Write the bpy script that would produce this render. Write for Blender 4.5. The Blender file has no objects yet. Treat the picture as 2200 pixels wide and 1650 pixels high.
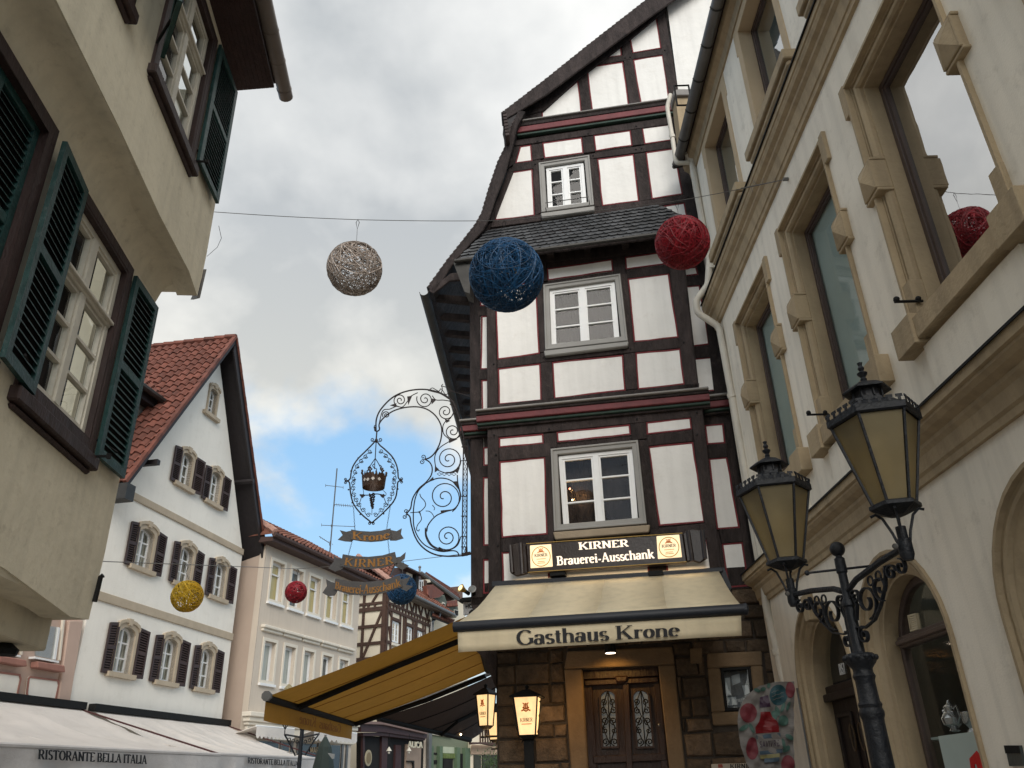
import bpy, bmesh, math, random
from mathutils import Vector, Matrix
from mathutils.geometry import tessellate_polygon
from mathutils import noise as mnoise
random.seed(7)
scn = bpy.context.scene
COL = scn.collection
V = Vector
PI = math.pi
sin, cos, rad = math.sin, math.cos, math.radians

# ------------------------------------------------------------------ camera
FPX = 1715.153
PITCH, ROLL = rad(26.393), rad(-1.7268)
EYE = V((0, 0, 1.6))
_f = V((0, cos(PITCH), sin(PITCH))); _u = V((0, -sin(PITCH), cos(PITCH))); _r = V((1, 0, 0))
CR = _r*cos(ROLL) + _u*sin(ROLL)
CU = -_r*sin(ROLL) + _u*cos(ROLL)
cam = bpy.data.cameras.new('camera'); cam.sensor_width = 36; cam.lens = FPX/2200*36
cam.clip_start = .05; cam.clip_end = 2000
co = bpy.data.objects.new('camera', cam); COL.objects.link(co)
m3 = Matrix((CR, CU, -_f)).transposed()
co.matrix_world = Matrix.Translation(EYE) @ m3.to_4x4()
scn.camera = co

# ------------------------------------------------------------------ light
SUN_EL, SUN_AZ = rad(32), rad(172)        # azimuth measured clockwise from +Y: sun behind the left shoulder
w = bpy.data.worlds.new('World'); scn.world = w; w.use_nodes = True
nt = w.node_tree; N = nt.nodes; Lk = nt.links; N.clear()
def nd(t, **k):
    n = N.new(t)
    for a, b in k.items(): setattr(n, a, b)
    return n
out = nd('ShaderNodeOutputWorld'); bg = nd('ShaderNodeBackground'); bg.inputs[1].default_value = .1
sky = nd('ShaderNodeTexSky', sky_type='NISHITA', sun_disc=False)
sky.sun_elevation = SUN_EL; sky.sun_rotation = SUN_AZ; sky.air_density = 1.3; sky.dust_density = 1.6
tc = nd('ShaderNodeTexCoord')
sep = nd('ShaderNodeSeparateXYZ'); Lk.new(tc.outputs['Generated'], sep.inputs[0])
zz = nd('ShaderNodeMath', operation='ADD'); zz.inputs[1].default_value = .75; Lk.new(sep.outputs[2], zz.inputs[0])
zm = nd('ShaderNodeMath', operation='MAXIMUM'); zm.inputs[1].default_value = .2; Lk.new(zz.outputs[0], zm.inputs[0])
dv = nd('ShaderNodeVectorMath', operation='SCALE')
inv = nd('ShaderNodeMath', operation='DIVIDE'); inv.inputs[0].default_value = 1; Lk.new(zm.outputs[0], inv.inputs[1])
Lk.new(tc.outputs['Generated'], dv.inputs[0]); Lk.new(inv.outputs[0], dv.inputs['Scale'])
def noise(scale, detail, rough, dist, off):
    mp = nd('ShaderNodeMapping'); mp.inputs['Location'].default_value = off
    Lk.new(dv.outputs[0], mp.inputs[0])
    n = nd('ShaderNodeTexNoise'); n.inputs['Scale'].default_value = scale; n.inputs['Detail'].default_value = detail
    n.inputs['Roughness'].default_value = rough; n.inputs['Distortion'].default_value = dist
    Lk.new(mp.outputs[0], n.inputs['Vector']); return n
n1 = noise(4.2, 9, .52, .1, (3.1, 1.7, 0)); n2 = noise(2.3, 6, .5, .1, (7.3, 2.2, .5)); n3 = noise(8, 7, .5, .15, (1, 5, 2))
# cloud brightness: grey masses with pale rims
cr = nd('ShaderNodeValToRGB'); e = cr.color_ramp.elements
e[0].position = .40; e[0].color = (3.5, 3.7, 3.85, 1); e[1].position = .59; e[1].color = (6.9, 6.9, 6.75, 1)
mixn = nd('ShaderNodeMix', data_type='FLOAT'); mixn.inputs[0].default_value = .28
Lk.new(n2.outputs[0], mixn.inputs[2]); Lk.new(n3.outputs[0], mixn.inputs[3]); Lk.new(mixn.outputs[0], cr.inputs[0])
# warm cast of the clouds low down
# opening mask: the cover is closed overhead and breaks up low in the sky
lowr = nd('ShaderNodeMapRange'); lowr.inputs[1].default_value = .36; lowr.inputs[2].default_value = .51
lowr.inputs[3].default_value = .26; lowr.inputs[4].default_value = -.22; Lk.new(sep.outputs[2], lowr.inputs[0])
ad = nd('ShaderNodeMath', operation='ADD'); Lk.new(n1.outputs[0], ad.inputs[0]); Lk.new(lowr.outputs[0], ad.inputs[1])
op = nd('ShaderNodeMapRange', interpolation_type='SMOOTHSTEP'); op.inputs[1].default_value = .50; op.inputs[2].default_value = .68
Lk.new(ad.outputs[0], op.inputs[0])
warm = nd('ShaderNodeMix', data_type='RGBA', blend_type='MULTIPLY')
wr = nd('ShaderNodeMapRange'); wr.inputs[1].default_value = .25; wr.inputs[2].default_value = .6; wr.inputs[3].default_value = 1; wr.inputs[4].default_value = 0
Lk.new(sep.outputs[2], wr.inputs[0]); Lk.new(wr.outputs[0], warm.inputs[0]); Lk.new(cr.outputs[0], warm.inputs[6]); warm.inputs[7].default_value = (1.38, 1.30, 1.14, 1)
blue = nd('ShaderNodeMix', data_type='RGBA'); blue.inputs[0].default_value = .55
Lk.new(sky.outputs[0], blue.inputs[6]); blue.inputs[7].default_value = (2.3, 4.5, 7.0, 1)
mx = nd('ShaderNodeMix', data_type='RGBA'); Lk.new(op.outputs[0], mx.inputs[0]); Lk.new(warm.outputs[2], mx.inputs[6]); Lk.new(blue.outputs[2], mx.inputs[7])
Lk.new(mx.outputs[2], bg.inputs[0]); Lk.new(bg.outputs[0], out.inputs[0])

sl = bpy.data.lights.new('sun', 'SUN'); sl.energy = 1.5; sl.angle = rad(40); sl.color = (1, .95, .88)
so = bpy.data.objects.new('sun', sl); COL.objects.link(so)
sd = V((sin(SUN_AZ)*cos(SUN_EL), cos(SUN_AZ)*cos(SUN_EL), sin(SUN_EL)))
so.rotation_euler = sd.to_track_quat('Z', 'Y').to_euler(); so.location = sd*60
vs = scn.view_settings
vs.view_transform = 'Standard'; vs.look = 'None'; vs.gamma = 1; vs.use_curve_mapping = False; vs.exposure = 0.66

# ------------------------------------------------------------------ projection helpers
def ray(x, y):
    d = CR*(x-1100)/FPX + CU*(825-y)/FPX + _f
    return d/math.hypot(d.x, d.y)
def at(x, y, dist):                 # point at a horizontal distance
    return EYE + ray(x, y)*dist
UP = V((0, 0, 1))
class Plane:
    def __init__(s, q, yaw):
        s.q = V((q[0], q[1], 0)); s.t = V((cos(rad(yaw)), sin(rad(yaw)), 0)); s.n = V((s.t.y, -s.t.x, 0))
    def P(s, x, y, off=0):
        d = ray(x, y); k = ((s.q + s.n*off - EYE).dot(s.n))/d.dot(s.n); return EYE + d*k
    def uv(s, x, y, off=0):
        p = s.P(x, y, off) - s.q; return (p.dot(s.t), p.z)
    def W(s, u, z, off=0):
        return s.q + s.t*u + UP*z + s.n*off
def crop(x0, y0, k): return lambda *p: [(x0+a/k, y0+b/k) for a, b in p]
L1 = crop(0, 0, 2.358); L2 = crop(0, 600, 2.75); L3 = crop(0, 1150, 3.143); L4 = crop(500, 1100, 3.0)
S2 = crop(680, 800, 3.1737); C3 = crop(900, 0, 2.947); C4 = crop(890, 440, 2.946); C5 = crop(960, 840, 2.844); C6 = crop(980, 1300, 2.895)
R1 = crop(1400, 0, 2.75); R2 = crop(1450, 480, 2.933); R3 = crop(1560, 800, 1.941); R4 = crop(1840, 1150, 3.3); R5 = crop(1660, 1150, 3.3)
T3 = crop(750, 1180, 6.11); T1 = crop(800, 1140, 6.875); B2 = crop(500, 1500, 3.793); PO = crop(1560, 1440, 7.856)

# ------------------------------------------------------------------ materials
MATS = {}
def mat(name, col, rough=.8, var=.12, nscale=3., bump=.15, bscale=40., metal=0., island=0., spec=.4, streak=0., grain=None, dirt=None):
    m = bpy.data.materials.new(name); m.use_nodes = True; t = m.node_tree; n = t.nodes; l = t.links
    p = n['Principled BSDF']; p.inputs['Roughness'].default_value = rough; p.inputs['Metallic'].default_value = metal
    p.inputs['Specular IOR Level'].default_value = spec
    tcn = n.new('ShaderNodeTexCoord'); mp = n.new('ShaderNodeMapping'); l.new(tcn.outputs['Object'], mp.inputs[0])
    if grain: mp.inputs['Scale'].default_value = grain
    no = n.new('ShaderNodeTexNoise'); no.inputs['Scale'].default_value = nscale; no.inputs['Detail'].default_value = 8; no.inputs['Roughness'].default_value = .62
    l.new(mp.outputs[0], no.inputs['Vector'])
    mr = n.new('ShaderNodeMapRange'); mr.inputs[1].default_value = .3; mr.inputs[2].default_value = .7
    mr.inputs[3].default_value = 1-var; mr.inputs[4].default_value = 1+var*.7; l.new(no.outputs[0], mr.inputs[0])
    cur = mr.outputs[0]
    if streak:
        ms = n.new('ShaderNodeMapping'); ms.inputs['Scale'].default_value = (5, 5, .35); l.new(tcn.outputs['Object'], ms.inputs[0])
        ns = n.new('ShaderNodeTexNoise'); ns.inputs['Scale'].default_value = 1.6; ns.inputs['Detail'].default_value = 6; l.new(ms.outputs[0], ns.inputs['Vector'])
        m2 = n.new('ShaderNodeMapRange'); m2.inputs[1].default_value = .45; m2.inputs[2].default_value = .75; m2.inputs[3].default_value = 1; m2.inputs[4].default_value = 1-streak
        l.new(ns.outputs[0], m2.inputs[0]); q = n.new('ShaderNodeMath'); q.operation = 'MULTIPLY'; l.new(cur, q.inputs[0]); l.new(m2.outputs[0], q.inputs[1]); cur = q.outputs[0]
    if island:
        g = n.new('ShaderNodeNewGeometry'); oi = n.new('ShaderNodeObjectInfo')
        a = n.new('ShaderNodeMath'); a.operation = 'ADD'; l.new(g.outputs['Random Per Island'], a.inputs[0]); l.new(oi.outputs['Random'], a.inputs[1])
        b = n.new('ShaderNodeMath'); b.operation = 'FRACT'; l.new(a.outputs[0], b.inputs[0])
        c = n.new('ShaderNodeMapRange'); c.inputs[3].default_value = 1-island; c.inputs[4].default_value = 1+island; l.new(b.outputs[0], c.inputs[0])
        q = n.new('ShaderNodeMath'); q.operation = 'MULTIPLY'; l.new(cur, q.inputs[0]); l.new(c.outputs[0], q.inputs[1]); cur = q.outputs[0]
    base = n.new('ShaderNodeVectorMath'); base.operation = 'SCALE'; base.inputs[0].default_value = col; l.new(cur, base.inputs['Scale'])
    cc = base.outputs[0]
    if dirt:
        nd2 = n.new('ShaderNodeTexNoise'); nd2.inputs['Scale'].default_value = dirt[1]; nd2.inputs['Detail'].default_value = 9; nd2.inputs['Roughness'].default_value = .7
        l.new(tcn.outputs['Object'], nd2.inputs['Vector'])
        m4 = n.new('ShaderNodeMapRange'); m4.inputs[1].default_value = .55; m4.inputs[2].default_value = .72; m4.inputs[4].default_value = dirt[2]; l.new(nd2.outputs[0], m4.inputs[0])
        mxn = n.new('ShaderNodeMix'); mxn.data_type = 'RGBA'; l.new(m4.outputs[0], mxn.inputs[0]); l.new(cc, mxn.inputs[6]); mxn.inputs[7].default_value = (*dirt[0], 1); cc = mxn.outputs[2]
    l.new(cc, p.inputs['Base Color'])
    if bump:
        nb = n.new('ShaderNodeTexNoise'); nb.inputs['Scale'].default_value = bscale; nb.inputs['Detail'].default_value = 5; l.new(mp.outputs[0], nb.inputs['Vector'])
        nb2 = n.new('ShaderNodeMath'); nb2.operation = 'ADD'; l.new(nb.outputs[0], nb2.inputs[0])
        n5 = n.new('ShaderNodeMath'); n5.operation = 'MULTIPLY'; n5.inputs[1].default_value = 2.5; l.new(no.outputs[0], n5.inputs[0]); l.new(n5.outputs[0], nb2.inputs[1])
        bu = n.new('ShaderNodeBump'); bu.inputs['Strength'].default_value = bump; bu.inputs['Distance'].default_value = .02
        l.new(nb2.outputs[0], bu.inputs['Height']); l.new(bu.outputs[0], p.inputs['Normal'])
    MATS[name] = m; return m
plaster = mat('krone_plaster', (.83, .81, .77), .9, .06, 1.3, .3, 9, streak=.09, dirt=((.5, .45, .38), 4.5, .22), island=.03)
timber = mat('dark_timber', (.036, .027, .0255), .8, .5, 5, .9, 26, grain=(1.6, 1.6, .5), spec=.25, island=.25, dirt=((.12, .09, .08), 5, .35))
redline = mat('red_line', (.17, .022, .028), .8, .2, 8, 0)
redpaint = mat('red_moulding', (.15, .03, .034), .6, .25, 5, .2, 20)
greenpaint = mat('green_moulding', (.03, .06, .045), .6, .25, 5, .2, 20)
greycap = mat('grey_cap', (.24, .225, .21), .7, .15, 5, .2, 30)
greycase = mat('grey_casing', (.29, .28, .262), .6, .07, 4, .08, 60)
whitepaint = mat('white_paint', (.80, .80, .79), .4, .05, 6, .05, 60)
oldwhite = mat('aged_white_paint', (.62, .58, .49), .55, .12, 6, .15, 60)
slate = mat('slate', (.052, .054, .058), .5, .25, 6, .35, 25, island=.4, spec=.5)
darktile = mat('dark_roof_tile', (.05, .036, .034), .8, .3, 6, .3, 20, island=.3)
zinc = mat('zinc', (.16, .155, .15), .45, .2, 4, .1, 20, metal=.5)
darkzinc = mat('weathered_copper', (.045, .042, .038), .5, .3, 4, .1, 20, metal=.4)
browngutter = mat('brown_gutter', (.17, .14, .12), .4, .12, 3, .04, 20)
lplaster = mat('left_plaster', (.74, .67, .515), .92, .12, .8, .28, 12, streak=.13, dirt=((.2, .15, .09), 9, .25))
lsoffit = lplaster
shgreen = mat('shutter_green', (.012, .05, .047), .5, .35, 9, .25, 40, spec=.4, dirt=((.10, .13, .13), 14, .45))
lbrown = mat('window_surround_brown', (.036, .019, .017), .6, .3, 7, .3, 40, grain=(1, 1, .4))
lroofwood = mat('eave_boards', (.04, .018, .016), .7, .3, 7, .4, 40)
rplaster = mat('right_plaster', (.85, .79, .68), .92, .06, 1.2, .12, 70, streak=.14, dirt=((.33, .28, .21), 5, .3))
sand = mat('painted_sandstone', (.40, .31, .195), .8, .14, 3, .3, 30, streak=.25, dirt=((.22, .17, .11), 6, .4), island=.06)
sandflat = mat('painted_band', (.50, .385, .25), .85, .08, 3, .1, 50)
dkframe = mat('brown_window_frame', (.085, .06, .052), .45, .15, 6, .1, 40)
iron = mat('lamp_iron', (.006, .008, .012), .5, .3, 14, .3, 60, spec=.35)
wiron = mat('wrought_iron', (.018, .011, .011), .6, .3, 12, .2, 60)
bronze = mat('crown_copper', (.05, .024, .012), .5, .35, 14, .2, 30, metal=.2)
stone = mat('stone', (.098, .068, .044), .9, .45, 7, 1.0, 22, island=.42)
mortar = mat('mortar', (.06, .048, .038), .95, .2, 8, .6, 40)
doorstone = mat('door_sandstone', (.17, .115, .065), .85, .2, 5, .35, 35)
wood = mat('carved_door_wood', (.028, .012, .007), .45, .3, 6, .35, 30, grain=(3, 3, .5))
black = mat('black_metal', (.010, .010, .010), .7, .1, 5, .05, spec=.2)
navy = mat('charcoal_awning_frame', (.012, .015, .022), .5, .1, 5, .05)
cream = mat('cream_canvas', (.78, .68, .48), .9, .08, 2, .25, 8, streak=.14, dirt=((.5, .4, .26), 4, .3))
blackprint = mat('black_print', (.012, .012, .014), .7, .1, 5, 0)
signbrown = mat('sign_brown', (.022, .013, .010), .35, .15, 5, .1)
gold = mat('gold_trim', (.5, .33, .10), .4, .1, 5, 0, metal=.5)
goldtext = mat('gold_letters', (.33, .155, .035), .55, .3, 18, .1)
ribbon = mat('grey_banner_metal', (.085, .08, .078), .55, .15, 6, .15)
orange = mat('ochre_canvas', (.44, .225, .03), .85, .12, 2, .2, 14, streak=.15)
orangeprint = mat('ochre_print', (.27, .11, .02), .85, .08, 2, 0)
browncanvas = mat('brown_canvas', (.055, .034, .026), .9, .15, 2, .2, 60)
wplaster = mat('white_house_plaster', (.88, .84, .76), .93, .05, .9, .15, 20, streak=.03, dirt=((.5, .45, .36), 3, .18))
wtrim = mat('white_house_trim', (.47, .39, .29), .85, .1, 3, .1)
brownshut = mat('brown_shutter', (.045, .026, .024), .6, .2, 7, .15)
redtile = mat('red_tile', (.155, .053, .036), .75, .2, 5, .3, 30, island=.3, dirt=((.08, .05, .04), 3, .4))
oldtile = mat('weathered_tile', (.19, .075, .05), .85, .2, 5, .3, 30, island=.4, dirt=((.10, .09, .08), 4, .5))
blackwood = mat('black_barge', (.02, .016, .017), .6, .2, 6, .2)
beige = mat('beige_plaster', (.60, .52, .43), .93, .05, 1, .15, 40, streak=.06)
beigeshade = mat('beige_shaded_plaster', (.47, .37, .30), .93, .06, 1, .15, 40)  # darker copy of the beige plaster, the side wall's shade put into the colour
beigetrim = mat('beige_trim', (.72, .66, .56), .85, .06, 3, .1)
fascia = mat('brown_fascia', (.07, .04, .034), .7, .15, 3, .1)
hplaster = mat('yellowed_infill', (.74, .66, .52), .93, .06, 1.5, .1)
htimber = mat('half_timber_brown', (.075, .04, .028), .8, .3, 5, .3)
pinkp = mat('pink_plaster', (.52, .38, .31), .93, .06, 1, .15)
pinksill = mat('pink_sandstone', (.33, .16, .125), .9, .15, 4, .25)
greenp = mat('green_plaster', (.17, .19, .13), .9, .06, 1, .1)
greentrim = mat('green_shopfront', (.10, .15, .09), .6, .1, 4, .1)
umbc = mat('white_canvas', (.80, .75, .70), .9, .08, 1.5, .3, 5, dirt=((.45, .40, .35), 2.2, .3))
umbv = mat('grey_white_valance', (.58, .55, .53), .9, .1, 2.5, .25, 10)
cobble = mat('street_paving', (.24, .22, .20), .9, .25, 3, .6, 12)
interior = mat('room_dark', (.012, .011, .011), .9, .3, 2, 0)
warmroom = mat('room_wood', (.07, .028, .014), .6, .4, 3, .2)
curtain = mat('curtain', (.55, .55, .52), .9, .15, 7, .3, 9, grain=(1.5, 1.5, .2))
curtainy = mat('yellow_curtain', (.66, .52, .25), .9, .15, 7, .3, 9, grain=(1.5, 1.5, .2))
blindg = mat('grey_green_blind', (.34, .41, .39), .9, .06, 2, .05)
pipew = mat('painted_downpipe', (.62, .58, .50), .5, .12, 3, .1, 30, streak=.2)
silver = mat('silverware', (.55, .55, .56), .25, .1, 3, 0, metal=.9)
paper = mat('poster_paper', (.16, .148, .138), .6, .08, 6, .15)
pink = mat('print_pink', (.13, .018, .026), .6, .15, 12, 0)
redp = mat('print_red', (.15, .003, .006), .5, .12, 6, 0)
teal = mat('print_teal', (.015, .06, .075), .6, .15, 8, 0)
leafp = mat('print_leaf', (.05, .11, .09), .6, .25, 12, 0)
lblue = mat('print_blue', (.05, .08, .11), .6, .08, 6, 0)
plum = mat('print_plum', (.03, .01, .03), .5, .1, 5, 0)
leafm = mat('plant_leaf', (.04, .075, .02), .7, .3, 9, 0)
ballc = {'silver': mat('string_silver', (.42, .36, .32), .5, .25, 20, 0, island=.5), 'blue': mat('string_blue', (.008, .06, .15), .5, .3, 20, 0, island=.6),
         'red': mat('string_red', (.27, .010, .02), .5, .3, 20, 0, island=.5), 'yellow': mat('string_yellow', (.60, .38, .02), .55, .25, 20, 0, island=.4)}
def glass(name, tint=(.9, .93, .92), ior=1.75, rough=.015):
    m = bpy.data.materials.new(name); m.use_nodes = True; t = m.node_tree; n = t.nodes; l = t.links; n.clear()
    o = n.new('ShaderNodeOutputMaterial'); mx = n.new('ShaderNodeMixShader'); tr = n.new('ShaderNodeBsdfTransparent'); g = n.new('ShaderNodeBsdfGlossy')
    fr = n.new('ShaderNodeFresnel'); ge = n.new('ShaderNodeNewGeometry'); im = n.new('ShaderNodeMapRange'); im.inputs[3].default_value = ior; im.inputs[4].default_value = 1/ior; l.new(ge.outputs['Backfacing'], im.inputs[0]); l.new(im.outputs[0], fr.inputs[0]); tr.inputs[0].default_value = (*tint, 1); g.inputs['Roughness'].default_value = rough
    no = n.new('ShaderNodeTexNoise'); no.inputs['Scale'].default_value = 1.7; tcn = n.new('ShaderNodeTexCoord'); l.new(tcn.outputs['Object'], no.inputs['Vector'])
    b = n.new('ShaderNodeBump'); b.inputs['Strength'].default_value = .05; b.inputs['Distance'].default_value = .05; l.new(no.outputs[0], b.inputs['Height'])
    l.new(b.outputs[0], g.inputs['Normal']); l.new(b.outputs[0], fr.inputs['Normal'])
    l.new(fr.outputs[0], mx.inputs[0]); l.new(tr.outputs[0], mx.inputs[1]); l.new(g.outputs[0], mx.inputs[2]); l.new(mx.outputs[0], o.inputs[0]); return m
pane_m = glass('window_glass'); pane_far = glass('plain_glass', ior=1.42); pane_dull = glass('dull_glass', ior=1.4, rough=.05); pane_hi = glass('coated_glass', ior=12)
for _n, _c in (('ochre_canvas', (.50, .26, .04, 1)), ('cream_canvas', (.8, .7, .5, 1)), ('white_canvas', (.8, .76, .7, 1))):      # cloth lets some daylight through
    _t = MATS[_n].node_tree; _o = _t.nodes['Material Output']; _m = _t.nodes.new('ShaderNodeMixShader'); _x = _t.nodes.new('ShaderNodeBsdfTranslucent')
    _x.inputs[0].default_value = _c; _m.inputs[0].default_value = .22; _t.links.new(_t.nodes['Principled BSDF'].outputs[0], _m.inputs[1]); _t.links.new(_x.outputs[0], _m.inputs[2]); _t.links.new(_m.outputs[0], _o.inputs[0])
def emis(name, col, s, var=0.):
    m = bpy.data.materials.new(name); m.use_nodes = True; t = m.node_tree; n = t.nodes; p = n['Principled BSDF']
    p.inputs['Base Color'].default_value = (.6, .5, .35, 1); p.inputs['Emission Color'].default_value = (*col, 1); p.inputs['Emission Strength'].default_value = s
    if var:
        no = n.new('ShaderNodeTexNoise'); no.inputs['Scale'].default_value = 5; mr = n.new('ShaderNodeMapRange')
        mr.inputs[3].default_value = s*(1-var); mr.inputs[4].default_value = s*(1+var); t.links.new(no.outputs[0], mr.inputs[0]); t.links.new(mr.outputs[0], p.inputs['Emission Strength'])
    return m
lit = emis('lit_lantern_glass', (1, .62, .27), .72, .3)
litsign = emis('lit_sign_panel', (1, .74, .42), .62, .15)
litletter = emis('lit_letters', (1, .84, .66), .72)
bulb = emis('bulb', (1, .72, .4), 6)
milk = mat('amber_milk_glass', (.44, .385, .26), .3, .3, 4, .05, spec=.5)
_t = milk.node_tree; _p = _t.nodes['Principled BSDF']; _tr = _t.nodes.new('ShaderNodeBsdfTranslucent'); _tr.inputs[0].default_value = (.78, .71, .52, 1)
_tp = _t.nodes.new('ShaderNodeBsdfTransparent'); _tp.inputs[0].default_value = (.82, .75, .56, 1); _m1 = _t.nodes.new('ShaderNodeMixShader'); _m2 = _t.nodes.new('ShaderNodeMixShader'); _m1.inputs[0].default_value = .6; _m2.inputs[0].default_value = .45
_t.links.new(_p.outputs[0], _m1.inputs[1]); _t.links.new(_tr.outputs[0], _m1.inputs[2]); _t.links.new(_m1.outputs[0], _m2.inputs[1]); _t.links.new(_tp.outputs[0], _m2.inputs[2]); _t.links.new(_m2.outputs[0], _t.nodes['Material Output'].inputs[0])

# ------------------------------------------------------------------ mesh builder
ORG = {}
class M:
    def __init__(s): s.v = []; s.f = []
    def add(s, vs, fs):
        b = len(s.v); s.v += [V(p) for p in vs]; s.f += [[i+b for i in f] for f in fs]; return s
    def prism(s, pts, d):              # polygon (3D) extruded by vector d
        n = len(pts); vs = list(pts)+[p+d for p in pts]
        fs = [list(range(n)), list(range(2*n-1, n-1, -1))]+[[i, (i+1) % n, (i+1) % n+n, i+n][::-1] for i in range(n)]
        return s.add(vs, fs)
    def box(s, c, ax, sz):
        a, b, d = [V(x).normalized()*(k/2) for x, k in zip(ax, sz)]; c = V(c)
        vs = [c+a*i+b*j+d*k for i in (-1, 1) for j in (-1, 1) for k in (-1, 1)]
        return s.add(vs, [[0, 1, 3, 2], [4, 6, 7, 5], [0, 4, 5, 1], [2, 3, 7, 6], [0, 2, 6, 4], [1, 5, 7, 3]])
    def tube(s, pts, r, n=6, closed=False, flat=None):
        pts = [V(p) for p in pts]; k = len(pts); rings = []
        prev = None
        for i, p in enumerate(pts):
            a = pts[(i-1) % k] if (i or closed) else pts[0]; b = pts[(i+1) % k] if (i < k-1 or closed) else pts[-1]
            d = (b-a); d = d.normalized() if d.length > 1e-9 else V((0, 0, 1))
            if flat is not None: x = flat.normalized(); y = d.cross(x).normalized()
            else:
                if prev is None:
                    x = d.orthogonal().normalized()
                else:
                    x = prev-d*prev.dot(d); x = x.normalized() if x.length > 1e-6 else d.orthogonal().normalized()
                prev = x; y = d.cross(x)
            rr = r[i] if isinstance(r, list) else r
            rx, ry = (rr, rr) if not isinstance(rr, tuple) else rr
            rings.append([p+x*rx*cos(2*PI*j/n+PI/n)+y*ry*sin(2*PI*j/n+PI/n) for j in range(n)])
        vs = [q for R in rings for q in R]; fs = []
        for i in range(k if closed else k-1):
            for j in range(n):
                fs.append([i*n+j, i*n+(j+1) % n, ((i+1) % k)*n+(j+1) % n, ((i+1) % k)*n+j])
        if not closed: fs += [list(range(n))[::-1], [(k-1)*n+j for j in range(n)]]
        return s.add(vs, fs)
    def lathe(s, o, prof, n=16, ax=UP, rot=0.):
        ax = V(ax).normalized(); x = ax.orthogonal().normalized() if abs(ax.z) < .99 else V((1, 0, 0)); y = ax.cross(x); o = V(o)
        vs = [o+ax*h+(x*cos(2*PI*j/n+rot)+y*sin(2*PI*j/n+rot))*r for r, h in prof for j in range(n)]; fs = []
        for i in range(len(prof)-1):
            for j in range(n): fs.append([i*n+j, i*n+(j+1) % n, (i+1)*n+(j+1) % n, (i+1)*n+j])
        fs += [list(range(n))[::-1], [(len(prof)-1)*n+j for j in range(n)]]
        return s.add(vs, fs)
    def sphere(s, c, r, n=16, m=10, sc=(1, 1, 1)):
        c = V(c); vs = []; fs = []
        for i in range(m+1):
            a = PI*i/m
            for j in range(n): b = 2*PI*j/n; vs.append(c+V((sin(a)*cos(b)*r*sc[0], sin(a)*sin(b)*r*sc[1], cos(a)*r*sc[2])))
        for i in range(m):
            for j in range(n): fs.append([i*n+j, i*n+(j+1) % n, (i+1)*n+(j+1) % n, (i+1)*n+j])
        return s.add(vs, fs)
    def build(s, name, m, parent=None, label=None, smooth=False, bevel=0, kind=None, seg=1):
        if parent is not None: org = ORG[parent]
        else:
            lo = V([min(p[i] for p in s.v) for i in range(3)]); hi = V([max(p[i] for p in s.v) for i in range(3)]); org = V(((lo.x+hi.x)/2, (lo.y+hi.y)/2, lo.z))
        me = bpy.data.meshes.new(name); me.from_pydata([p-org for p in s.v], [], s.f)
        bm = bmesh.new(); bm.from_mesh(me); bmesh.ops.remove_doubles(bm, verts=bm.verts, dist=1e-6); bmesh.ops.recalc_face_normals(bm, faces=bm.faces)
        if smooth:
            for f in bm.faces: f.smooth = True
            for ed in bm.edges:
                if len(ed.link_faces) == 2 and ed.calc_face_angle(0) > rad(38): ed.smooth = False
        bm.to_mesh(me); bm.free(); me.materials.append(m)
        o = bpy.data.objects.new(name, me); COL.objects.link(o)
        if parent is not None: o.parent = parent
        else: o.location = org
        ORG[o] = org
        if bevel:
            b = o.modifiers.new('bevel', 'BEVEL'); b.width = bevel; b.segments = seg; b.limit_method = 'ANGLE'; b.angle_limit = rad(40)
        if label: o['label'] = label
        if kind: o['kind'] = kind
        return o
def thing(name, label, cat, loc, group=None):
    o = bpy.data.objects.new(name, None); COL.objects.link(o); o.location = loc; o.empty_display_size = .2
    o['label'] = label; o['category'] = cat
    if group: o['group'] = group
    ORG[o] = V(loc); return o
def tag(o, label, cat, group=None):
    o['label'] = label; o['category'] = cat
    if group: o['group'] = group
    return o
def PP(pl, pts, f, b): return [pl.P(x, y, f) for x, y in pts], pl.n*(b-f)
def pxprism(pl, pts, f, b, mm=None):
    mm = mm or M(); p, d = PP(pl, pts, f, b); return mm.prism(p, d)
def uvprism(pl, pts, f, b, mm=None):
    mm = mm or M(); return mm.prism([pl.W(u, z, f) for u, z in pts], pl.n*(b-f))
def inset(poly, d):
    n = len(poly); A = sum(poly[i][0]*poly[(i+1) % n][1]-poly[(i+1) % n][0]*poly[i][1] for i in range(n)); sg = 1 if A > 0 else -1
    r = []
    for i in range(n):
        p0, p1, p2 = V(poly[i-1]), V(poly[i]), V(poly[(i+1) % n])
        a = (p1-p0).normalized(); b = (p2-p1).normalized(); na = V((-a.y, a.x))*sg; nb = V((-b.y, b.x))*sg
        k = (na+nb); k = k/max(.3, 1+na.dot(nb)); r.append(tuple(p1+k*d))
    return r
def ring(pl, poly, d, f, b, mm=None):          # closed frame following a (u,z) polygon, d wide inward
    mm = mm or M(); inn = inset(poly, d); n = len(poly)
    for i in range(n):
        j = (i+1) % n
        uvprism(pl, [poly[i], poly[j], inn[j], inn[i]], f, b, mm)
    return mm
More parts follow.
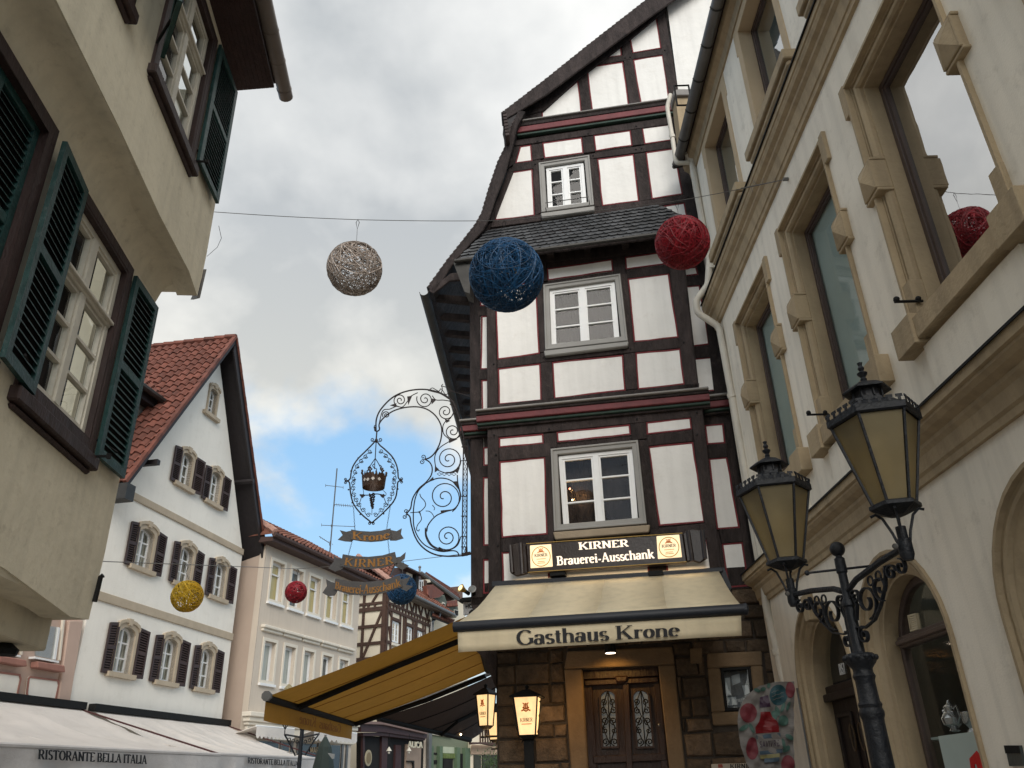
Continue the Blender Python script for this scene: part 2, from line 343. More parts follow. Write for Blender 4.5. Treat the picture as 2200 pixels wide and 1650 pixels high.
def wallholes(pl, outer, holes, off, depth, mm=None):   # facade face with real openings and their reveals
    mm = mm or M()
    polys = [[V((u, z, 0)) for u, z in outer]]+[[V((u, z, 0)) for u, z in h] for h in holes]
    flat = [p for q in polys for p in q]
    tri = tessellate_polygon(polys)
    mm.add([pl.W(p.x, p.y, off) for p in flat], [list(t) for t in tri])
    for q in polys:
        n = len(q)
        for i in range(n):
            a, b = q[i], q[(i+1) % n]
            mm.add([pl.W(a.x, a.y, off), pl.W(b.x, b.y, off), pl.W(b.x, b.y, off-depth), pl.W(a.x, a.y, off-depth)], [[0, 1, 2, 3]])
    return mm
def bil(q, u, v):                               # q = TL TR BR BL in any vector space
    q = [V(p) for p in q]; return (q[0]*(1-u)+q[1]*u)*(1-v)+(q[3]*(1-u)+q[2]*u)*v
def uvq(pl, pts, off=0): return [pl.uv(x, y, off) for x, y in pts]
def rect(u0, z0, u1, z1): return [(u0, z1), (u1, z1), (u1, z0), (u0, z0)]
def arcpoly(uc, zs, r, zb, n=14, k=1.): return [(uc-r, zb)]+[(uc-r*cos(PI*i/n), zs+r*k*sin(PI*i/n)) for i in range(n+1)]+[(uc+r, zb)]

# window built into quad q (u,z): frame, centre post, muntins, one pane per light
def window(pl, par, q, off, cols=2, rows=3, fw=.05, post=.07, bar=.022, dep=.05, fm=whitepaint, gm=pane_m, back=None, bdep=.25, label=None, backmat=None, name='window', vrows=None, bext=(.1, .15)):
    w_ = (V(q[1])-V(q[0])).length; h_ = (V(q[3])-V(q[0])).length
    fu, fv = fw/w_, fw/h_
    B = lambda u, v: tuple(bil(q, u, v))
    fr = M()
    def bar_(u0, v0, u1, v1, f, b): uvprism(pl, [B(u0, v0), B(u1, v0), B(u1, v1), B(u0, v1)], f, b, fr)
    bar_(0, 0, 1, fv, off, off-dep); bar_(0, 1-fv, 1, 1, off, off-dep); bar_(0, fv, fu, 1-fv, off, off-dep); bar_(1-fu, fv, 1, 1-fv, off, off-dep)
    us = [fu]; pu = post/w_
    for c in range(1, cols): us += [c/cols-pu/2, c/cols+pu/2]; bar_(c/cols-pu/2, fv, c/cols+pu/2, 1-fv, off+.006, off-dep)
    us.append(1-fu)
    par2 = fr.build(name, fm, par, label=label, bevel=.004) if True else None
    bv = bar/h_; vs_ = vrows or [fv+(1-2*fv)*r/rows for r in range(rows+1)]
    mu = M()
    for c in range(cols):
        u0, u1 = us[2*c], us[2*c+1]
        for r in range(1, len(vs_)-1):
            uvprism(pl, [B(u0, vs_[r]-bv/2), B(u1, vs_[r]-bv/2), B(u1, vs_[r]+bv/2), B(u0, vs_[r]+bv/2)], off-.012, off-dep, mu)
        if w_/cols > .3:            # sash stiles inside the outer frame
            s_ = .028/w_; t_ = .028/h_
            uvprism(pl, [B(u0, fv), B(u0+s_, fv), B(u0+s_, 1-fv), B(u0, 1-fv)], off-.014, off-dep+.002, mu)
            uvprism(pl, [B(u1-s_, fv), B(u1, fv), B(u1, 1-fv), B(u1-s_, 1-fv)], off-.014, off-dep+.002, mu)
            uvprism(pl, [B(u0+s_, fv), B(u1-s_, fv), B(u1-s_, fv+t_), B(u0+s_, fv+t_)], off-.0145, off-dep+.0025, mu)
            uvprism(pl, [B(u0+s_, 1-fv-t_), B(u1-s_, 1-fv-t_), B(u1-s_, 1-fv), B(u0+s_, 1-fv)], off-.0145, off-dep+.0025, mu)
    if mu.v: mu.build('sash', fm, par2)
    for c in range(cols):
        u0, u1 = us[2*c], us[2*c+1]
        for r in range(len(vs_)-1):
            v0, v1 = vs_[r], vs_[r+1]
            g = M(); f = off-dep*.7
            tilt = random.uniform(-.002, .002)
            g.add([pl.W(*B(u0, v0), f+tilt), pl.W(*B(u1, v0), f), pl.W(*B(u1, v1), f-tilt), pl.W(*B(u0, v1), f)], [[0, 1, 2, 3]])
            g.build('pane', gm, par2)
    if backmat is not None:
        b = M(); x_, y_ = bext; b.add([pl.W(*B(-x_, -y_), off-bdep), pl.W(*B(1+x_, -y_), off-bdep), pl.W(*B(1+x_, 1+x_), off-bdep), pl.W(*B(-x_, 1+x_), off-bdep)], [[0, 1, 2, 3]])
        b.build('room_behind', backmat, par2)
    return par2

# shutter from four 3D corners (TL TR BR BL), slats as their own pieces
def shutter(par, q, fm, n=11, halves=2, th=.035, st=.12, rail=.07, label=None, louvre=True, slatm=None, tilt=.8):
    q = [V(p) for p in q]; nrm = (q[1]-q[0]).cross(q[3]-q[0]).normalized()
    if nrm.dot(EYE-q[0]) < 0: nrm = -nrm
    B = lambda u, v: bil(q, u, v)
    H = (q[3]-q[0]).length; rv = rail/H; f = M()
    def pr(u0, v0, u1, v1): f.prism([B(u0, v0), B(u1, v0), B(u1, v1), B(u0, v1)], -nrm*th)
    pr(0, 0, st, 1); pr(1-st, 0, 1, 1)
    edges = [i/halves for i in range(halves+1)]
    bp = M(); bp.prism([B(st*.9, rv*.8)-nrm*(th+.002), B(1-st*.9, rv*.8)-nrm*(th+.002), B(1-st*.9, 1-rv*.8)-nrm*(th+.002), B(st*.9, 1-rv*.8)-nrm*(th+.002)], -nrm*.004)  # added dark sheet, its colour stands in for shade between the slats
    for i, e_ in enumerate(edges):
        v0 = e_ if i == 0 else (e_-rv if i == halves else e_-rv/2); pr(st, v0, 1-st, v0+rv)
    so_ = f.build('shutter', fm, par, label=label, bevel=.004); bp.build('slat_gap_shade', MATS['window_surround_brown'] if False else interior, so_)
    if louvre:
        for h in range(halves):
            a = edges[h]+rv*(1 if h == 0 else .5); b = edges[h+1]-rv*(1 if h == halves-1 else .5)
            for k in range(n):
                v = a+(b-a)*(k+.5)/n; hh = (b-a)/n*.72
                s_ = M(); A0, A1 = B(st, v), B(1-st, v); dv_ = (B(.5, v+hh)-B(.5, v))
                top = -nrm*(th*.9); 
                pts = [A0+top-dv_*.35, A0+dv_*.55-nrm*.004, A0+dv_*.55-nrm*.004+dv_*.16, A0+top-dv_*.19]
                s_.prism(pts, A1-A0); s_.build('slat', slatm or fm, so_)
    else:
        p = M(); p.prism([B(st, rv), B(1-st, rv), B(1-st, 1-rv), B(st, 1-rv)], -nrm*th); 
        p.v = [x-nrm*.012 for x in p.v]; p.build('shutter_panel', fm, so_)
    return so_

# ------------------------------------------------------------------ lettering (own roman alphabet made of strokes)
def _a(cx, cy, rx, ry, a0, a1, n=14): return [(cx+rx*cos(rad(a0+(a1-a0)*i/n)), cy+ry*sin(rad(a0+(a1-a0)*i/n))) for i in range(n+1)]
def _l(*p): return list(p)
X_ = .66
GL = {
'G': (.86, [_a(.44, .5, .37, .47, 42, 320), _l((.74, .44), (.74, .12))], [(.72, .44, .26)]),
'a': (.56, [_a(.22, .19, .16, .18, 0, 360), _l((.43, .48), (.43, .04)), _a(.26, .47, .17, .17, 0, 165), _l((.43, .04), (.53, .05))], []),
's': (.44, [_a(.22, .49, .15, .15, 35, 255, 10), _l((.18, .345), (.27, .305)), _a(.22, .17, .16, .16, 75, -155, 10)], []),
't': (.36, [_l((.17, .86), (.17, .14)), _l((.02, .63), (.33, .63)), _a(.26, .14, .09, .11, 180, 310, 6)], []),
'h': (.64, [_l((.13, 1), (.13, 0)), _a(.32, .44, .18, .2, 165, 0, 9), _l((.5, .44), (.5, 0))], [(.13, 0, .24), (.5, 0, .24), (.07, .98, .12)]),
'u': (.62, [_l((.13, X_), (.13, .2)), _a(.29, .2, .16, .18, 180, 350, 9), _l((.47, X_), (.47, 0))], [(.07, .64, .12), (.41, .64, .12), (.52, .02, .14)]),
'K': (.88, [_l((.18, 1), (.18, 0)), _l((.74, .98), (.22, .42)), _l((.38, .58), (.76, .02))], [(.18, 0, .34), (.18, .98, .34), (.72, .98, .26), (.74, 0, .28)]),
'r': (.45, [_l((.14, X_), (.14, 0)), _a(.31, .44, .16, .18, 165, 40, 7)], [(.14, 0, .26), (.08, .64, .12)]),
'o': (.56, [_a(.28, .33, .2, .31, 0, 360, 20)], []),
'n': (.64, [_l((.13, X_), (.13, 0)), _a(.32, .44, .18, .2, 165, 0, 9), _l((.5, .44), (.5, 0))], [(.13, 0, .24), (.5, 0, .24), (.07, .64, .12)]),
'e': (.53, [_a(.27, .33, .2, .31, 10, 315, 16), _l((.09, .38), (.46, .38))], []),
'I': (.38, [_l((.19, 1), (.19, 0))], [(.19, 0, .32), (.19, .98, .32)]),
'R': (.8, [_l((.18, 1), (.18, 0)), _l((.18, .97), (.42, .97)), _a(.42, .73, .2, .24, 90, -90, 9), _l((.42, .49), (.18, .49)), _l((.4, .49), (.68, .02))], [(.18, 0, .32), (.1, .98, .16), (.7, 0, .2)]),
'N': (.84, [_l((.16, 1), (.16, 0)), _l((.16, .98), (.68, .02)), _l((.68, 1), (.68, 0))], [(.16, 0, .26), (.1, .98, .2), (.68, .98, .26)]),
'E': (.7, [_l((.18, 1), (.18, 0)), _l((.18, .97), (.62, .97)), _l((.18, .52), (.48, .52)), _l((.18, .03), (.62, .03)), _l((.61, .97), (.61, .84)), _l((.62, .03), (.62, .18))], [(.1, .98, .16), (.1, .02, .16)]),
'B': (.74, [_l((.18, 1), (.18, 0)), _l((.18, .97), (.38, .97)), _a(.38, .75, .19, .22, 90, -90, 8), _l((.18, .53), (.4, .53)), _a(.4, .28, .22, .25, 90, -90, 8), _l((.18, .03), (.4, .03))], [(.1, .98, .16), (.1, .02, .16)]),
'i': (.32, [_l((.16, X_), (.16, 0)), _l((.16, .95), (.16, .81))], [(.16, 0, .26), (.1, .64, .12)]),
'c': (.49, [_a(.27, .33, .2, .31, 45, 315, 14)], []),
'k': (.64, [_l((.13, 1), (.13, 0)), _l((.5, .64), (.16, .26)), _l((.28, .38), (.54, .02))], [(.13, 0, .24), (.07, .98, .12), (.5, .64, .18), (.54, 0, .2)]),
'A': (.82, [_l((.4, 1), (.1, 0)), _l((.4, 1), (.7, 0)), _l((.2, .32), (.6, .32))], [(.1, 0, .22), (.7, 0, .26)]),
'-': (.36, [_l((.05, .32), (.31, .32)), _l((.05, .27), (.31, .27))], []),
'S': (.6, [_a(.3, .74, .19, .23, 40, 250, 10), _l((.24, .53), (.36, .47)), _a(.3, .26, .2, .23, 70, -150, 10)], []),
'T': (.74, [_l((.37, 1), (.37, 0)), _l((.06, .97), (.68, .97)), _l((.06, .97), (.06, .84)), _l((.68, .97), (.68, .84))], [(.37, 0, .3)]),
'O': (.82, [_a(.41, .5, .32, .47, 0, 360, 22)], []),
'L': (.66, [_l((.18, 1), (.18, 0)), _l((.18, .03), (.6, .03)), _l((.6, .03), (.6, .2))], [(.18, .98, .32), (.1, .02, .16)]),
'M': (.96, [_l((.14, 1), (.14, 0)), _l((.16, 1), (.46, .05)), _l((.46, .05), (.78, 1)), _l((.8, 1), (.8, 0))], [(.14, 0, .2), (.8, 0, .28), (.1, .98, .16), (.84, .98, .16)]),
'V': (.8, [_l((.1, 1), (.4, 0)), _l((.4, 0), (.7, 1))], [(.1, .98, .26), (.7, .98, .2)]),
'H': (.86, [_l((.18, 1), (.18, 0)), _l((.66, 1), (.66, 0)), _l((.18, .5), (.66, .5))], [(.18, 0, .28), (.18, .98, .28), (.66, 0, .28), (.66, .98, .28)]),
'P': (.7, [_l((.18, 1), (.18, 0)), _l((.18, .97), (.4, .97)), _a(.4, .72, .2, .25, 90, -90, 9), _l((.4, .47), (.18, .47))], [(.18, 0, .3)]),
'3': (.56, [_a(.26, .74, .18, .22, 140, -80, 9), _a(.26, .27, .2, .25, 80, -140, 9)], []),
'5': (.56, [_l((.46, .95), (.14, .95)), _l((.14, .95), (.12, .55)), _a(.25, .31, .2, .28, 120, -140, 10)], []),
'U': (.8, [_l((.16, 1), (.16, .3)), _a(.4, .3, .24, .27, 180, 360, 10), _l((.64, .3), (.64, 1))], []),
'D': (.8, [_l((.18, 1), (.18, 0)), _l((.18, .97), (.36, .97)), _a(.36, .5, .32, .47, 90, -90, 12), _l((.36, .03), (.18, .03))], []),
'C': (.76, [_a(.44, .5, .36, .47, 48, 312, 18), _l((.68, .86), (.68, .72))], []), ' ': (.3, [], []), '.': (.25, [_l((.1, .1), (.1, 0))], []),
}
def text(mm, s, fmap, nrm, depth=.01, thick=.15, thin=.055, serif=.055, lift=0., sans=False, track=.02):
    tot = sum(GL[c][0]+track for c in s)-track; x0 = 0.; k = 0
    def P3(x, y, o): return fmap(x/tot, y)+nrm*o
    for c in s:
        wd, strokes, sf = GL[c]
        for st in strokes:
            k += 1; o = lift+(k % 7)*.00035
            L, R = [], []
            n = len(st)
            for i, (x, y) in enumerate(st):
                a = st[max(0, i-1)]; b = st[min(n-1, i+1)]
                if st[0] == st[-1] and i in (0, n-1): a, b = st[-2], st[1]
                dx, dy = b[0]-a[0], b[1]-a[1]; ln = math.hypot(dx, dy) or 1; dx /= ln; dy /= ln
                h = (thin+(thick-thin)*abs(dy)**1.3)/2 if not sans else thick/2
                if (c in 'KVMAN') and n == 2 and dx*dy > 0 and not sans: h = thin/2*1.3
                L.append((x0+x-dy*h, y+dx*h)); R.append((x0+x+dy*h, y-dx*h))
            m2 = n
            vs = [P3(*p, o+depth) for p in L]+[P3(*p, o+depth) for p in R]+[P3(*p, o) for p in L]+[P3(*p, o) for p in R]
            fs = []
            for i in range(m2-1):
                fs += [[i, i+1, m2+i+1, m2+i], [i, 2*m2+i, 2*m2+i+1, i+1], [m2+i, m2+i+1, 3*m2+i+1, 3*m2+i], [2*m2+i, 3*m2+i, 3*m2+i+1, 2*m2+i+1]]
            fs += [[0, m2, 3*m2, 2*m2], [m2-1, 3*m2-1, 4*m2-1, 2*m2-1]]
            mm.add(vs, fs)
        if not sans:
            for (sx, sy, sw) in sf:
                k += 1; o = lift+(k % 7)*.00035; y0 = 0 if sy < .1 else sy-serif+.02
                q = [P3(x0+sx-sw/2, y0, o+depth), P3(x0+sx+sw/2, y0, o+depth), P3(x0+sx+sw/2, y0+serif, o+depth), P3(x0+sx-sw/2, y0+serif, o+depth)]
                mm.prism(q, -nrm*depth)
        x0 += wd+track
    return mm
def quadmap(q3): return lambda u, v: bil(q3, u, 1-v)     # q3 = TL TR BR BL points

def spiral(cx, cy, r0, r1, a0, turns, n=40):    # in crop pixel units, angle clockwise on the picture
    return [(cx+(r0+(r1-r0)*i/n)*cos(rad(a0)+turns*2*PI*i/n), cy+(r0+(r1-r0)*i/n)*sin(rad(a0)+turns*2*PI*i/n)) for i in range(n+1)]
def smooth(pts, n=8):                            # catmull-rom through 2D points
    r = []; P = [pts[0]]+list(pts)+[pts[-1]]
    for i in range(1, len(P)-2):
        for k in range(n):
            t = k/n; r.append(tuple(.5*((2*P[i][j])+(-P[i-1][j]+P[i+1][j])*t+(2*P[i-1][j]-5*P[i][j]+4*P[i+1][j]-P[i+2][j])*t*t+(-P[i-1][j]+3*P[i][j]-3*P[i+1][j]+P[i+2][j])*t**3) for j in range(2)))
    r.append(tuple(pts[-1])); return r

# ================================================================== SETTING
g = M(); g.add([(-400, -400, 0), (400, -400, 0), (400, 600, 0), (-400, 600, 0)], [[0, 1, 2, 3]])
g.build('ground', cobble, kind='structure')
# ================================================================== KRONE (half-timbered inn)
KR = Plane((2, 11), -9.5)
dS = V((cos(rad(88)), sin(rad(88)), 0))
kr = thing('half_timbered_inn', 'tall half-timbered inn with dark beams, white infill panels and a stone ground floor', 'building', KR.W(-.5, 0, -.3))
MO = -.25
def board(pts_px, off, depth, holes_px=(), m=timber, name='wall'):
    outer = uvq(KR, pts_px, off); hs = [uvq(KR, h, off) for h in holes_px]
    wallholes(KR, outer, hs, off, depth).build(name, m, kr)
W1 = C5((640, 360), (1163, 306), (1217, 806), (662, 852)); W2 = C4((822, 512), (1298, 443), (1346, 858), (835, 914)); W3 = C3((764, 1038), (1073, 988), (1103, 1296), (782, 1340))
board(C5((247, 225), (1560, 95), (1690, 1190), (257, 1262)), -.03, .25, [W1])
board(C4((455, 330), (1690, 170), (1803, 1168), (462, 1312)), -.03, .25, [W2])
mainpoly = C5((148, 1290),)+[(1009, 640), (990, 585)]+C3((410, 1480), (455, 1395), (560, 1090), (600, 900), (640, 700), (1000, 440), (1535, 20))+[(1424, -40), (1434, 60)]+C3((1640, 560),)+[(1510, 320), (1650, 900), (1730, 1290)]
board(mainpoly, MO-.03, .2, [W3])
# plaster infill panels: each with its red line
lst = []
def panel(pts, off):
    w2 = []
    for i, a_ in enumerate(pts):
        b_ = pts[(i+1) % len(pts)]; dx, dy = b_[0]-a_[0], b_[1]-a_[1]; l_ = math.hypot(dx, dy) or 1; w2.append(a_); m_ = max(1, int(l_/32))
        for j in range(1, m_): k_ = random.uniform(-.9, .9); w2.append((a_[0]+dx*j/m_-dy/l_*k_, a_[1]+dy*j/m_+dx/l_*k_))
    q = uvq(KR, w2, off)
    p = uvprism(KR, q, off-.012, off-.05).build('infill_panel', plaster, kr)
    ring(KR, q, .022, off-.006, off-.02).build('red_line', redline, p)
for pts in [((317, 285), (588, 260), (592, 320), (318, 345)), ((670, 250), (1118, 203), (1125, 265), (675, 312)), ((1218, 190), (1490, 160), (1498, 232), (1222, 265)),
            ((320, 430), (600, 402), (616, 875), (335, 897)), ((1230, 340), (1505, 311), (1578, 800), (1297, 824)),
            ((334, 985), (620, 965), (628, 1165), (340, 1180)), ((650, 1000), (1225, 962), (1240, 1125), (655, 1160)), ((1330, 945), (1590, 905), (1618, 1090), (1345, 1120))]:
    panel(C5(*pts), 0)
for pts in [((838, 402), (1253, 342), (1260, 417), (845, 477)), ((1333, 330), (1597, 292), (1607, 372), (1340, 407)), ((1350, 467), (1612, 432), (1674, 838), (1390, 867)),
            ((512, 520), (770, 480), (794, 940), (526, 978)), ((505, 395), (765, 360), (768, 430), (507, 468)), ((528, 1035), (798, 1003), (806, 1238), (533, 1264)),
            ((872, 995), (1322, 948), (1338, 1174), (885, 1227)), ((1400, 935), (1685, 908), (1713, 1134), (1415, 1167))]:
    panel(C4(*pts), 0)
for pts in [((610, 1032), (640, 925), (710, 915), (718, 1017)), ((478, 1392), (575, 1090), (718, 1068), (733, 1362)), ((781, 903), (1032, 868), (1042, 967), (793, 1000)),
            ((1105, 855), (1340, 822), (1352, 920), (1117, 955)), ((1411, 808), (1590, 784), (1610, 884), (1427, 911)), ((1128, 1005), (1360, 974), (1395, 1272), (1160, 1302)),
            ((1435, 963), (1620, 936), (1672, 1228), (1474, 1259)), ((1550, 1302), (1682, 1280), (1699, 1366), (1560, 1385)), ((778, 747), (778, 698), (1007, 508), (1030, 710)),
            ((1095, 699), (1066, 456), (1115, 416), (1292, 389), (1330, 664)), ((1403, 649), (1356, 377), (1545, 346), (1585, 623)), ((1180, 364), (1280, 287), (1284, 350)), ((1353, 334), (1334, 242), (1505, 111), (1535, 303))]:
    panel(C3(*pts), MO)
for pts in [((1575, 208), (1690, 197), (1702, 318), (1590, 326)), ((1600, 412), (1712, 402), (1790, 835), (1650, 845)), ((1680, 932), (1808, 922), (1847, 1192), (1720, 1202)),
            ((221, 343), (262, 340), (262, 455), (223, 456)), ((221, 526), (262, 524), (262, 943), (222, 945)), ((221, 1028), (262, 1026), (262, 1236), (222, 1238))]:
    panel(C5(*pts), MO)
for pts in [((1680, 400), (1785, 390), (1799, 440), (1690, 452)), ((1700, 515), (1808, 507), (1869, 882), (1750, 897)), ((1765, 972), (1884, 961), (1913, 1175), (1790, 1185)),
            ((424, 703), (475, 700), (475, 1040), (417, 1040)), ((424, 1108), (475, 1105), (475, 1316), (428, 1316)), ((416, 560), (475, 556), (475, 640), (416, 640))]:
    panel(C4(*pts), MO)
# beams, each a piece of its own, proud of the infill and a little uneven
bi = 0
def beam(pts, off):
    global bi; bi += 1
    pxprism(KR, pts, off+.002+(bi % 6)*.0016, off-.04).build('beam', timber, kr, bevel=.008)
BL = [((247, 228), (1562, 98), (1562, 154), (247, 288)), ((247, 285), (315, 279), (334, 1250), (255, 1256)), ((590, 262), (668, 254), (674, 345), (600, 352)),
      ((318, 347), (635, 315), (635, 398), (320, 427)), ((600, 398), (634, 396), (658, 905), (618, 905)), ((1120, 200), (1216, 190), (1224, 290), (1130, 300)),
      ((1224, 268), (1500, 236), (1503, 306), (1228, 336)), ((1172, 300), (1228, 296), (1295, 850), (1226, 862)), ((1492, 155), (1563, 150), (1690, 1185), (1620, 1190)),
      ((336, 901), (656, 875), (656, 965), (338, 985)), ((1240, 848), (1580, 806), (1592, 902), (1245, 945)), ((622, 960), (652, 960), (660, 1180), (628, 1182))]
for b in BL: beam(C5(*b), 0)
BM = [((455, 330), (1690, 170), (1697, 285), (455, 392)), ((457, 392), (503, 388), (528, 1270), (463, 1276)), ((768, 360), (836, 350), (842, 480), (772, 486)), ((507, 470), (770, 436), (770, 478), (512, 518)),
      ((772, 482), (818, 478), (832, 930), (796, 936)), ((1255, 340), (1330, 328), (1338, 440), (1262, 448)), ((1340, 410), (1640, 374), (1640, 430), (1348, 466)), ((1303, 440), (1347, 436), (1388, 900), (1352, 905)),
      ((1600, 290), (1690, 275), (1800, 1160), (1716, 1165)), ((528, 980), (800, 942), (800, 1000), (528, 1033)), ((798, 938), (1395, 870), (1400, 932), (800, 998)), ((1392, 868), (1688, 838), (1686, 905), (1398, 933)),
      ((800, 998), (870, 990), (882, 1225), (808, 1235)), ((1325, 945), (1398, 934), (1413, 1165), (1340, 1172)), ((463, 1268), (1803, 1126), (1803, 1168), (463, 1312))]
for b in BM: beam(C4(*b), 0)
BG = [((640, 700), (665, 692), (776, 690), (776, 745), (625, 800)), ((625, 765), (1600, 626), (1612, 655), (622, 802)), ((1008, 505), (1064, 460), (1093, 700), (1032, 712)), ((1284, 286), (1332, 246), (1402, 650), (1332, 662)),
      ((1505, 108), (1545, 25), (1640, 600), (1586, 622)), ((1110, 412), (1540, 306), (1545, 343), (1115, 414)), ((1120, 408), (1180, 366), (1540, 306), (1545, 344)),
      ((600, 890), (1610, 735), (1615, 782), (610, 922)), ((712, 915), (778, 905), (790, 1000), (720, 1015)), ((1034, 868), (1103, 858), (1116, 958), (1044, 968)), ((1342, 822), (1408, 812), (1426, 912), (1354, 922)),
      ((598, 1035), (770, 1008), (770, 1060), (578, 1088)), ((1080, 975), (1620, 886), (1622, 934), (1085, 1006)), ((722, 1060), (758, 1030), (775, 1345), (738, 1362)), ((1080, 1005), (1126, 1005), (1158, 1305), (1112, 1310)),
      ((1362, 974), (1432, 964), (1472, 1262), (1398, 1274)), ((1598, 780), (1640, 770), (1775, 1380), (1700, 1385)), ((470, 1395), (1700, 1232), (1700, 1278), (450, 1440)),
      ((560, 1090), (600, 1085), (480, 1395), (440, 1400)), ((590, 930), (640, 922), (608, 1034), (566, 1060))]
for b in BG: beam(C3(*b), MO)
for b in [((148, 290), (220, 284), (220, 1262), (152, 1265)), ((205, 455), (262, 455), (262, 524), (205, 526)), ((205, 945), (262, 943), (262, 1026), (205, 1028)), ((1700, 190), (1735, 185), (1890, 1195), (1850, 1200)),
          ((1590, 326), (1712, 318), (1716, 402), (1600, 412)), ((1660, 845), (1800, 835), (1810, 920), (1680, 932))]: beam(C5(*b), MO)
for b in [((350, 560), (412, 556), (424, 1366), (354, 1370)), ((405, 640), (475, 638), (475, 700), (405, 703)), ((405, 1040), (475, 1038), (475, 1105), (405, 1108)), ((1700, 452), (1830, 440), (1840, 505), (1700, 515)), ((1760, 897), (1900, 882), (1905, 960), (1765, 972)),
          ((1800, 340), (1830, 336), (2010, 1250), (1905, 1250))]: beam(C4(*b), MO)
pg = M()
for x, y in [(290, 270), (300, 390), (625, 232), (700, 895), (1162, 172), (1180, 815), (1528, 132), (1530, 268), (312, 945), (1660, 1080), (640, 1150)]:
    c = KR.P(*C5((x, y))[0], .01); pg.tube([c-KR.n*.01, c+KR.n*.014], .014, 6)
for x, y in [(503, 1008), (848, 1255), (1380, 1190), (818, 968), (1355, 905), (1705, 872), (1755, 1150), (845, 960), (490, 1288), (1370, 912), (520, 560)]:
    c = KR.P(*C4((x, y))[0], .01); pg.tube([c-KR.n*.01, c+KR.n*.014], .014, 6)
for x, y in [(742, 772), (1060, 722), (1366, 675), (1527, 75), (1305, 368), (1337, 362), (952, 518), (750, 895), (1072, 847), (1376, 800), (1375, 945), (1410, 940), (737, 1040), (1103, 985), (567, 1065), (1704, 1250), (1557, 318)]:
    c = KR.P(*C3((x, y))[0], MO+.01); pg.tube([c-KR.n*.01, c+KR.n*.014], .014, 6)
pg.build('wooden_pegs', black, kr, kind='stuff')
# painted mouldings
def mould(a, b, rows, base, parent=kr):       # a,b: end points of the top line; rows: (height, offset, material, name)
    p0, p1 = KR.P(*a, base), KR.P(*b, base); z = 0
    for h, o, m, nm in rows:
        e = KR.t*(.0 if o < .1 else .0)
        mm = M(); q = [p0-UP*z, p1-UP*z, p1-UP*(z+h), p0-UP*(z+h)]
        mm.prism([x+KR.n*o for x in q], -KR.n*(o+.02)); mm.build(nm, m, parent, bevel=.012, seg=2); z += h
prof = [(.035, .20, greycap, 'moulding_cap'), (.05, .155, timber, 'cove'), (.10, .135, redpaint, 'red_moulding'), (.045, .09, greenpaint, 'green_moulding'), (.04, .05, timber, 'cove')]
mould(C5((190, 142))[0], C5((1596, 5))[0], prof, .0)
mould(C5((92, 202))[0], C5((250, 188))[0], prof, MO)
mould(C5((1560, 58))[0], C5((1715, 40))[0], prof, MO)
mould(C3((622, 800))[0], C3((1618, 653))[0], [(.03, .16, greycap, 'moulding_cap'), (.09, .12, timber, 'cove'), (.13, .105, redpaint, 'red_moulding'), (.05, .07, greenpaint, 'green_moulding')], MO)
# windows: grey casing, sill, white casement
def kwin(case, sash, sill, off, room, lab=None, sillcol=greycase):
    q = uvq(KR, case, off+.03); c = ring(KR, q, .10, off+.03, off-.08).build('window_casing', greycase, kr, bevel=.01, label=lab)
    ring(KR, q, .035, off+.048, off).build('casing_moulding', greycase, c, bevel=.008)
    qi = inset(q, .10); uvprism(KR, [(u, z) for u, z in qi], off-.06, off-.075)
    s = uvq(KR, sash, off-.02)
    o = window(KR, kr, s, off-.02, 2, 3, .055, .085, .024, .06, whitepaint, pane_far, backmat=room, bdep=.5, bext=(.6, 1.0))
    pxprism(KR, sill, off+.09, off-.05).build('window_sill', sillcol, kr, bevel=.012)
    return o
kwin(C5((634, 354), (1168, 300), (1222, 812), (656, 858)), C5((683, 398), (1133, 352), (1168, 808), (715, 848)), C5((648, 862), (1242, 816), (1234, 862), (662, 908)), 0, warmroom, sillcol=mat('sandstone_sill', (.34, .27, .19), .85, .12, 5, .2))
kwin(C4((816, 506), (1304, 437), (1352, 862), (829, 920)), C4((855, 542), (1268, 486), (1300, 862), (868, 908)), C4((820, 922), (1356, 862), (1352, 892), (826, 956)), 0, blindg)
kwin(C3((758, 1032), (1079, 982), (1109, 1300), (776, 1346)), C3((805, 1065), (1040, 1030), (1062, 1300), (818, 1330)), C3((770, 1348), (1112, 1302), (1110, 1330), (778, 1380)), MO, interior)
gr = M()
a, b = KR.P(*C3((800, 1285))[0], MO+.15), KR.P(*C3((1075, 1246))[0], MO+.15)
gr.tube([a-KR.n*.12-UP*.1, a-UP*.1, a, b, b-UP*.08, b-KR.n*.12-UP*.08], .008, 5); gr.build('window_guard_rail', zinc, kr)
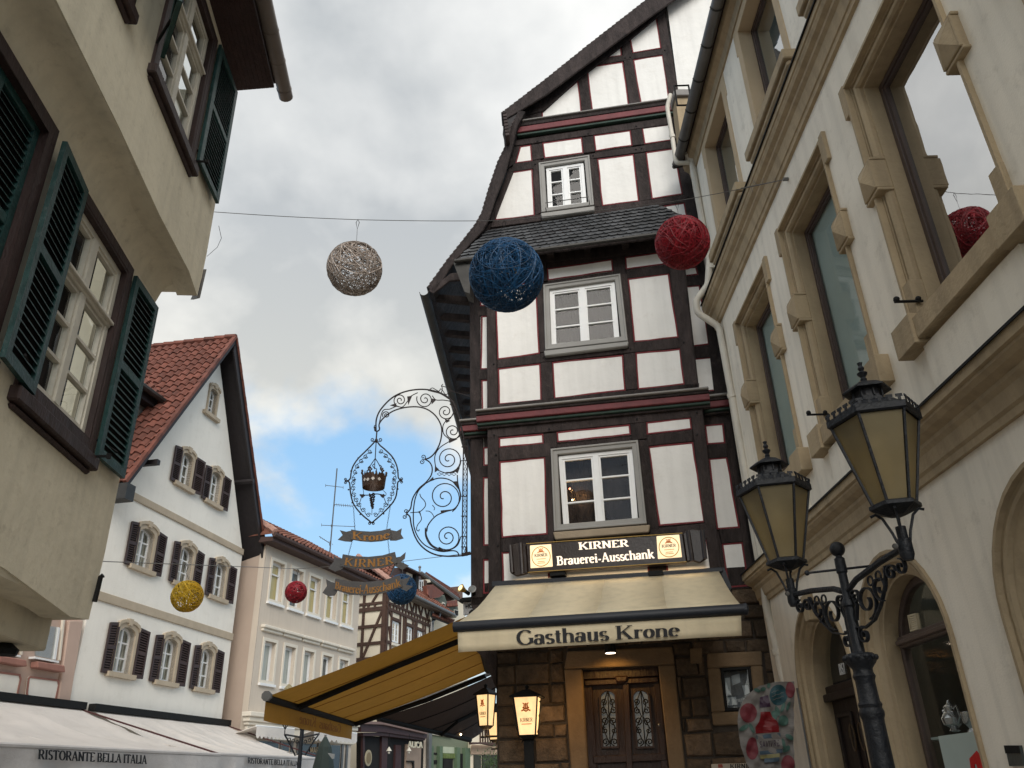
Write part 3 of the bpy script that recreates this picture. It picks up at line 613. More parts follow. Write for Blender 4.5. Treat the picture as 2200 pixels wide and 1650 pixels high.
# warm room behind the lower window: shelf boards and cupboard
rm = M()
for x0, y0, x1, y1 in [(740, 500, 890, 508), (820, 510, 830, 680), (850, 500, 862, 680), (890, 720, 985, 820), (960, 600, 968, 800), (740, 690, 1120, 700)]:
    pxprism(KR, C5((x0, y0), (x1, y0-8), (x1+3, y1), (x0+3, y1+8)), -.40, -.46, rm)
rm.build('room_panelling', mat('room_panel_lit', (.22, .09, .035), .5, .3, 4, .1), kr)
for x, y, r in [(768, 668, .055), (752, 600, .06)]:
    c = KR.P(*C5((x, y))[0], -.3)
    t = thing('pendant_lamp', 'small glass pendant lamp glowing inside the inn window, %s one' % ('lower' if y > 650 else 'upper'), 'lamp', c+UP*.1, 'pendant lamps in the inn window')
    mm = M(); mm.sphere(c, r*.45, 10, 8); mm.build('bulb', bulb if y > 650 else emis('bulb_dim', (1, .25, .12), 2.5), t, smooth=True)
    mm = M(); mm.tube([c+UP*.6, c+UP*r], .004, 4); mm.build('cord', black, t)
    if y > 650:
        pl2 = bpy.data.lights.new('pendant_light', 'POINT'); pl2.energy = 5; pl2.color = (1, .55, .22); pl2.shadow_soft_size = .08; lo = bpy.data.objects.new('pendant_light', pl2); COL.objects.link(lo); lo.location = c+KR.t*.12+UP*.05
    mm = M(); mm.lathe(c-UP*r, [(r*.5, 0), (r, r*.6), (r*.9, r*1.3), (r*.35, r*2)], 12); mm.build('glass_shade', pane_m, t, smooth=True)

# ---- pent roof over the bay, slates one by one
e0, e1 = KR.P(*C4((262, 352))[0], .42), KR.P(1516, 488, .42)
t0, t1 = KR.P(*C4((470, 160))[0], MO+.01), KR.P(*C4((1548, -4))[0], MO+.01)
nn = (e1-e0).cross(t0-e0).normalized(); nn = nn if nn.z > 0 else -nn
M().prism([e0, e1, t1, t0], -nn*.03).build('pent_roof_boards', timber, kr)
B = lambda u, v: bil([t0, t1, e1, e0], u, v)
rows, cols = 9, 27
for r in range(rows):
    for c in range(cols):
        j = random.uniform(-.002, .002); sh = (r*.37) % 1
        u0, u1 = (c+sh-.5)/cols, (c+sh+.58)/cols; v0, v1 = r/rows-.02, (r+1.12)/rows
        u0, u1 = max(u0, 0), min(u1, 1); v0 = max(v0, 0)
        if u1-u0 < .006: continue
        um = u0+(u1-u0)*.72
        k0, k1 = .004+j, .024+random.uniform(0, .006)
        sk = random.uniform(-.08, .08)/rows
        pts = [B(u0, v0)+nn*k0, B(u1, v0+.02)+nn*k0, B(u1, v1-.45/rows+sk)+nn*(k1-.004), B(um, v1-.08/rows)+nn*k1, B(u0+(u1-u0)*.2, v1+sk*.5)+nn*k1, B(u0, v1-.2/rows)+nn*k1]
        M().prism(pts, -nn*.009).build('slate', slate, kr)
uvz = M(); uvz.prism([e0-nn*.03, e1-nn*.03, e1-nn*.03-UP*.05, e0-nn*.03-UP*.05], -KR.n*.03)
uvz.build('eave_board', timber, kr)
gt = M(); gt.tube([e0+KR.n*.05-UP*.05, e1+KR.n*.05-UP*.05], .035, 8); gt.build('eave_gutter', darkzinc, kr, smooth=True)
# soffit and its brackets
s0, s1 = KR.P(*C4((455, 352))[0], 0), KR.P(*C4((1690, 200))[0], 0)
M().prism([e0-UP*.10-KR.n*.02, e1-UP*.10-KR.n*.02, s1+UP*.06, s0+UP*.06], UP*.03).build('soffit', timber, kr)
for f_ in (.07, .34, .53, .72, .93):
    c = s0.lerp(s1, f_); M().prism([c-KR.t*.06+UP*.02, c+KR.t*.06+UP*.02, c+KR.t*.06-UP*.13, c-KR.t*.06-UP*.13], KR.n*.30).build('eave_bracket', timber, kr, bevel=.01)
# boxed end of the pent eave
bx = [KR.P(*p, .42) for p in C4((247, 367), (352, 352), (352, 560), (318, 550))]
M().prism(bx, -KR.n*.3).build('eave_box_end', darkzinc, kr)

# ---- roof: upper slope, lower slope flaring out to the street gutter on the side
VO = -.01
def slab(pts, th, m, name, off=VO, back=10.5, front=0.):
    P_ = [KR.P(*p, off)+KR.n*front for p in pts]; mm = M()
    for a, b in zip(P_, P_[1:]):
        d = (b-a).normalized(); up = V((-d.z*KR.t.x*0, 0, 0)); nrm = KR.n.cross(d).normalized()
        if nrm.x > 0 and nrm.z < 0 or nrm.z < 0: nrm = -nrm
        if nrm.z < 0: nrm = -nrm
        if nrm.dot(KR.t) > 0: nrm = -nrm
        q = [a, b, b-nrm*th, a-nrm*th]; mm.prism(q, dS*back)
    return mm.build(name, m, kr)
up_line = C3((1750, -235), (1600, -118), (1440, 0), (1080, 280), (800, 505), (525, 715))
lo_line = C3((640, 700), (585, 800), (548, 930), (500, 1030), (440, 1210), (400, 1350), (360, 1420), (250, 1560), (178, 1650))+[(919, 618)]
slab(up_line, .11, timber, 'upper_roof'); slab(lo_line, .11, timber, 'lower_roof')
def verge_tiles(line, n, nm):
    P_ = [KR.P(*p, VO) for p in line]; L = [0]
    for a, b in zip(P_, P_[1:]): L.append(L[-1]+(b-a).length)
    for i in range(n):
        def pos(s):
            k = max(j for j in range(len(L)) if L[j] <= s+1e-9); k = min(k, len(P_)-2); return P_[k].lerp(P_[k+1], (s-L[k])/(L[k+1]-L[k])), (P_[k+1]-P_[k]).normalized()
        p, d = pos(L[-1]*i/n); q, _ = pos(min(L[-1]*(i+1.15)/n, L[-1])); nr = KR.n.cross(d).normalized()
        if nr.dot(KR.t) > 0: nr = -nr
        j = random.uniform(0, .012)
        M().prism([p+nr*.004, q+nr*(.024+j*.5), q+nr*(.004+j*.5), p-nr*.015], dS*.35-KR.n*0).build('verge_tile', darktile, kr)
        kr_dummy = 0
verge_tiles(up_line, 46, 'u'); verge_tiles(lo_line, 40, 'l')
# tile edges of the short upper eave
et = M()
for k in range(8):
    a = KR.P(*C3((540+k*2.5, 770+k*20))[0], VO+.02); et.box(a+KR.t*.02, (KR.t, UP, dS), (.07, .055, .5))
et.build('upper_eave_tiles', darktile, kr, kind='stuff')
def barge(poly, off, name='bargeboard'):
    pxprism(KR, poly, off, off-.05).build(name, timber, kr, bevel=.01)
barge(C3((1790, -235), (1440, 12), (1080, 292), (800, 517), (530, 722), (552, 750), (640, 700), (800, 602), (1080, 392), (1440, 122), (1850, -170)), VO+.012)
pxprism(KR, C3((540, 735), (640, 700), (612, 800), (575, 900), (548, 925), (530, 850)), VO-.02, VO-.3).build('kink_board', blackwood, kr)
barge(C3((600, 790), (552, 935), (505, 1035), (445, 1212), (404, 1355), (366, 1424), (255, 1565), (182, 1650))+[(921, 620), (934, 628)]+C3((228, 1650), (300, 1572), (402, 1462), (440, 1392), (482, 1260), (552, 1080), (592, 925), (645, 705), (625, 700)), VO+.010)
barge(C3((1545, 22), (1120, 330), (660, 690), (676, 730), (790, 700), (1010, 500), (1290, 285), (1510, 105), (1560, 60)), MO+.03, 'gable_rafter')
barge(C4((85, 545), (120, 560), (225, 480), (352, 470), (352, 420), (230, 432)), MO+.25, 'eave_strut')
# soffit of the verge
# eave along the side lane: gutter and rafter tails
g0 = KR.P(911, 626, VO+.05)
gm_ = M(); pts = []
n = 8
for i in range(n+1):
    a = PI+PI*i/n; pts.append(g0+KR.t*(.085*cos(a))+UP*(.085*sin(a)))
pts2 = [p+(g0-p)*.12 for p in pts][::-1]
gm_.prism(pts+pts2, dS*10.6); gm_.build('side_gutter', darkzinc, kr)
wl = KR.P(1012, 640, MO)
for i in range(16):
    c = g0+dS*(.35+i*.62)+KR.t*.12+UP*.06; e_ = V((wl.x, wl.y, 0))+dS*(.35+i*.62)+UP*(wl.z+.12)
    M().prism([c, e_, e_+UP*.12, c+UP*.10], dS*.12).build('rafter_tail', timber, kr)
sw = M(); a = KR.W(KR.uv(1012, 900, MO)[0], 0, MO-.03); sw.prism([a+UP*3.9, a+UP*9.2, a+UP*9.2+dS*10, a+UP*3.9+dS*10], KR.t*.2); sw.build('side_wall', plaster, kr)
# white rendered gable half to the right of the timber framing
pxprism(KR, [(1424, -60), (1720, -60), (1720, 560), (1520, 620)]+C3((1640, 560),), MO-.02, MO-.5).build('rendered_wall', plaster, kr)

# ---- stone ground floor
GF = -.30
DO = C6((782, 400), (1256, 376), (1330, 1060), (822, 1060))
MW = C6((1640, 392), (1832, 380), (1862, 650), (1672, 662))
oc = [(KR.uv(*C6((247, 283))[0], GF)[0], 4.05), (KR.uv(1700, 1200, GF)[0], 4.05), (KR.uv(1700, 1200, GF)[0], 0), (KR.uv(*C6((250, 1000))[0], GF)[0], 0)]
dq = uvq(KR, DO, GF); dq = [dq[0], dq[1], (dq[2][0], 0.05), (dq[3][0], 0.05)]
mq = uvq(KR, MW, GF)
wallholes(KR, oc, [dq, mq], GF-.02, .3).build('ground_floor_wall', mortar, kr)
surr = C6((672, 395), (690, 288), (1345, 258), (1360, 372), (1430, 1060), (715, 1060))
def bbox(q): return min(p[0] for p in q), max(p[0] for p in q), min(p[1] for p in q), max(p[1] for p in q)
sb = bbox(uvq(KR, surr, GF)); mbx = bbox(uvq(KR, C6((1555, 305), (1905, 285), (1935, 740), (1598, 752)), GF))
u_l, u_r = oc[0][0], oc[1][0]
z = .9
while z < 4.0:
    h = random.uniform(.17, .30); u = u_l
    while u < u_r-.05:
        wd = random.uniform(.2, .55); u2 = min(u+wd, u_r)
        if u_r-u2 < .12: u2 = u_r
        segs = [(u, u2)]
        for (a0, a1, b0, b1) in ((sb[0], sb[1], 0, sb[3]), mbx):
            if z+h*.5 > b0 and z+h*.5 < b1:
                ns = []
                for s in segs:
                    if s[1] <= a0 or s[0] >= a1: ns.append(s)
                    else:
                        if s[0] < a0-.05: ns.append((s[0], a0))
                        if s[1] > a1+.05: ns.append((a1, s[1]))
                segs = ns
        for (a, b) in segs:
            gp = .011; j = lambda: random.uniform(-.012, .012)
            pr_ = random.uniform(.008, .035)
            q = [(a+gp+j(), z+h-gp+j()), (b-gp+j(), z+h-gp+j()), (b-gp+j(), z+gp+j()), (a+gp+j(), z+gp+j())]
            qi = inset(q, .018); mm = M()
            vs = [KR.W(*p, GF-.05) for p in q]+[KR.W(*p, GF-.004+j()*.3) for p in q]+[KR.W(*p, GF+pr_+j()*.5) for p in qi]+[KR.W((q[0][0]+q[2][0])/2, (q[0][1]+q[2][1])/2, GF+pr_+.012)]
            fs = [[i, (i+1) % 4, (i+1) % 4+4, i+4] for i in range(4)]+[[i+4, (i+1) % 4+4, (i+1) % 4+8, i+8] for i in range(4)]+[[i+8, (i+1) % 4+8, 12] for i in range(4)]
            mm.add(vs, fs); mm.build('stone', stone, kr)
        u = u2
    z += h
# dressed stone round the door and the show case
dsr = [C6((672, 398), (782, 398), (822, 1060), (716, 1060)), C6((1256, 374), (1360, 370), (1430, 1060), (1330, 1060)), C6((690, 286), (1345, 258), (1360, 368), (672, 396)),
       C6((1560, 300), (1900, 285), (1905, 375), (1565, 392)), C6((1565, 392), (1640, 390), (1674, 662), (1590, 668)), C6((1832, 380), (1905, 376), (1930, 655), (1862, 652)), C6((1590, 668), (1935, 655), (1942, 738), (1600, 750))]
for q in dsr: pxprism(KR, q, GF+.035, GF-.12).build('dressed_stone', doorstone, kr, bevel=.015)
pxprism(KR, C6((1455, 268), (1530, 264), (1532, 360), (1458, 364)), GF+.05, GF-.05).build('dressed_stone', doorstone, kr, bevel=.012)
dd = -.18
dr = M(); pxprism(KR, C6((780, 398), (1258, 374), (1340, 1080), (822, 1080)), GF-.2, GF-.26, dr); door = dr.build('door', wood, kr, label='carved dark wooden door with wrought iron grilles')
def rp(pts, f, b, m, nm, bev=.006): return pxprism(KR, C6(*pts), GF+f, GF+b).build(nm, m, door, bevel=bev)
rp([(784, 402), (1256, 378), (1258, 440), (790, 462)], -.13, -.2, wood, 'transom_beam')
rp([(800, 470), (1255, 448), (1258, 478), (802, 500)], -.10, -.2, wood, 'cornice')
rp([(1036, 480), (1072, 478), (1100, 1060), (1062, 1060)], -.12, -.2, wood, 'meeting_stile')
rp([(792, 470), (842, 468), (880, 1060), (826, 1060)], -.15, -.2, wood, 'stile'); rp([(1225, 450), (1262, 448), (1325, 1060), (1282, 1060)], -.15, -.2, wood, 'stile')
rp([(850, 940), (1300, 920), (1310, 965), (855, 985)], -.14, -.2, wood, 'rail')
rp([(985, 440), (1070, 436), (1060, 478), (995, 482)], -.05, -.2, wood, 'carved_crest', .02)
refl = mat('door_glass', (.10, .11, .12), .15, .5, 6, 0, spec=.8)
for (xa, xb, dx) in ((888, 998, 16), (1090, 1205, 30)):
    xm = (xa+xb)/2; r = (xb-xa)/2; arch = [(xm-r*cos(PI*i/12), 575-r*.95*sin(PI*i/12)) for i in range(13)]+[(xb+dx, 890), (xa+dx, 893)]
    gl_ = pxprism(KR, C6(*arch), GF-.195, GF-.2).build('door_light', refl, door)
    q = uvq(KR, C6(*arch), GF-.17); ring(KR, q, .025, GF-.15, GF-.2).build('light_moulding', wood, door)
    ir = M(); s = 1
    def tb(pts, rr=.007): ir.tube([KR.P(*p, GF-.17) for p in C6(*pts)], rr, 5)
    xm2 = xm+dx*.5
    for sgn in (-1, 1):
        for (cy, rr_, a0, tn) in ((600, 20, 90, 1.4), (655, 22, -90, 1.4), (720, 24, 90, 1.5), (780, 20, -90, 1.3), (850, 24, 90, 1.5)):
            off_ = dx*(cy-560)/330; cx_ = xm+off_+sgn*r*.5
            tb([(cx_+(p[0]-cx_)*sgn, p[1]) for p in spiral(cx_, cy, rr_, 4, a0, tn, 18)])
        tb([(xm, 530), (xm+sgn*r*.55, 620), (xm+dx*.3+sgn*4, 690), (xm+dx*.5+sgn*r*.7, 760), (xm+dx*.8+sgn*4, 860)])
    tb([(xm, 530), (xm+dx, 890)])
    ir.build('iron_grille', black, door)
M().sphere(KR.P(*C6((1262, 745))[0], GF-.1), .02, 8, 6).build('door_handle', silver, door)
st_ = M(); c = KR.W((dq[0][0]+dq[1][0])/2, .07, GF); st_.box(c+KR.n*.3, (KR.t, UP, KR.n), (1.6, .14, .6)); st_.build('door_step', doorstone, kr, bevel=.02)
# show case with a menu and glinting glass
sc_ = thing('menu_case', 'framed glass menu case on the stone wall right of the inn door', 'display case', KR.P(*C6((1750, 650))[0], GF))
q = uvq(KR, MW, GF-.02); ring(KR, q, .04, GF+.01, GF-.14).build('case_frame', black, sc_, bevel=.006)
uvprism(KR, inset(q, .03), GF-.12, GF-.14).build('back_board', mat('case_back', (.10, .11, .13), .6, .5, 9, 0), sc_)
for pts in (((1672, 455), (1702, 450), (1712, 560), (1680, 565)), ((1690, 575), (1740, 570), (1748, 620), (1696, 625)), ((1778, 500), (1815, 498), (1826, 545), (1795, 560)), ((1712, 440), (1762, 425), (1768, 480), (1720, 500))):
    pxprism(KR, C6(*pts), GF-.11, GF-.118).build('menu_sheet', mat('menu_paper', (.35, .38, .42), .6, .2, 9, 0), sc_)
g_ = M(); qi = inset(q, .035); g_.add([KR.W(*p, GF-.03) for p in qi], [[0, 1, 2, 3]]); g_.build('glass', pane_m, sc_)
# black jetty corner beside the stone
pxprism(KR, [(1014, 1262), (1070, 1260), (1066, 1480), (1040, 1415), (1016, 1392)], GF+.04, GF-.3).build('jetty_bracket', timber, kr)
pxprism(KR, [(1012, 1255), (1640, 1215), (1640, 1262), (1012, 1300)], MO-.01, MO-.4).build('jetty_beam', timber, kr)
# ================================================================== RIGHT TOWNHOUSE
RB = Plane((3.2, 0), -90)
rbh = thing('rendered_townhouse', 'cream rendered townhouse with ochre stone window surrounds and arches along the right', 'building', (3.3, 5, 0))
Y0, Y1 = -1.5, 10.74
def RR(ya, yb, z0, z1): return [(-yb, z1), (-ya, z1), (-ya, z0), (-yb, z0)]
PC_ = [9.02, 6.90, 4.75, 2.60]; HO_, HI_ = .745, .60; ZT, ZI, ZB_ = 7.30, 7.15, 4.71
UPW = [(8.6, 9.8), (6.44, 7.6), (4.3, 5.46), (2.1, 3.3)]
ARC = [8.95, 6.96, 4.60, 2.30]
holes = [RR(c-HO_, c+HO_, ZB_-.05, ZT) for c in PC_]+[RR(a, b, 8.66, 10.58) for a, b in UPW]+[arcpoly(-c, 2.47, .83, .02, 18) for c in ARC]
wallholes(RB, RR(Y0, Y1, 0, 11.05), holes, 0, .25).build('wall', rplaster, rbh)
ew = M(); ew.prism([RB.W(-Y1, 0, -.001), RB.W(-Y1, 11.05, -.001), RB.W(-Y1, 11.05, -1.2), RB.W(-Y1, 0, -1.2)], V((0, -.2, 0))); ew.build('end_wall', rplaster, rbh)
def splay(polyf, prof, par, closed=True, m=sand, nm='surround_moulding'):    # stepped embrasure: (half size, offset) pairs from the wall face inwards
    for (h0, o0), (h1, o1) in zip(prof, prof[1:]):
        p, q = polyf(h0), polyf(h1); n = len(p); mm = M()
        for i in range(n if closed else n-1):
            j = (i+1) % n; mm.add([RB.W(*p[i], o0), RB.W(*p[j], o0), RB.W(*q[j], o1), RB.W(*q[i], o1)], [[0, 1, 2, 3]])
        mm.build(nm, m, par)
PROF = [(.0, -.01), (.0, .04), (.028, .04), (.030, -.014), (.050, -.014), (.052, -.045), (.066, -.045), (.080, -.018), (.105, -.026), (.122, -.05), (.124, -.08), (.145, -.08), (.145, -.09)]
for k, c in enumerate(PC_):
    lab = ['far window with pale blind', 'middle window with pale blind', 'large near window reflecting the sky', None][k]
    pf = lambda h: RR(c-HO_+h, c+HO_-h, ZB_-.04, ZT-h)
    w_ = window(RB, rbh, RR(c-HI_, c+HI_, ZB_-.02, ZI), -.21, 1, 1, .05, .07, .02, .05, dkframe, pane_dull if k in (0, 1) else pane_hi, backmat=(blindg if k in (0, 1) else interior), bdep=.06 if k in (0, 1) else .35, label=lab, bext=(0, .0) if k in (0, 1) else (.6, .6))
    splay(pf, PROF, w_); splay(pf, [(.145, -.09), (.145, -.26)], w_, nm='reveal')
    for s in (-1, 1):
        def blk(h0, h1, z0, z1, f, bk_, nm, bv=.006, tip=None, m=sand):
            ya, yb = sorted((c+s*h0, c+s*h1)); mm = M(); uvprism(RB, RR(ya, yb, z0, z1), f, bk_, mm)
            mm.build(nm, m, w_, bevel=bv)
            if tip:
                qq = RR(ya+.012, yb-.012, z0+.012, z1-.012); cc_ = ((qq[0][0]+qq[1][0])/2, (z0+z1)/2)
                M().add([RB.W(*p, f+.001) for p in qq]+[RB.W(*cc_, tip)], [[0, 1, 4], [1, 2, 4], [2, 3, 4], [3, 0, 4]]).build('pyramid_point', m, w_)
        blk(HO_-.01, HO_+.09, 6.98, ZT+.03, .04, -.02, 'ear')
        blk(.61, .85, 6.02, 6.32, .07, -.15, 'jamb_block', tip=.125)
        blk(.605, .86, 5.99, 6.02, .055, -.15, 'jamb_block_fillet'); blk(.605, .86, 6.32, 6.35, .055, -.15, 'jamb_block_fillet')
        blk(.606, HO_+.004, ZB_-.03, 5.08, .028, -.2, 'jamb_foot')
        blk(.585, .90, 4.50, 4.76, .125, -.05, 'sill_block')
    uvprism(RB, RR(c-.59, c+.59, 4.53, 4.715), .10, -.22).build('window_sill', sand, w_, bevel=.008)
    uvprism(RB, RR(c-.66, c+.66, 4.02, 4.5), .035, -.01).build('apron', rplaster, w_, bevel=.006)
    if k < 3:
        st = M(); p = RB.W(-(c+HI_-.02), 4.86, -.02); st.tube([p, p-V((.22, 0, 0))], .012, 6); st.sphere(p-V((.20, 0, -.02)), .026, 8, 6); st.sphere(p-V((.03, 0, -.02)), .024, 8, 6); st.build('shutter_stay', black, w_, smooth=True)
for k, (a, b) in enumerate(UPW):
    w_ = window(RB, rbh, RR(a, b, 8.66, 10.58), -.17, 1, 1, .06, .07, .02, .05, dkframe, pane_hi, backmat=blindg if k in (0, 1) else interior, bdep=.12)
    ring(RB, RR(a-.001, b+.001, 8.6, 10.581), .012, .01, -.165).build('reveal', sandflat, w_); p = RR(a-.13, b+.13, 8.62, 10.71); ring(RB, p, .13, .012, -.01).build('painted_band', sandflat, w_)
    for s, yy in ((-1, a-.13), (1, b+.13)):
        uvprism(RB, RR(min(yy, yy+s*.05), max(yy, yy+s*.05), 10.3, 10.78), .010, -.01).build('band_ear', sandflat, w_)
    uvprism(RB, RR(a-.24, b+.24, 8.52, 8.66), .16, -.1).build('window_sill', sand, w_, bevel=.012)
    uvprism(RB, RR(a-.21, b+.21, 8.44, 8.52), .12, -.02).build('sill_moulding', sand, w_, bevel=.02)
def run(prof, m, nm, y0=Y0, y1=Y1, par=rbh, label=None, sm=False):
    mm = M(); mm.prism([RB.W(-y0, z, o) for o, z in prof], V((0, y1-y0, 0))); return mm.build(nm, m, par, label=label, smooth=sm)
run([(0, 3.57), (.035, 3.57), (.04, 3.62), (.06, 3.64), (.075, 3.74), (.10, 3.77), (.10, 3.80), (.16, 3.83), (.19, 3.86), (.19, 3.88), (.215, 3.89), (.215, 3.965), (0, 4.0)], sand, 'string_course', y1=Y1-.02)
run([(0, 4.001), (.22, 3.966), (.235, 3.955), (.235, 3.975), (.22, 3.985), (0, 4.02)], black, 'lead_flashing', y1=Y1-.015)
run([(0, 7.74), (.035, 7.75), (.04, 7.80), (.055, 7.81), (.075, 7.95), (.11, 7.98), (.11, 8.02), (.155, 8.05), (.17, 8.09), (.17, 8.11), (.185, 8.12), (.185, 8.19), (0, 8.23)], sand, 'upper_string_course')
run([(0, 8.231), (.19, 8.192), (.205, 8.185), (.205, 8.205), (.19, 8.215), (0, 8.25)], black, 'lead_flashing')
run([(0, 10.72), (.03, 10.72), (.05, 10.85), (.12, 10.90), (.14, 11.0), (0, 11.04)], sand, 'eaves_cornice', y1=Y1-.02)
run([(.0, 11.04), (.30, 10.98), (.32, 11.02), (-2.5, 13.2), (-2.6, 13.1)], darktile, 'roof_edge', y1=Y1)
gp = [(.17+.085*(1-cos(PI*i/8)), 10.985-.085*sin(PI*i/8)) for i in range(9)]
run(gp+[(x*.9+.0255, z+.012) for x, z in gp[::-1]], zinc, 'eave_gutter', y1=10.62, sm=True)
for y in [10.6-.62*i for i in range(14)]:
    mm = M(); mm.prism([RB.W(-y, z-.004, o+.0) for o, z in [(.163+.092*(1-cos(PI*i/8)), 10.985-.092*sin(PI*i/8)) for i in range(9)]], V((0, .02, 0))); mm.build('gutter_bracket', darkzinc, rbh)
for i in range(60):
    c = RB.W(-(10.6-.17*i), 11.05, .25); M().box(c, (V((0, 1, 0)), V((.3, 0, 1)), V((1, 0, 0))), (.15, .035, .10)).build('roof_tile', darktile, rbh)
fr = M(); c = RB.W(-9.3, 11.0, .2); fr.tube([c, c+V((-.28, 0, 0)), c+V((-.28, 0, .42)), c+V((-.05, 0, .42)), c+V((-.05, .0, .1))], .018, 5); fr.build('roof_ladder_hook', black, rbh)
# arches
for k, c in enumerate(ARC):
    door = k == 0
    pf = lambda h: arcpoly(-c, 2.47, .83-h, .02, 18)
    splay(pf, [(0, -.01), (0, .03), (.03, .03), (.035, -.01), (.06, -.015), (.075, .0), (.10, -.01), (.115, -.04), (.13, -.045), (.18, -.075), (.19, -.10), (.21, -.105)], rbh, closed=False, nm='arch_moulding')
    splay(pf, [(.21, -.105), (.21, -.30)], rbh, closed=False, nm='arch_reveal')
    fz = -.25
    if door:
        ks = M(); ks.prism([RB.W(-c-.11, 3.34, .07), RB.W(-c+.11, 3.34, .07), RB.W(-c+.075, 3.06, .07), RB.W(-c-.075, 3.06, .07)], -RB.n*.2); ks.build('keystone', sand, rbh, bevel=.01)
        dw = mat('black_brown_door', (.02, .012, .010), .5, .2, 6, .2)
        dl = M(); uvprism(RB, RR(c-.62, c+.62, .02, 2.28), fz, fz-.06, dl); d_ = dl.build('door', dw, rbh)
        for yy in (-.3, .3): ring(RB, RR(c+yy-.22, c+yy+.22, 1.2, 2.15), .04, fz+.03, fz).build('door_panel_moulding', dw, d_, bevel=.006)
        uvprism(RB, RR(c-.64, c+.64, 2.28, 2.36), fz+.09, fz-.05).build('transom_cornice', dw, d_, bevel=.01); uvprism(RB, RR(c-.62, c+.62, 2.36, 2.44), fz+.05, fz-.05).build('transom_cornice', dw, d_, bevel=.01)
        cu = M()
        for s in (-1, 1):
            cu.tube([RB.W(-c+s*(.12+.08*cos(a)*(1-a/14)), 1.9+.13*sin(a), fz+.035) for a in [i*.5 for i in range(16)]], .009, 5)
        cu.build('carved_scroll', mat('dull_gold_carving', (.08, .05, .025), .6), d_)
        ft = arcpoly(-c, 2.47, .615, 2.465, 16); gl = M(); gl.add([RB.W(*p_, fz+.0) for p_ in ft], [list(range(len(ft)))]); gl.build('fanlight', pane_dull, d_)
        gl = M(); gl.add([RB.W(p_[0]*1.0-(.25 if p_[0] < -c else 0), p_[1]+(.02 if p_[1] > 2.5 else -.12), fz-.06) for p_ in ft], [list(range(len(ft)))]); gl.build('dark_hall', interior, d_)
        nb = M(); q3 = [RB.P(*p_, fz+.01) for p_ in R5((470, 920), (497, 912), (508, 978), (480, 985))]
        text(nb, '35', quadmap(q3), RB.n, .004, .2, .1); nb.build('house_number', whitepaint, d_)
        hn = M(); qq = uvq(RB, R5((465, 914), (500, 904), (512, 982), (478, 991)), fz+.012); ring(RB, qq, .006, fz+.014, fz+.004, hn); hn.build('number_outline', whitepaint, d_)
    else:
        inn = arcpoly(-c, 2.47, .615, .02, 18); fm = M(); ring(RB, inn, .06, fz+.02, fz-.05, fm); f_ = fm.build('shop_window', dkframe, rbh, bevel=.006, label=['', 'arched shop window with silverware on display', 'arched window at the right edge', None][k])
        uvprism(RB, RR(c-.56, c+.56, 2.56, 2.66), fz+.05, fz-.05).build('transom', dkframe, f_, bevel=.01)
        uvprism(RB, RR(c-.56, c+.56, 2.585, 2.625), fz+.075, fz).build('transom_moulding', dkframe, f_, bevel=.008)
        up = arcpoly(-c, 2.66, .55, 2.661, 14, .85); gl = M(); gl.add([RB.W(*p_, fz) for p_ in up], [list(range(len(up)))]); gl.build('pane', pane_dull, f_)
        gl = M(); gl.add([RB.W(*p_, fz) for p_ in RR(c-.56, c+.56, .6, 2.56)], [[0, 1, 2, 3]]); gl.build('pane', pane_dull, f_)
        bk = M(); q = RR(c-.9, c+2.3, .02, 3.7); bk.add([RB.W(*p_, fz-.55-k*.012) for p_ in q], [[0, 1, 2, 3]]); bk.build('shop_interior', mat('shop_dark', (.05, .055, .045), .9, .3, 2), f_)
        if k == 1:
            pp = [RB.P(*p_, fz+.006) for p_ in R4((578, 1425), (832, 1392), (905, 1660), (640, 1700))]
            M().prism(pp+[] , -RB.n*.004).build('frosted_film', mat('frosted_film', (.42, .50, .47), .6, .05, 3, 0), f_)
            pp = [RB.P(*p_, fz+.012) for p_ in R4((800, 1583), (850, 1528), (888, 1572), (905, 1665), (862, 1665), (848, 1620), (835, 1625), (840, 1665), (812, 1665))]
            M().prism(pp, -RB.n*.004).build('red_mark', mat('print_bright_red', (.55, .01, .012), .5), f_)
            vg = M(); q = uvq(RB, R4((372, 567), (428, 552), (449, 665), (393, 683)), fz+.02); ring(RB, q, .012, fz+.035, fz, vg)
            vent = vg.build('vent_grille', cream, f_); uvprism(RB, q, fz+.008, fz+.002).build('vent_back', black, vent)
            for i in range(8):
                v0 = (i+.5)/8; s_ = M(); a1, b1 = bil([(*p_, 0) for p_ in q], .14, v0), bil([(*p_, 0) for p_ in q], .86, v0)
                uvprism(RB, [(a1.x, a1.y+.006), (b1.x, b1.y+.006), (b1.x, b1.y-.006), (a1.x, a1.y-.006)], fz+.03, fz+.012, s_); s_.build('slat', cream, vent)
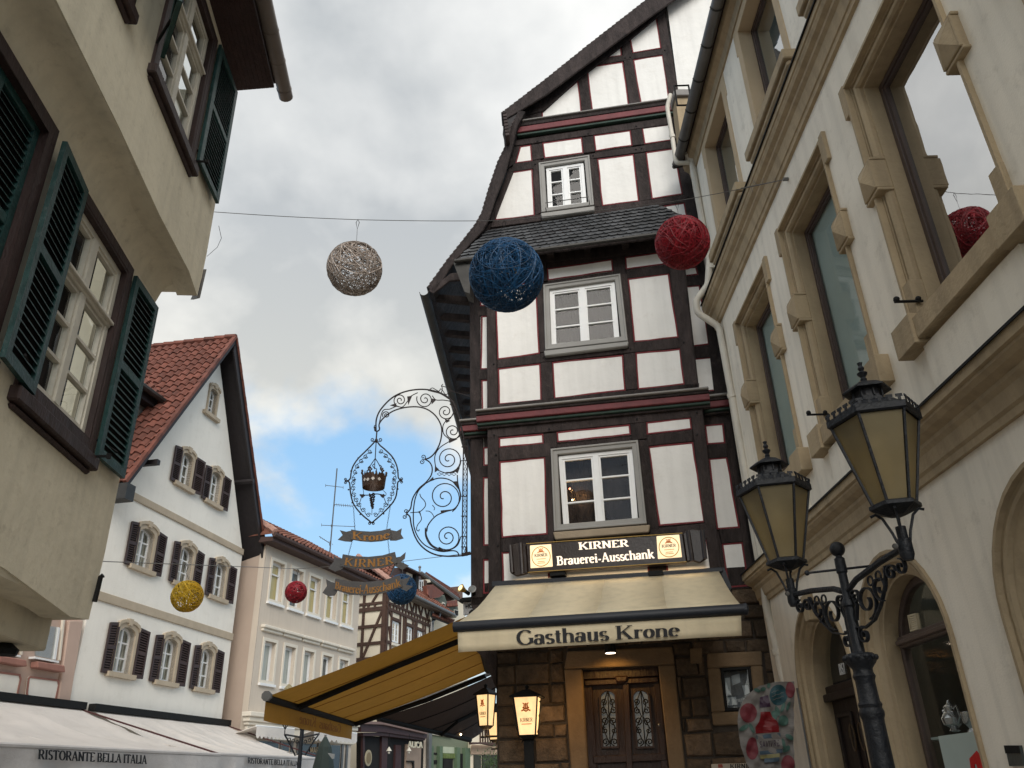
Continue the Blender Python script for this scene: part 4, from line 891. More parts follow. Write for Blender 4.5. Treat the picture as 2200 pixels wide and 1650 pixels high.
# teapot and cup behind the shop glass
tp = RB.P(*R4((690, 1340))[0], -.45)
t = thing('silver_teapot', 'silver teapot with a curved handle standing behind the arched shop window', 'teapot', tp-UP*.06)
M().lathe(tp-UP*.06, [(.02, 0), (.045, .01), (.03, .03), (.075, .06), (.085, .11), (.06, .15), (.04, .16), (.05, .2), (.02, .22), (.008, .25)], 16).build('pot', silver, t, smooth=True)
M().tube([tp+V((0, -.06, .12)), tp+V((0, -.12, .14)), tp+V((0, -.14, .05)), tp+V((0, -.07, .0))], .009, 6).build('handle', silver, t, smooth=True)
M().tube([tp+V((0, .06, .02)), tp+V((0, .11, .05)), tp+V((0, .13, .12))], .012, 6).build('spout', silver, t, smooth=True)
tp = RB.P(*R4((805, 1330))[0], -.42)
cup = M(); cup.lathe(tp-UP*.08, [(.03, 0), (.04, .01), (.015, .04), (.05, .09), (.055, .16), (.045, .165), (.02, .06)], 14); o = cup.build('silver_cup', silver, smooth=True); tag(o, 'silver cup beside the teapot, nearest the right edge of the shop window', 'cup')
sh = M(); c = RB.P(*R4((720, 1420))[0], -.44); sh.box((c.x, c.y-.05, tp.z-.095), ((1, 0, 0), (0, 1, 0), UP), (.3, 1.0, .02)); o = sh.build('display_shelf', blindg); tag(o, 'thin display shelf under the silverware behind the shop window', 'shelf')
pl_ = pxprism(RB, R4((1050, 1490), (1153, 1490), (1183, 1635), (1083, 1637)), .02, 0).build('wall_plaque', mat('plaque_grey', (.05, .06, .058), .4, .15, 8)); tag(pl_, 'small dark plaque on the cream wall near the right edge', 'plaque')
tpq = M(); q = uvq(RB, R4((1050, 1490), (1153, 1490), (1164, 1545), (1062, 1547)), .02); uvprism(RB, q, .026, .018, tpq); tpq.build('plaque_header', black, pl_)
# downpipes at the corner
DP = Plane((3.1, 10.42), 0)
def pipe(pts, r, nm, lab, m=pipew, pl=DP, col=()):
    P_ = [pl.P(x, y) for x, y in pts]; Q = []
    for i, p in enumerate(P_):
        if 0 < i < len(P_)-1:
            for k in range(5):
                t_ = k/4; a = p+(P_[i-1]-p).normalized()*min(.07, (P_[i-1]-p).length*.4); b = p+(P_[i+1]-p).normalized()*min(.07, (P_[i+1]-p).length*.4)
                Q.append((a*(1-t_)+p*t_)*(1-t_)+(p*(1-t_)+b*t_)*t_)
        else: Q.append(p)
    c_ = Q[-1]; t = thing(nm, lab, 'downpipe', (c_.x, c_.y, min(q.z for q in Q)))
    M().tube(Q, r, 12).build('pipe', m, t, smooth=True)
    for (x, y), ax in col:
        c = pl.P(x, y); d = V((ax[0], 0, ax[1])).normalized(); M().tube([c-d*.035, c+d*.035], r+.012, 12).build('collar', m, t)
    return t
pipe([(1485, 330)]+[(1490, 372), (1524, 560), (1521, 612), (1495, 646), (1498, 672), (1545, 702), (1600, 1000), (1640, 1215), (1646, 1300), (1692, 1500), (1760, 1750)], .052, 'downpipe', 'long cream downpipe in the corner between inn and townhouse, with an offset bend', col=[((1527, 575), (.05, -1)), ((1572, 850), (.2, -1)), ((1607, 1045), (.2, -1)), ((1668, 1400), (.2, -1))])
pipe(C3((1592, 600), (1572, 680), (1605, 870), (1626, 1020), (1640, 1034), (1715, 1030)), .038, 'downpipe', 'short cream pipe bending from the inn gable into the hopper', col=[(C3((1604, 865))[0], (.15, -1))])
hp = M(); c = DP.P(1487, 338)-UP*.0; hp.lathe(c-UP*.10, [(.05, -.04), (.06, 0), (.12, .09), (.13, .1), (.13, .19), (.12, .19)], 6, rot=.3); o = hp.build('rain_hopper', pipew); tag(o, 'cream rainwater hopper under the townhouse gutter end', 'hopper')
sp = pipe(C3((1680, 862), (1722, 965)), .03, 'downpipe', 'bare zinc spout from the townhouse gutter into the hopper', m=zinc)
cpq = thing('parapet_pier', 'sand coloured pier with a flat cap between gable and townhouse roof', 'pier', (3.25, 10.6, 9))
pp = Plane((3.2, 10.55), 0); pxprism(pp, C3((1622, 598), (1712, 598), (1712, 980), (1658, 880)), 0, -.3).build('shaft', sand, cpq); pxprism(pp, C3((1612, 572), (1640, 562), (1720, 562), (1720, 600), (1616, 602)), .06, -.3).build('cap', greycap, cpq, bevel=.01)
# ================================================================== STREET LAMP
dr_ = 5.2
PR = at(1925, 1095, dr_); PL_ = at(1690, 1210, dr_*1.22); zb = (PR.z+PL_.z)/2; PR.z = PL_.z = zb
PC = (PR+PL_)/2; ax = (PR-PL_).normalized()
sl_ = thing('street_lamp', 'black cast-iron street lamp post with two amber lanterns and scrolled arms, in front', 'street lamp', (PC.x, PC.y, 0))
pole = [(.16, 0), (.16, .25), (.12, .3), (.11, .9), (.085, .95), (.082, 1.45), (.076, 1.86), (.078, 1.88), (.088, 1.90), (.088, 1.92), (.078, 1.94), (.086, 1.96), (.074, 1.98), (.071, 2.06), (.07, 2.10), (.082, 2.125), (.07, 2.15), (.072, 2.17), (.105, 2.205), (.115, 2.22), (.115, 2.245), (.10, 2.26), (.045, 2.27)]
M().lathe((PC.x, PC.y, 0), [(r_*.84, z_) for r_, z_ in pole], 16).build('post', iron, sl_, smooth=True)
nt_ = M()
for i in range(12):
    a = i*PI/6; nt_.sphere((PC.x+.095*cos(a), PC.y+.095*sin(a), 2.235), .018, 6, 4)
nt_.build('post_capital_beads', iron, sl_, kind='stuff')
M().lathe((PC.x, PC.y, 2.25), [(.045, 0), (.038, .02), (.034, .3), (.045, .31), (.045, .34), (.03, .36), (.028, .52), (.036, .53), (.034, .62), (.022, .63), (.02, .645)], 12).build('shaft', iron, sl_, smooth=True)
M().lathe(V((PC.x, PC.y, 2.25))-ax*.055, [(.02, 0), (.02, .33)], 8).build('conduit', iron, sl_, smooth=True)
M().sphere((PC.x, PC.y, 2.935), .05, 16, 12).build('ball_finial', iron, sl_, smooth=True)
lr = M(); perp = V((-ax.y, ax.x, 0)); c = V((PC.x, PC.y, 2.80))
d_ = (at(1748, 1220, 5.6)-at(1868, 1220, 5.6)); d_.z = 0; d_.normalize()
lr.tube([c+d_*.21, c-d_*.19], .009, 6); lr.sphere(c+d_*.22, .018, 8, 6); lr.build('ladder_bar', iron, sl_, smooth=True)
for s, Q in ((1, PR), (-1, PL_)):
    L = (Q-PC).length; o = V((PC.x, PC.y, 0)); d = ax*s
    pt = lambda a, z: o+d*(a*L)+UP*z
    arm = M(); arm.tube([pt(.05, 2.66), pt(.2, 2.70), pt(.6, 2.745), pt(.97, 2.77)], .02, 8)
    arm.build('arm', iron, sl_, smooth=True)
    M().lathe(pt(1, 2.72), [(.03, -.03), (.042, 0), (.042, .09), (.03, .1), (.03, .17)], 10).build('arm_socket', iron, sl_, smooth=True)
    cn = M(); q = pt(.97, 2.775)+perp*(-.05 if perp.dot(EYE-PC) < 0 else .05); cn.lathe(q, [(.016, 0), (.018, .010), (.010, .012)], 10, ax=(EYE-q)*V((1, 1, 0))); cn.build('screw_boss', darkzinc, sl_)
    def sc(cx, cz, r0, r1, a0, tn, w=.014):
        pts = [(cx+(r0+(r1-r0)*i/26)*cos(a0+tn*2*PI*i/26)/1, cz+(r0+(r1-r0)*i/26)*sin(a0+tn*2*PI*i/26)) for i in range(27)]
        return [o+d*p[0]+UP*p[1] for p in pts]
    def st(pts): 
        M().tube(pts, (.018, .006), 4, flat=perp).build('scroll', iron, sl_)
    st(sc(.20, 2.55, .11, .03, -PI/2, 1.35)); st(sc(.37, 2.60, .08, .02, -PI/2, -1.3)); st(sc(.50, 2.66, .05, .015, 0, 1.2)); st(sc(.60, 2.67, .05, .012, PI/2, -1.3))
    st([o+d*.04+UP*2.42, o+d*.12+UP*2.40, o+d*.24+UP*2.43, o+d*.33+UP*2.50, o+d*.42+UP*2.60, o+d*.46+UP*2.71])
    st(sc(.10, 2.36, .055, .012, PI/2, 1.35)); st([o+d*.05+UP*2.64, o+d*.09+UP*2.55, o+d*.05+UP*2.46]); st(sc(.09, 2.60, .05, .012, PI, -1.3))
    for i in range(3): M().tube([o+d*(.28+.09*i)+UP*(2.66+.01*i)+V(( cos(a)*.0, 0, 0))+d*(.028*cos(a))+UP*(.028*sin(a)) for a in [k*PI/5 for k in range(10)]], .007, 5, closed=True).build('ring', iron, sl_)
    # lantern, built up from its tray
    lp = thing('lantern_tmp', 'x', 'x', Q) if False else None
    B0 = V((Q.x, Q.y, zb)); rt = ax.angle(V((1, 0, 0)))+.5
    hexp = lambda r, z, k=0: [B0+V((r*cos(rt+2*PI*i/6), r*sin(rt+2*PI*i/6), z)) for i in range(6)]
    ln = M(); ln.lathe(B0, [(.05, -.045), (.13, -.01), (.15, 0), (.15, .022), (.135, .03)], 6, rot=rt); lt = ln.build('lantern', iron, sl_, label=('nearer, larger-looking lantern' if s > 0 else 'farther, smaller-looking lantern'))
    for i in range(4):
        a = rt+PI/4+i*PI/2; e = V((cos(a), sin(a), 0)); M().tube([pt(1, 2.80)+e*.035, pt(1, 2.86)+e*.05, B0+e*.085-UP*.05, B0+e*.12-UP*.02, B0+e*.15-UP*.03], .009, 5).build('claw', iron, lt)
    lo_, hi_ = hexp(.125, .03), hexp(.262, .56); lo2, hi2 = hexp(.118, .03), hexp(.255, .56)
    for i in range(6):
        j = (i+1) % 6
        M().tube([lo_[i], hi_[i]], .0105, 5).build('glazing_bar', iron, lt)
        gq = M(); gq.prism([lo2[i], lo2[j], hi2[j], hi2[i]], V((0, 0, .0)) + (B0-(lo2[i]+hi2[j])/2)*V((1, 1, 0))*.01); gq.build('glass_panel', milk, lt)
    M().lathe(B0, [(.27, .55), (.285, .56), (.285, .60), (.262, .605), (.262, .55)], 6, rot=rt).build('top_rim', iron, lt)
    hr = hexp(.285, .60)
    for i in range(6):
        for k in range(5):
            p = hr[i].lerp(hr[(i+1) % 6], (k+.5)/5); tg = (hr[(i+1) % 6]-hr[i]).normalized(); nr = tg.cross(UP)
            mm = M(); mm.box(p+UP*.012, (tg, UP, nr), (.018, .026, .006)); mm.box(p+UP*.032, (tg, UP, nr), (.040, .018, .006)); mm.build('crest', iron, lt)
    M().lathe(B0, [(.03, .16), (.035, .18), (.03, .40), (.05, .42), (.05, .55)], 10).build('gas_burner', oldwhite, lt)
    M().lathe(B0, [(.04, .50), (.17, .43), (.19, .44), (.19, .45), (.05, .53)], 16).build('shade_reflector', darkzinc, lt, smooth=True)  # dark disc added inside to shade the top of the glass
    M().lathe(B0, [(.262, .60), (.20, .65), (.125, .69), (.10, .70), (.10, .725)], 6, rot=rt).build('roof', iron, lt)
    M().lathe(B0, [(.085, .70), (.08, .79)], 12).build('vent_neck', mat('vent_dark', (.02, .02, .024), .6) if s > 0 else MATS['vent_dark'], lt)
    for i in range(8):
        a = i*PI/4; M().tube([B0+V((.093*cos(a), .093*sin(a), .72)), B0+V((.093*cos(a), .093*sin(a), .79))], .007, 5).build('vent_bar', iron, lt)
    M().lathe(B0, [(.15, .775), (.152, .785), (.10, .82), (.03, .85), (.02, .86)], 6, rot=rt).build('hood', iron, lt)
    M().lathe(B0, [(.018, .86), (.022, .87), (.014, .885), (.03, .905), (.034, .915), (.012, .93), (.022, .95), (.012, .97), (.018, .99), (.0, 1.0)], 10).build('finial', iron, lt, smooth=True)
# ================================================================== STRING BALLS ON WIRES
LP = Plane((-3, 5), 95.4)
wa = LP.P(470, 455); wb = RB.P(1690, 385, .02)
def onvert(px, py, a, b):                 # point of the vertical plane through a and b
    n = (b-a).cross(UP).normalized(); d = ray(px, py); return EYE+d*((a-EYE).dot(n)/d.dot(n))
def ball(px, py, rpx, colr, p, lab, wires=None, n=150, top=None, cat='ball', sr=.0035, grp='string balls hanging over the street', soff=0):
    dist = (p-EYE).length; r = rpx*dist*cos(math.atan(math.hypot(px-1100, py-825)/FPX))/FPX*1.0
    t = thing('string_ball', lab, cat, p-UP*r, grp); m = ballc[colr]
    rnd = random.Random(int(px)); 
    st = M()
    for k in range(n):
        ax_ = V((rnd.gauss(0, 1), rnd.gauss(0, 1), rnd.gauss(0, 1))).normalized(); x = ax_.orthogonal().normalized(); y = ax_.cross(x)
        h = rnd.uniform(-.75, .75)**1; rr = math.sqrt(1-h*h); w1, w2 = rnd.uniform(.0, .1), rnd.randint(2, 5); ph = rnd.random()*6
        pts = []
        R = r*rnd.uniform(.965, 1.0)
        S_ = 40
        for i in range(S_):
            a = 2*PI*i/S_; hh = h+w1*sin(w2*a+ph); q = (x*cos(a)*rr+y*sin(a)*rr+ax_*hh).normalized(); pts.append(p+q*R)
        st.tube(pts, sr, 3, closed=True)
    st.build('string_shell', m, t, kind='stuff')
    if top is not None:
        M().tube([p+UP*r, top-UP*.12], .0025*max(1, dist/9), 4).build('hanging_cord', zinc, t)
        hk = M(); hk.tube([top+V((0, 0, -.13+0)), top+V((.018, 0, -.04)), top+V((.0, 0, .005)), top+V((-.018, 0, -.04))], .004*max(1, dist/9), 5, closed=True); hk.build('carabiner', black, t)
    return t
pa = onvert(769, 472, wa, wb); pb = onvert(1083, 474, wa, wb); pc = onvert(1453, 432, wa, wb)
for (px, py, rp_, c, tp_, lab, n) in [(762, 577, 59, 'silver', pa, 'silver-brown string ball alone against the sky, left on the wire', 95), (1088, 591, 80, 'blue', pb, 'largest ball, dark blue string, in front of the inn roof', 235), (1466, 521, 58, 'red', pc, 'crimson string ball hanging beside the downpipe, right end of the wire', 215)]:
    ball(px, py, rp_, c, onvert(px, py, wa, wb), lab, n=n, top=tp_, sr=.0045)
wm = M(); P_ = [wa-V((.05, 0, 0)), pa, pb, pc, wb]; Q = []
for a, b in zip(P_, P_[1:]):
    for k in range(8): t_ = k/8; Q.append(a.lerp(b, t_)-UP*(.01*sin(PI*t_)))
Q.append(P_[-1]); wm.tube(Q, .0045, 4); wo = wm.build('steel_wire', zinc); tag(wo, 'thin steel wire across the street carrying the three large string balls', 'wire')
kn = M(); 
for i in range(6):
    c = wb+V((-.02-.06*i*0, -0, 0))-(wb-pc).normalized()*(.06+.07*i); e = V((random.uniform(-.05, .05), random.uniform(-.05, .05), random.uniform(-.10, .10))); kn.tube([c, c+e], .003, 3)
kn.tube([wb-(wb-pc).normalized()*.55, wb], .006, 5); kn.box(wb, ((1, 0, 0), (0, 1, 0), UP), (.08, .03, .03)); kn.build('wire_anchor', zinc, wo, kind='stuff')
def pt_at(px, py, d): return at(px, py, d)
b1, b2, b3 = at(402, 1281, 13.), at(636, 1272, 17.5), at(863, 1266, 15.)
t1_, t2_, t3_ = at(402, 1213, 13.), at(640, 1222, 17.5), at(866, 1206, 15)
ball(402, 1281, 33, 'yellow', b1, 'yellow string ball in front of the white gabled house', n=75, top=t1_, sr=.0065)
ball(636, 1272, 23, 'red', b2, 'small crimson string ball in front of the beige house', n=75, top=t2_, sr=.0075)
ball(863, 1266, 32, 'blue', b3, 'blue string ball partly behind the lowest hanging banner', n=110, top=t3_, sr=.007)
wm = M(); wm.tube([at(190, 1205, 11.5), t1_, t2_, t3_, at(1012, 1188, 12.2)], .006, 4); wo = wm.build('steel_wire', zinc); tag(wo, 'far thin wire over the street carrying the yellow and small red balls', 'wire')

# ================================================================== LIT BOX SIGN ON THE INN
sg = thing('lit_fascia_sign', 'dark illuminated sign reading KIRNER Brauerei-Ausschank with scrolled ends above the awning', 'sign', KR.P(1300, 1215, .2))
so_ = .22
pxprism(KR, C5((485, 937), (1440, 872), (1465, 1047), (498, 1112)), so_, so_-.13).build('sign_box', signbrown, sg, bevel=.008)
for a, b in [((485, 933), (1440, 868)), ((497, 1108), (1466, 1043))]:
    M().tube([KR.P(*C5(a)[0], so_+.004), KR.P(*C5(b)[0], so_+.004)], .006, 5).build('gold_edge', gold, sg)
for pts in [((375, 942), (400, 938), (445, 926), (485, 935), (498, 1112), (470, 1122), (425, 1132), (385, 1108)), ((1440, 872), (1470, 848), (1500, 842), (1575, 850), (1592, 1020), (1545, 1052), (1500, 1035), (1465, 1046))]:
    pxprism(KR, C5(*pts), so_-.02, so_-.08).build('scrolled_end', signbrown, sg, bevel=.015)
for x0, x1, x2, x3, ya, yb in [(376, 400, 390, 412, 942, 1110), (440, 462, 452, 474, 930, 1118), (1462, 1484, 1490, 1512, 856, 1040), (1545, 1572, 1565, 1592, 852, 1025)]:
    M().tube([KR.P(*C5(((x0+x1)/2, ya))[0], so_), KR.P(*C5(((x2+x3)/2, yb))[0], so_)], .03, 8).build('roll', signbrown, sg, smooth=True)
for q in [((508, 945), (638, 936), (648, 1074), (512, 1084)), ((1281, 888), (1420, 878), (1437, 1016), (1290, 1028))]:
    qq = uvq(KR, C5(*q), so_); o_ = uvprism(KR, qq, so_+.012, so_).build('lit_logo_panel', litsign, sg, bevel=.006)
    q3 = [KR.W(*p, so_+.014) for p in qq]; mp = quadmap(q3)
    rg = M(); rg.tube([mp(.5+.42*cos(a), .48+.43*sin(a))+KR.n*.0 for a in [i*PI/14 for i in range(28)]], .006, 4, closed=True); rg.build('gold_oval', mat('gold_print', (.55, .36, .06), .5) if 'gold_print' not in MATS else MATS['gold_print'], o_)
    tm = M(); text(tm, 'KIRNER', lambda u, v: mp(.2+.6*u, .47+.13*v), KR.n, .002, .18, .08); tm.build('lettering', blackprint, o_)
    tm = M(); 
    for i, (ya, wd) in enumerate(((.38, .42), (.27, .3), (.2, .36))):
        tm.prism([mp(.5-wd/2, ya), mp(.5+wd/2, ya), mp(.5+wd/2, ya-.025), mp(.5-wd/2, ya-.025)], KR.n*.002)
    tm.build('small_print', MATS['gold_print'], o_)
    em = M()
    for dx in (-.08, 0, .08): em.tube([mp(.5+dx, .66), mp(.5+dx*.6, .80), mp(.5+dx*1.3, .83)], .006, 4)
    em.tube([mp(.34, .66), mp(.5, .70), mp(.66, .66)], .007, 4); em.tube([mp(.40, .74), mp(.5, .71), mp(.60, .74)], .005, 4); em.build('crest_emblem', mat('print_orange', (.75, .22, .04), .6) if 'print_orange' not in MATS else MATS['print_orange'], o_)
def txt(s, pts, pl, off, m, par, nm='lettering', cr_=C5, **k):
    q3 = [pl.P(*p, off) for p in cr_(*pts)]; mm = M(); text(mm, s, quadmap(q3), pl.n, **k); return mm.build(nm, m, par)
txt('KIRNER', [(802, 927), (1108, 908), (1112, 950), (806, 971)], KR, so_, litletter, sg, depth=.008, thick=.2, thin=.09, serif=.08)
txt('Brauerei-Ausschank', [(668, 1012), (1262, 966), (1270, 1022), (672, 1066)], KR, so_, litletter, sg, depth=.008, thick=.19, thin=.08, serif=.07)
for x in (670, 1270):
    pxprism(KR, C5((x-40, 1100), (x+50, 1094), (x+55, 1122), (x-38, 1130)), so_-.02, -.02).build('sign_bracket', black, sg)
lgt = bpy.data.lights.new('sign_glow', 'AREA'); lgt.shape = 'RECTANGLE'; lgt.size = 2.6; lgt.size_y = .05; lgt.energy = 3.5; lgt.color = (1, .72, .4)
lo = bpy.data.objects.new('sign_glow', lgt); COL.objects.link(lo); lo.location = KR.P(*C5((985, 1105))[0], .12); lo.rotation_euler = (rad(15), 0, rad(-9.5))

# ================================================================== CREAM AWNING OVER THE DOOR
aw = thing('shop_awning', 'cream canvas awning with a black front bar reading Gasthaus Krone over the inn door', 'awning', KR.P(1300, 1260, .1))
AO = 1.75
r0_, r1_ = KR.P(*C5((300, 1187))[0], .12), KR.P(*C5((1660, 1098))[0], .12)
f0_, f1_ = KR.P(*C5((62, 1420))[0], AO), KR.P(*C5((1798, 1310))[0], AO)
n_ = 8
for k in range(n_//2):
    mm = M(); vs = []
    for j in range(7):
        for i in range(3):
            u = (k+i/2)/(n_/2); v = j/6; p = bil([r0_, r1_, f1_, f0_], u, v); p = p-UP*(.05*sin(PI*v)+.012*mnoise.noise(V((u*14, v*3, 2)))*sin(PI*v))
            vs.append(p)
    fs = [[j*3+i, j*3+i+1, (j+1)*3+i+1, (j+1)*3+i] for j in range(6) for i in range(2)]
    mm.add(vs, fs); 
    o = mm.build('canvas_panel', cream, aw); sol = o.modifiers.new('th', 'SOLIDIFY'); sol.thickness = .004
    for p_ in o.data.polygons: p_.use_smooth = True
    sm_ = M(); sm_.tube([bil([r0_, r1_, f1_, f0_], k/(n_/2) if k else .001, v/6)-UP*(.05*sin(PI*v/6))+UP*.002 for v in range(7)], .003, 4)
    if k: sm_.build('seam', cream, aw)
pxprism(KR, C5((272, 1163), (1682, 1075), (1690, 1105), (274, 1198)), .16, .0).build('cassette', navy, aw, bevel=.01)
pxprism(KR, C5((1668, 1080), (1695, 1078), (1740, 1200), (1722, 1225), (1700, 1190)), .14, .02).build('cassette_end', navy, aw)
M().tube([KR.P(*C5((42, 1443))[0], AO), KR.P(*C5((1815, 1333))[0], AO)], .06, 12).build('front_bar', navy, aw, smooth=True)
M().lathe(KR.P(*C5((1815, 1333))[0], AO), [(.065, 0), (.068, .03), (.04, .05)], 12, ax=KR.t).build('bar_end_cap', navy, aw)
va = [KR.P(*p, AO) for p in C5((66, 1470), (1798, 1372), (1802, 1494), (70, 1597))]
mm = M(); NN = 40; vs = []
for j in range(4):
    for i in range(NN+1):
        u, v = i/NN, j/3; vs.append(bil(va, u, v)+KR.n*(.012*sin(u*23+1.3*sin(u*9))*v))
mm.add(vs, [[j*(NN+1)+i, j*(NN+1)+i+1, (j+1)*(NN+1)+i+1, (j+1)*(NN+1)+i] for j in range(3) for i in range(NN)])
o = mm.build('valance', cream, aw); [setattr(p_, 'use_smooth', True) for p_ in o.data.polygons]; o.modifiers.new('th', 'SOLIDIFY').thickness = .003
mp_v = lambda u, v: bil(va, u, v)
txt('Gasthaus Krone', [(425, 1462), (1420, 1418), (1424, 1497), (430, 1555)], KR, AO+.018, blackprint, aw, depth=.002, thick=.19, thin=.05, serif=.05)
for u in (.15, .85):
    a = KR.W(KR.uv(*C5((985, 1190))[0], 0)[0]+(u-.5)*2.6, r0_.z-.08, .1); b = f0_.lerp(f1_, u)-UP*.02; m_e = (a+b)/2+KR.t*(.35 if u < .5 else -.35)-UP*.12
    M().tube([a, m_e, b], .025, 6).build('folding_arm', navy, aw)
# lamp over the door
lm = thing('door_downlight', 'small black cylinder downlight glowing over the inn door', 'lamp', KR.P(*C6((960, 298))[0], .12))
c = KR.P(*C6((960, 298))[0], .12); M().lathe(c, [(.075, 0), (.075, .2), (.05, .22)], 16).build('housing', black, lm, smooth=True)
M().lathe(c-UP*.004, [(.066, 0), (.066, .006)], 16).build('lens', emis('lens', (1, .8, .6), 4), lm); M().box(c+UP*.12-KR.n*.2, (KR.t, UP, KR.n), (.05, .05, .4)).build('wall_bracket', black, lm)
l2 = bpy.data.lights.new('downlight', 'SPOT'); l2.energy = 16; l2.color = (1, .55, .14); l2.spot_size = rad(130); l2.spot_blend = .8; l2.shadow_soft_size = .05
lo = bpy.data.objects.new('downlight', l2); COL.objects.link(lo); lo.location = c-UP*.02; lo.rotation_euler = (rad(32), 0, rad(-9.5))

# ================================================================== WALL LANTERNS
def lantern(cx, cy, w0, w1, h, off, pl, lab, bracket=True, dist=None, tx=True, rotn=.0):
    c = pl.P(cx, cy, off) if dist is None else at(cx, cy, dist)
    px = (c-EYE).length/FPX
    H = h*px; a0, a1 = w0*px/2, w1*px/2            # half widths at top and bottom
    t = thing('wall_lantern', lab, 'lantern', c-UP*(H/2+.25), 'glowing wall lanterns with a brewery crest')
    tx_, ny = pl.t*cos(rotn)+pl.n*sin(rotn), pl.n*cos(rotn)-pl.t*sin(rotn)
    C = lambda s, k, z: c+tx_*s+ny*k+UP*z
    tp4 = [(-a0, a0), (a0, a0), (a0, -a0), (-a0, -a0)]; bt4 = [(-a1, a1), (a1, a1), (a1, -a1), (-a1, -a1)]
    for i in range(4):
        j = (i+1) % 4
        q = [C(*tp4[i], H/2), C(*tp4[j], H/2), C(*bt4[j], -H/2), C(*bt4[i], -H/2)]
        M().prism(q, (c-(q[0]+q[2])/2)*V((1, 1, 0))*.03).build('glowing_pane', lit, t)
        M().tube([C(*[x*1.04 for x in tp4[i]], H/2), C(*[x*1.06 for x in bt4[i]], -H/2)], .011, 5).build('corner_bar', black, t)
    if tx:
        q = [C(-a0*.8, a0*1.01+.006, H*.5), C(a0*.8, a0*1.01+.006, H*.5), C(a1*.8, a1*1.01+.006, -H*.5), C(-a1*.8, a1*1.01+.006, -H*.5)]
        mp = quadmap(q); tm = M(); text(tm, 'KIRNER', lambda u, v: mp(.08+.84*u, .34+.10*v), ny, .002, .17, .07); tm.build('lettering', mat('lantern_print', (.12, .05, .02), .6) if 'lantern_print' not in MATS else MATS['lantern_print'], t)
        em = M(); k_ = a0/.12
        for dx in (-.12, 0, .12): em.tube([mp(.5+dx, .66), mp(.5+dx*.7, .82), mp(.5+dx*1.4, .84)], .007*k_, 4)
        em.tube([mp(.22, .63), mp(.35, .66), mp(.5, .62), mp(.65, .66), mp(.78, .63)], .008*k_, 4); em.tube([mp(.3, .72), mp(.5, .69), mp(.7, .72)], .007*k_, 4)
        em.prism([mp(.15, .29), mp(.85, .29), mp(.85, .27), mp(.15, .27)], ny*.002)
        em.build('crest_emblem', MATS['print_orange'], t)
    r4 = mm = M(); mm.add([C(s*1.35, k*1.35, H/2) for s, k in tp4]+[C(s*1.35, k*1.35, H/2+.02) for s, k in tp4]+[C(s*.3, k*.3, H/2+.10) for s, k in tp4], [[3, 2, 1, 0], [8, 9, 10, 11]]+[[i, (i+1) % 4, (i+1) % 4+4, i+4] for i in range(4)]+[[i+4, (i+1) % 4+4, (i+1) % 4+8, i+8] for i in range(4)]); mm.build('roof', black, t)
    M().lathe(C(0, 0, H/2+.09), [(.02, 0), (.02, .03), (.03, .05), (.008, .07)], 8).build('knob', black, t)
    mm = M(); mm.add([C(s*1.2, k*1.2, -H/2) for s, k in bt4]+[C(s*.6, k*.6, -H/2-.05) for s, k in bt4], [[0, 1, 2, 3], [7, 6, 5, 4]]+[[i, i+4, (i+1) % 4+4, (i+1) % 4] for i in range(4)]); mm.build('base', black, t)
    if bracket:
        M().box(C(0, -.02, -H/2-.22), (tx_, UP, ny), (.13, .36, .04)).build('wall_plate', black, t, bevel=.005)
        for s in (-1, 1): M().tube([C(s*.05+s*.04*cos(a)*(1-a/9), 0, -H/2-.09+.035*sin(a)) for a in [i*.55 for i in range(14)]], .008, 4).build('scroll', black, t)
        for s in (-1, 1): M().tube([C(s*(a0*1.1), a0*.2, H*.4), C(s*(a0*1.3), a0*.2, H*.25), C(s*(a0*1.0), a0*.2, 0), C(s*(a0*1.1), a0*.2, -H*.2), C(s*(a1*1.2), a0*.2, -H*.45)], .008, 4).build('side_scroll', black, t)
    else:
        M().tube([C(0, 0, -H/2-.04), C(0, 0, -H/2-.14), C(a0*1.8, -a0, -H/2-.15)], .014, 5).build('arm', black, t)
        M().tube([C(-a0*.9, 0, -H/2-.15), C(a0*1.8, 0, -H/2-.15)], .014, 5).build('arm', black, t)
    ll = bpy.data.lights.new('lantern_light', 'POINT'); ll.energy = 3; ll.color = (1, .6, .25); ll.shadow_soft_size = .12
    lo = bpy.data.objects.new('lantern_light', ll); COL.objects.link(lo); lo.location = C(0, -a0*.2, -H/2-.12) if not bracket else C(a0*2.0, a0*.4, 0)
    lo.parent = t; lo.location = lo.location-ORG[t]
    return t
lantern(1134, 1539, 46, 31, 68, .16, KR, 'largest glowing lantern, fixed to the stone front left of the inn door')
lantern(1044, 1526, 27, 19, 56, 0, KR, 'glowing lantern on the lane side of the inn, half left of the stone corner', bracket=False, dist=12.6, rotn=.35)
lantern(1066, 1560, 26, 18, 48, 0, KR, 'farthest glowing lantern, mostly hidden by the stone corner', bracket=False, dist=15.2, rotn=.35, tx=False)
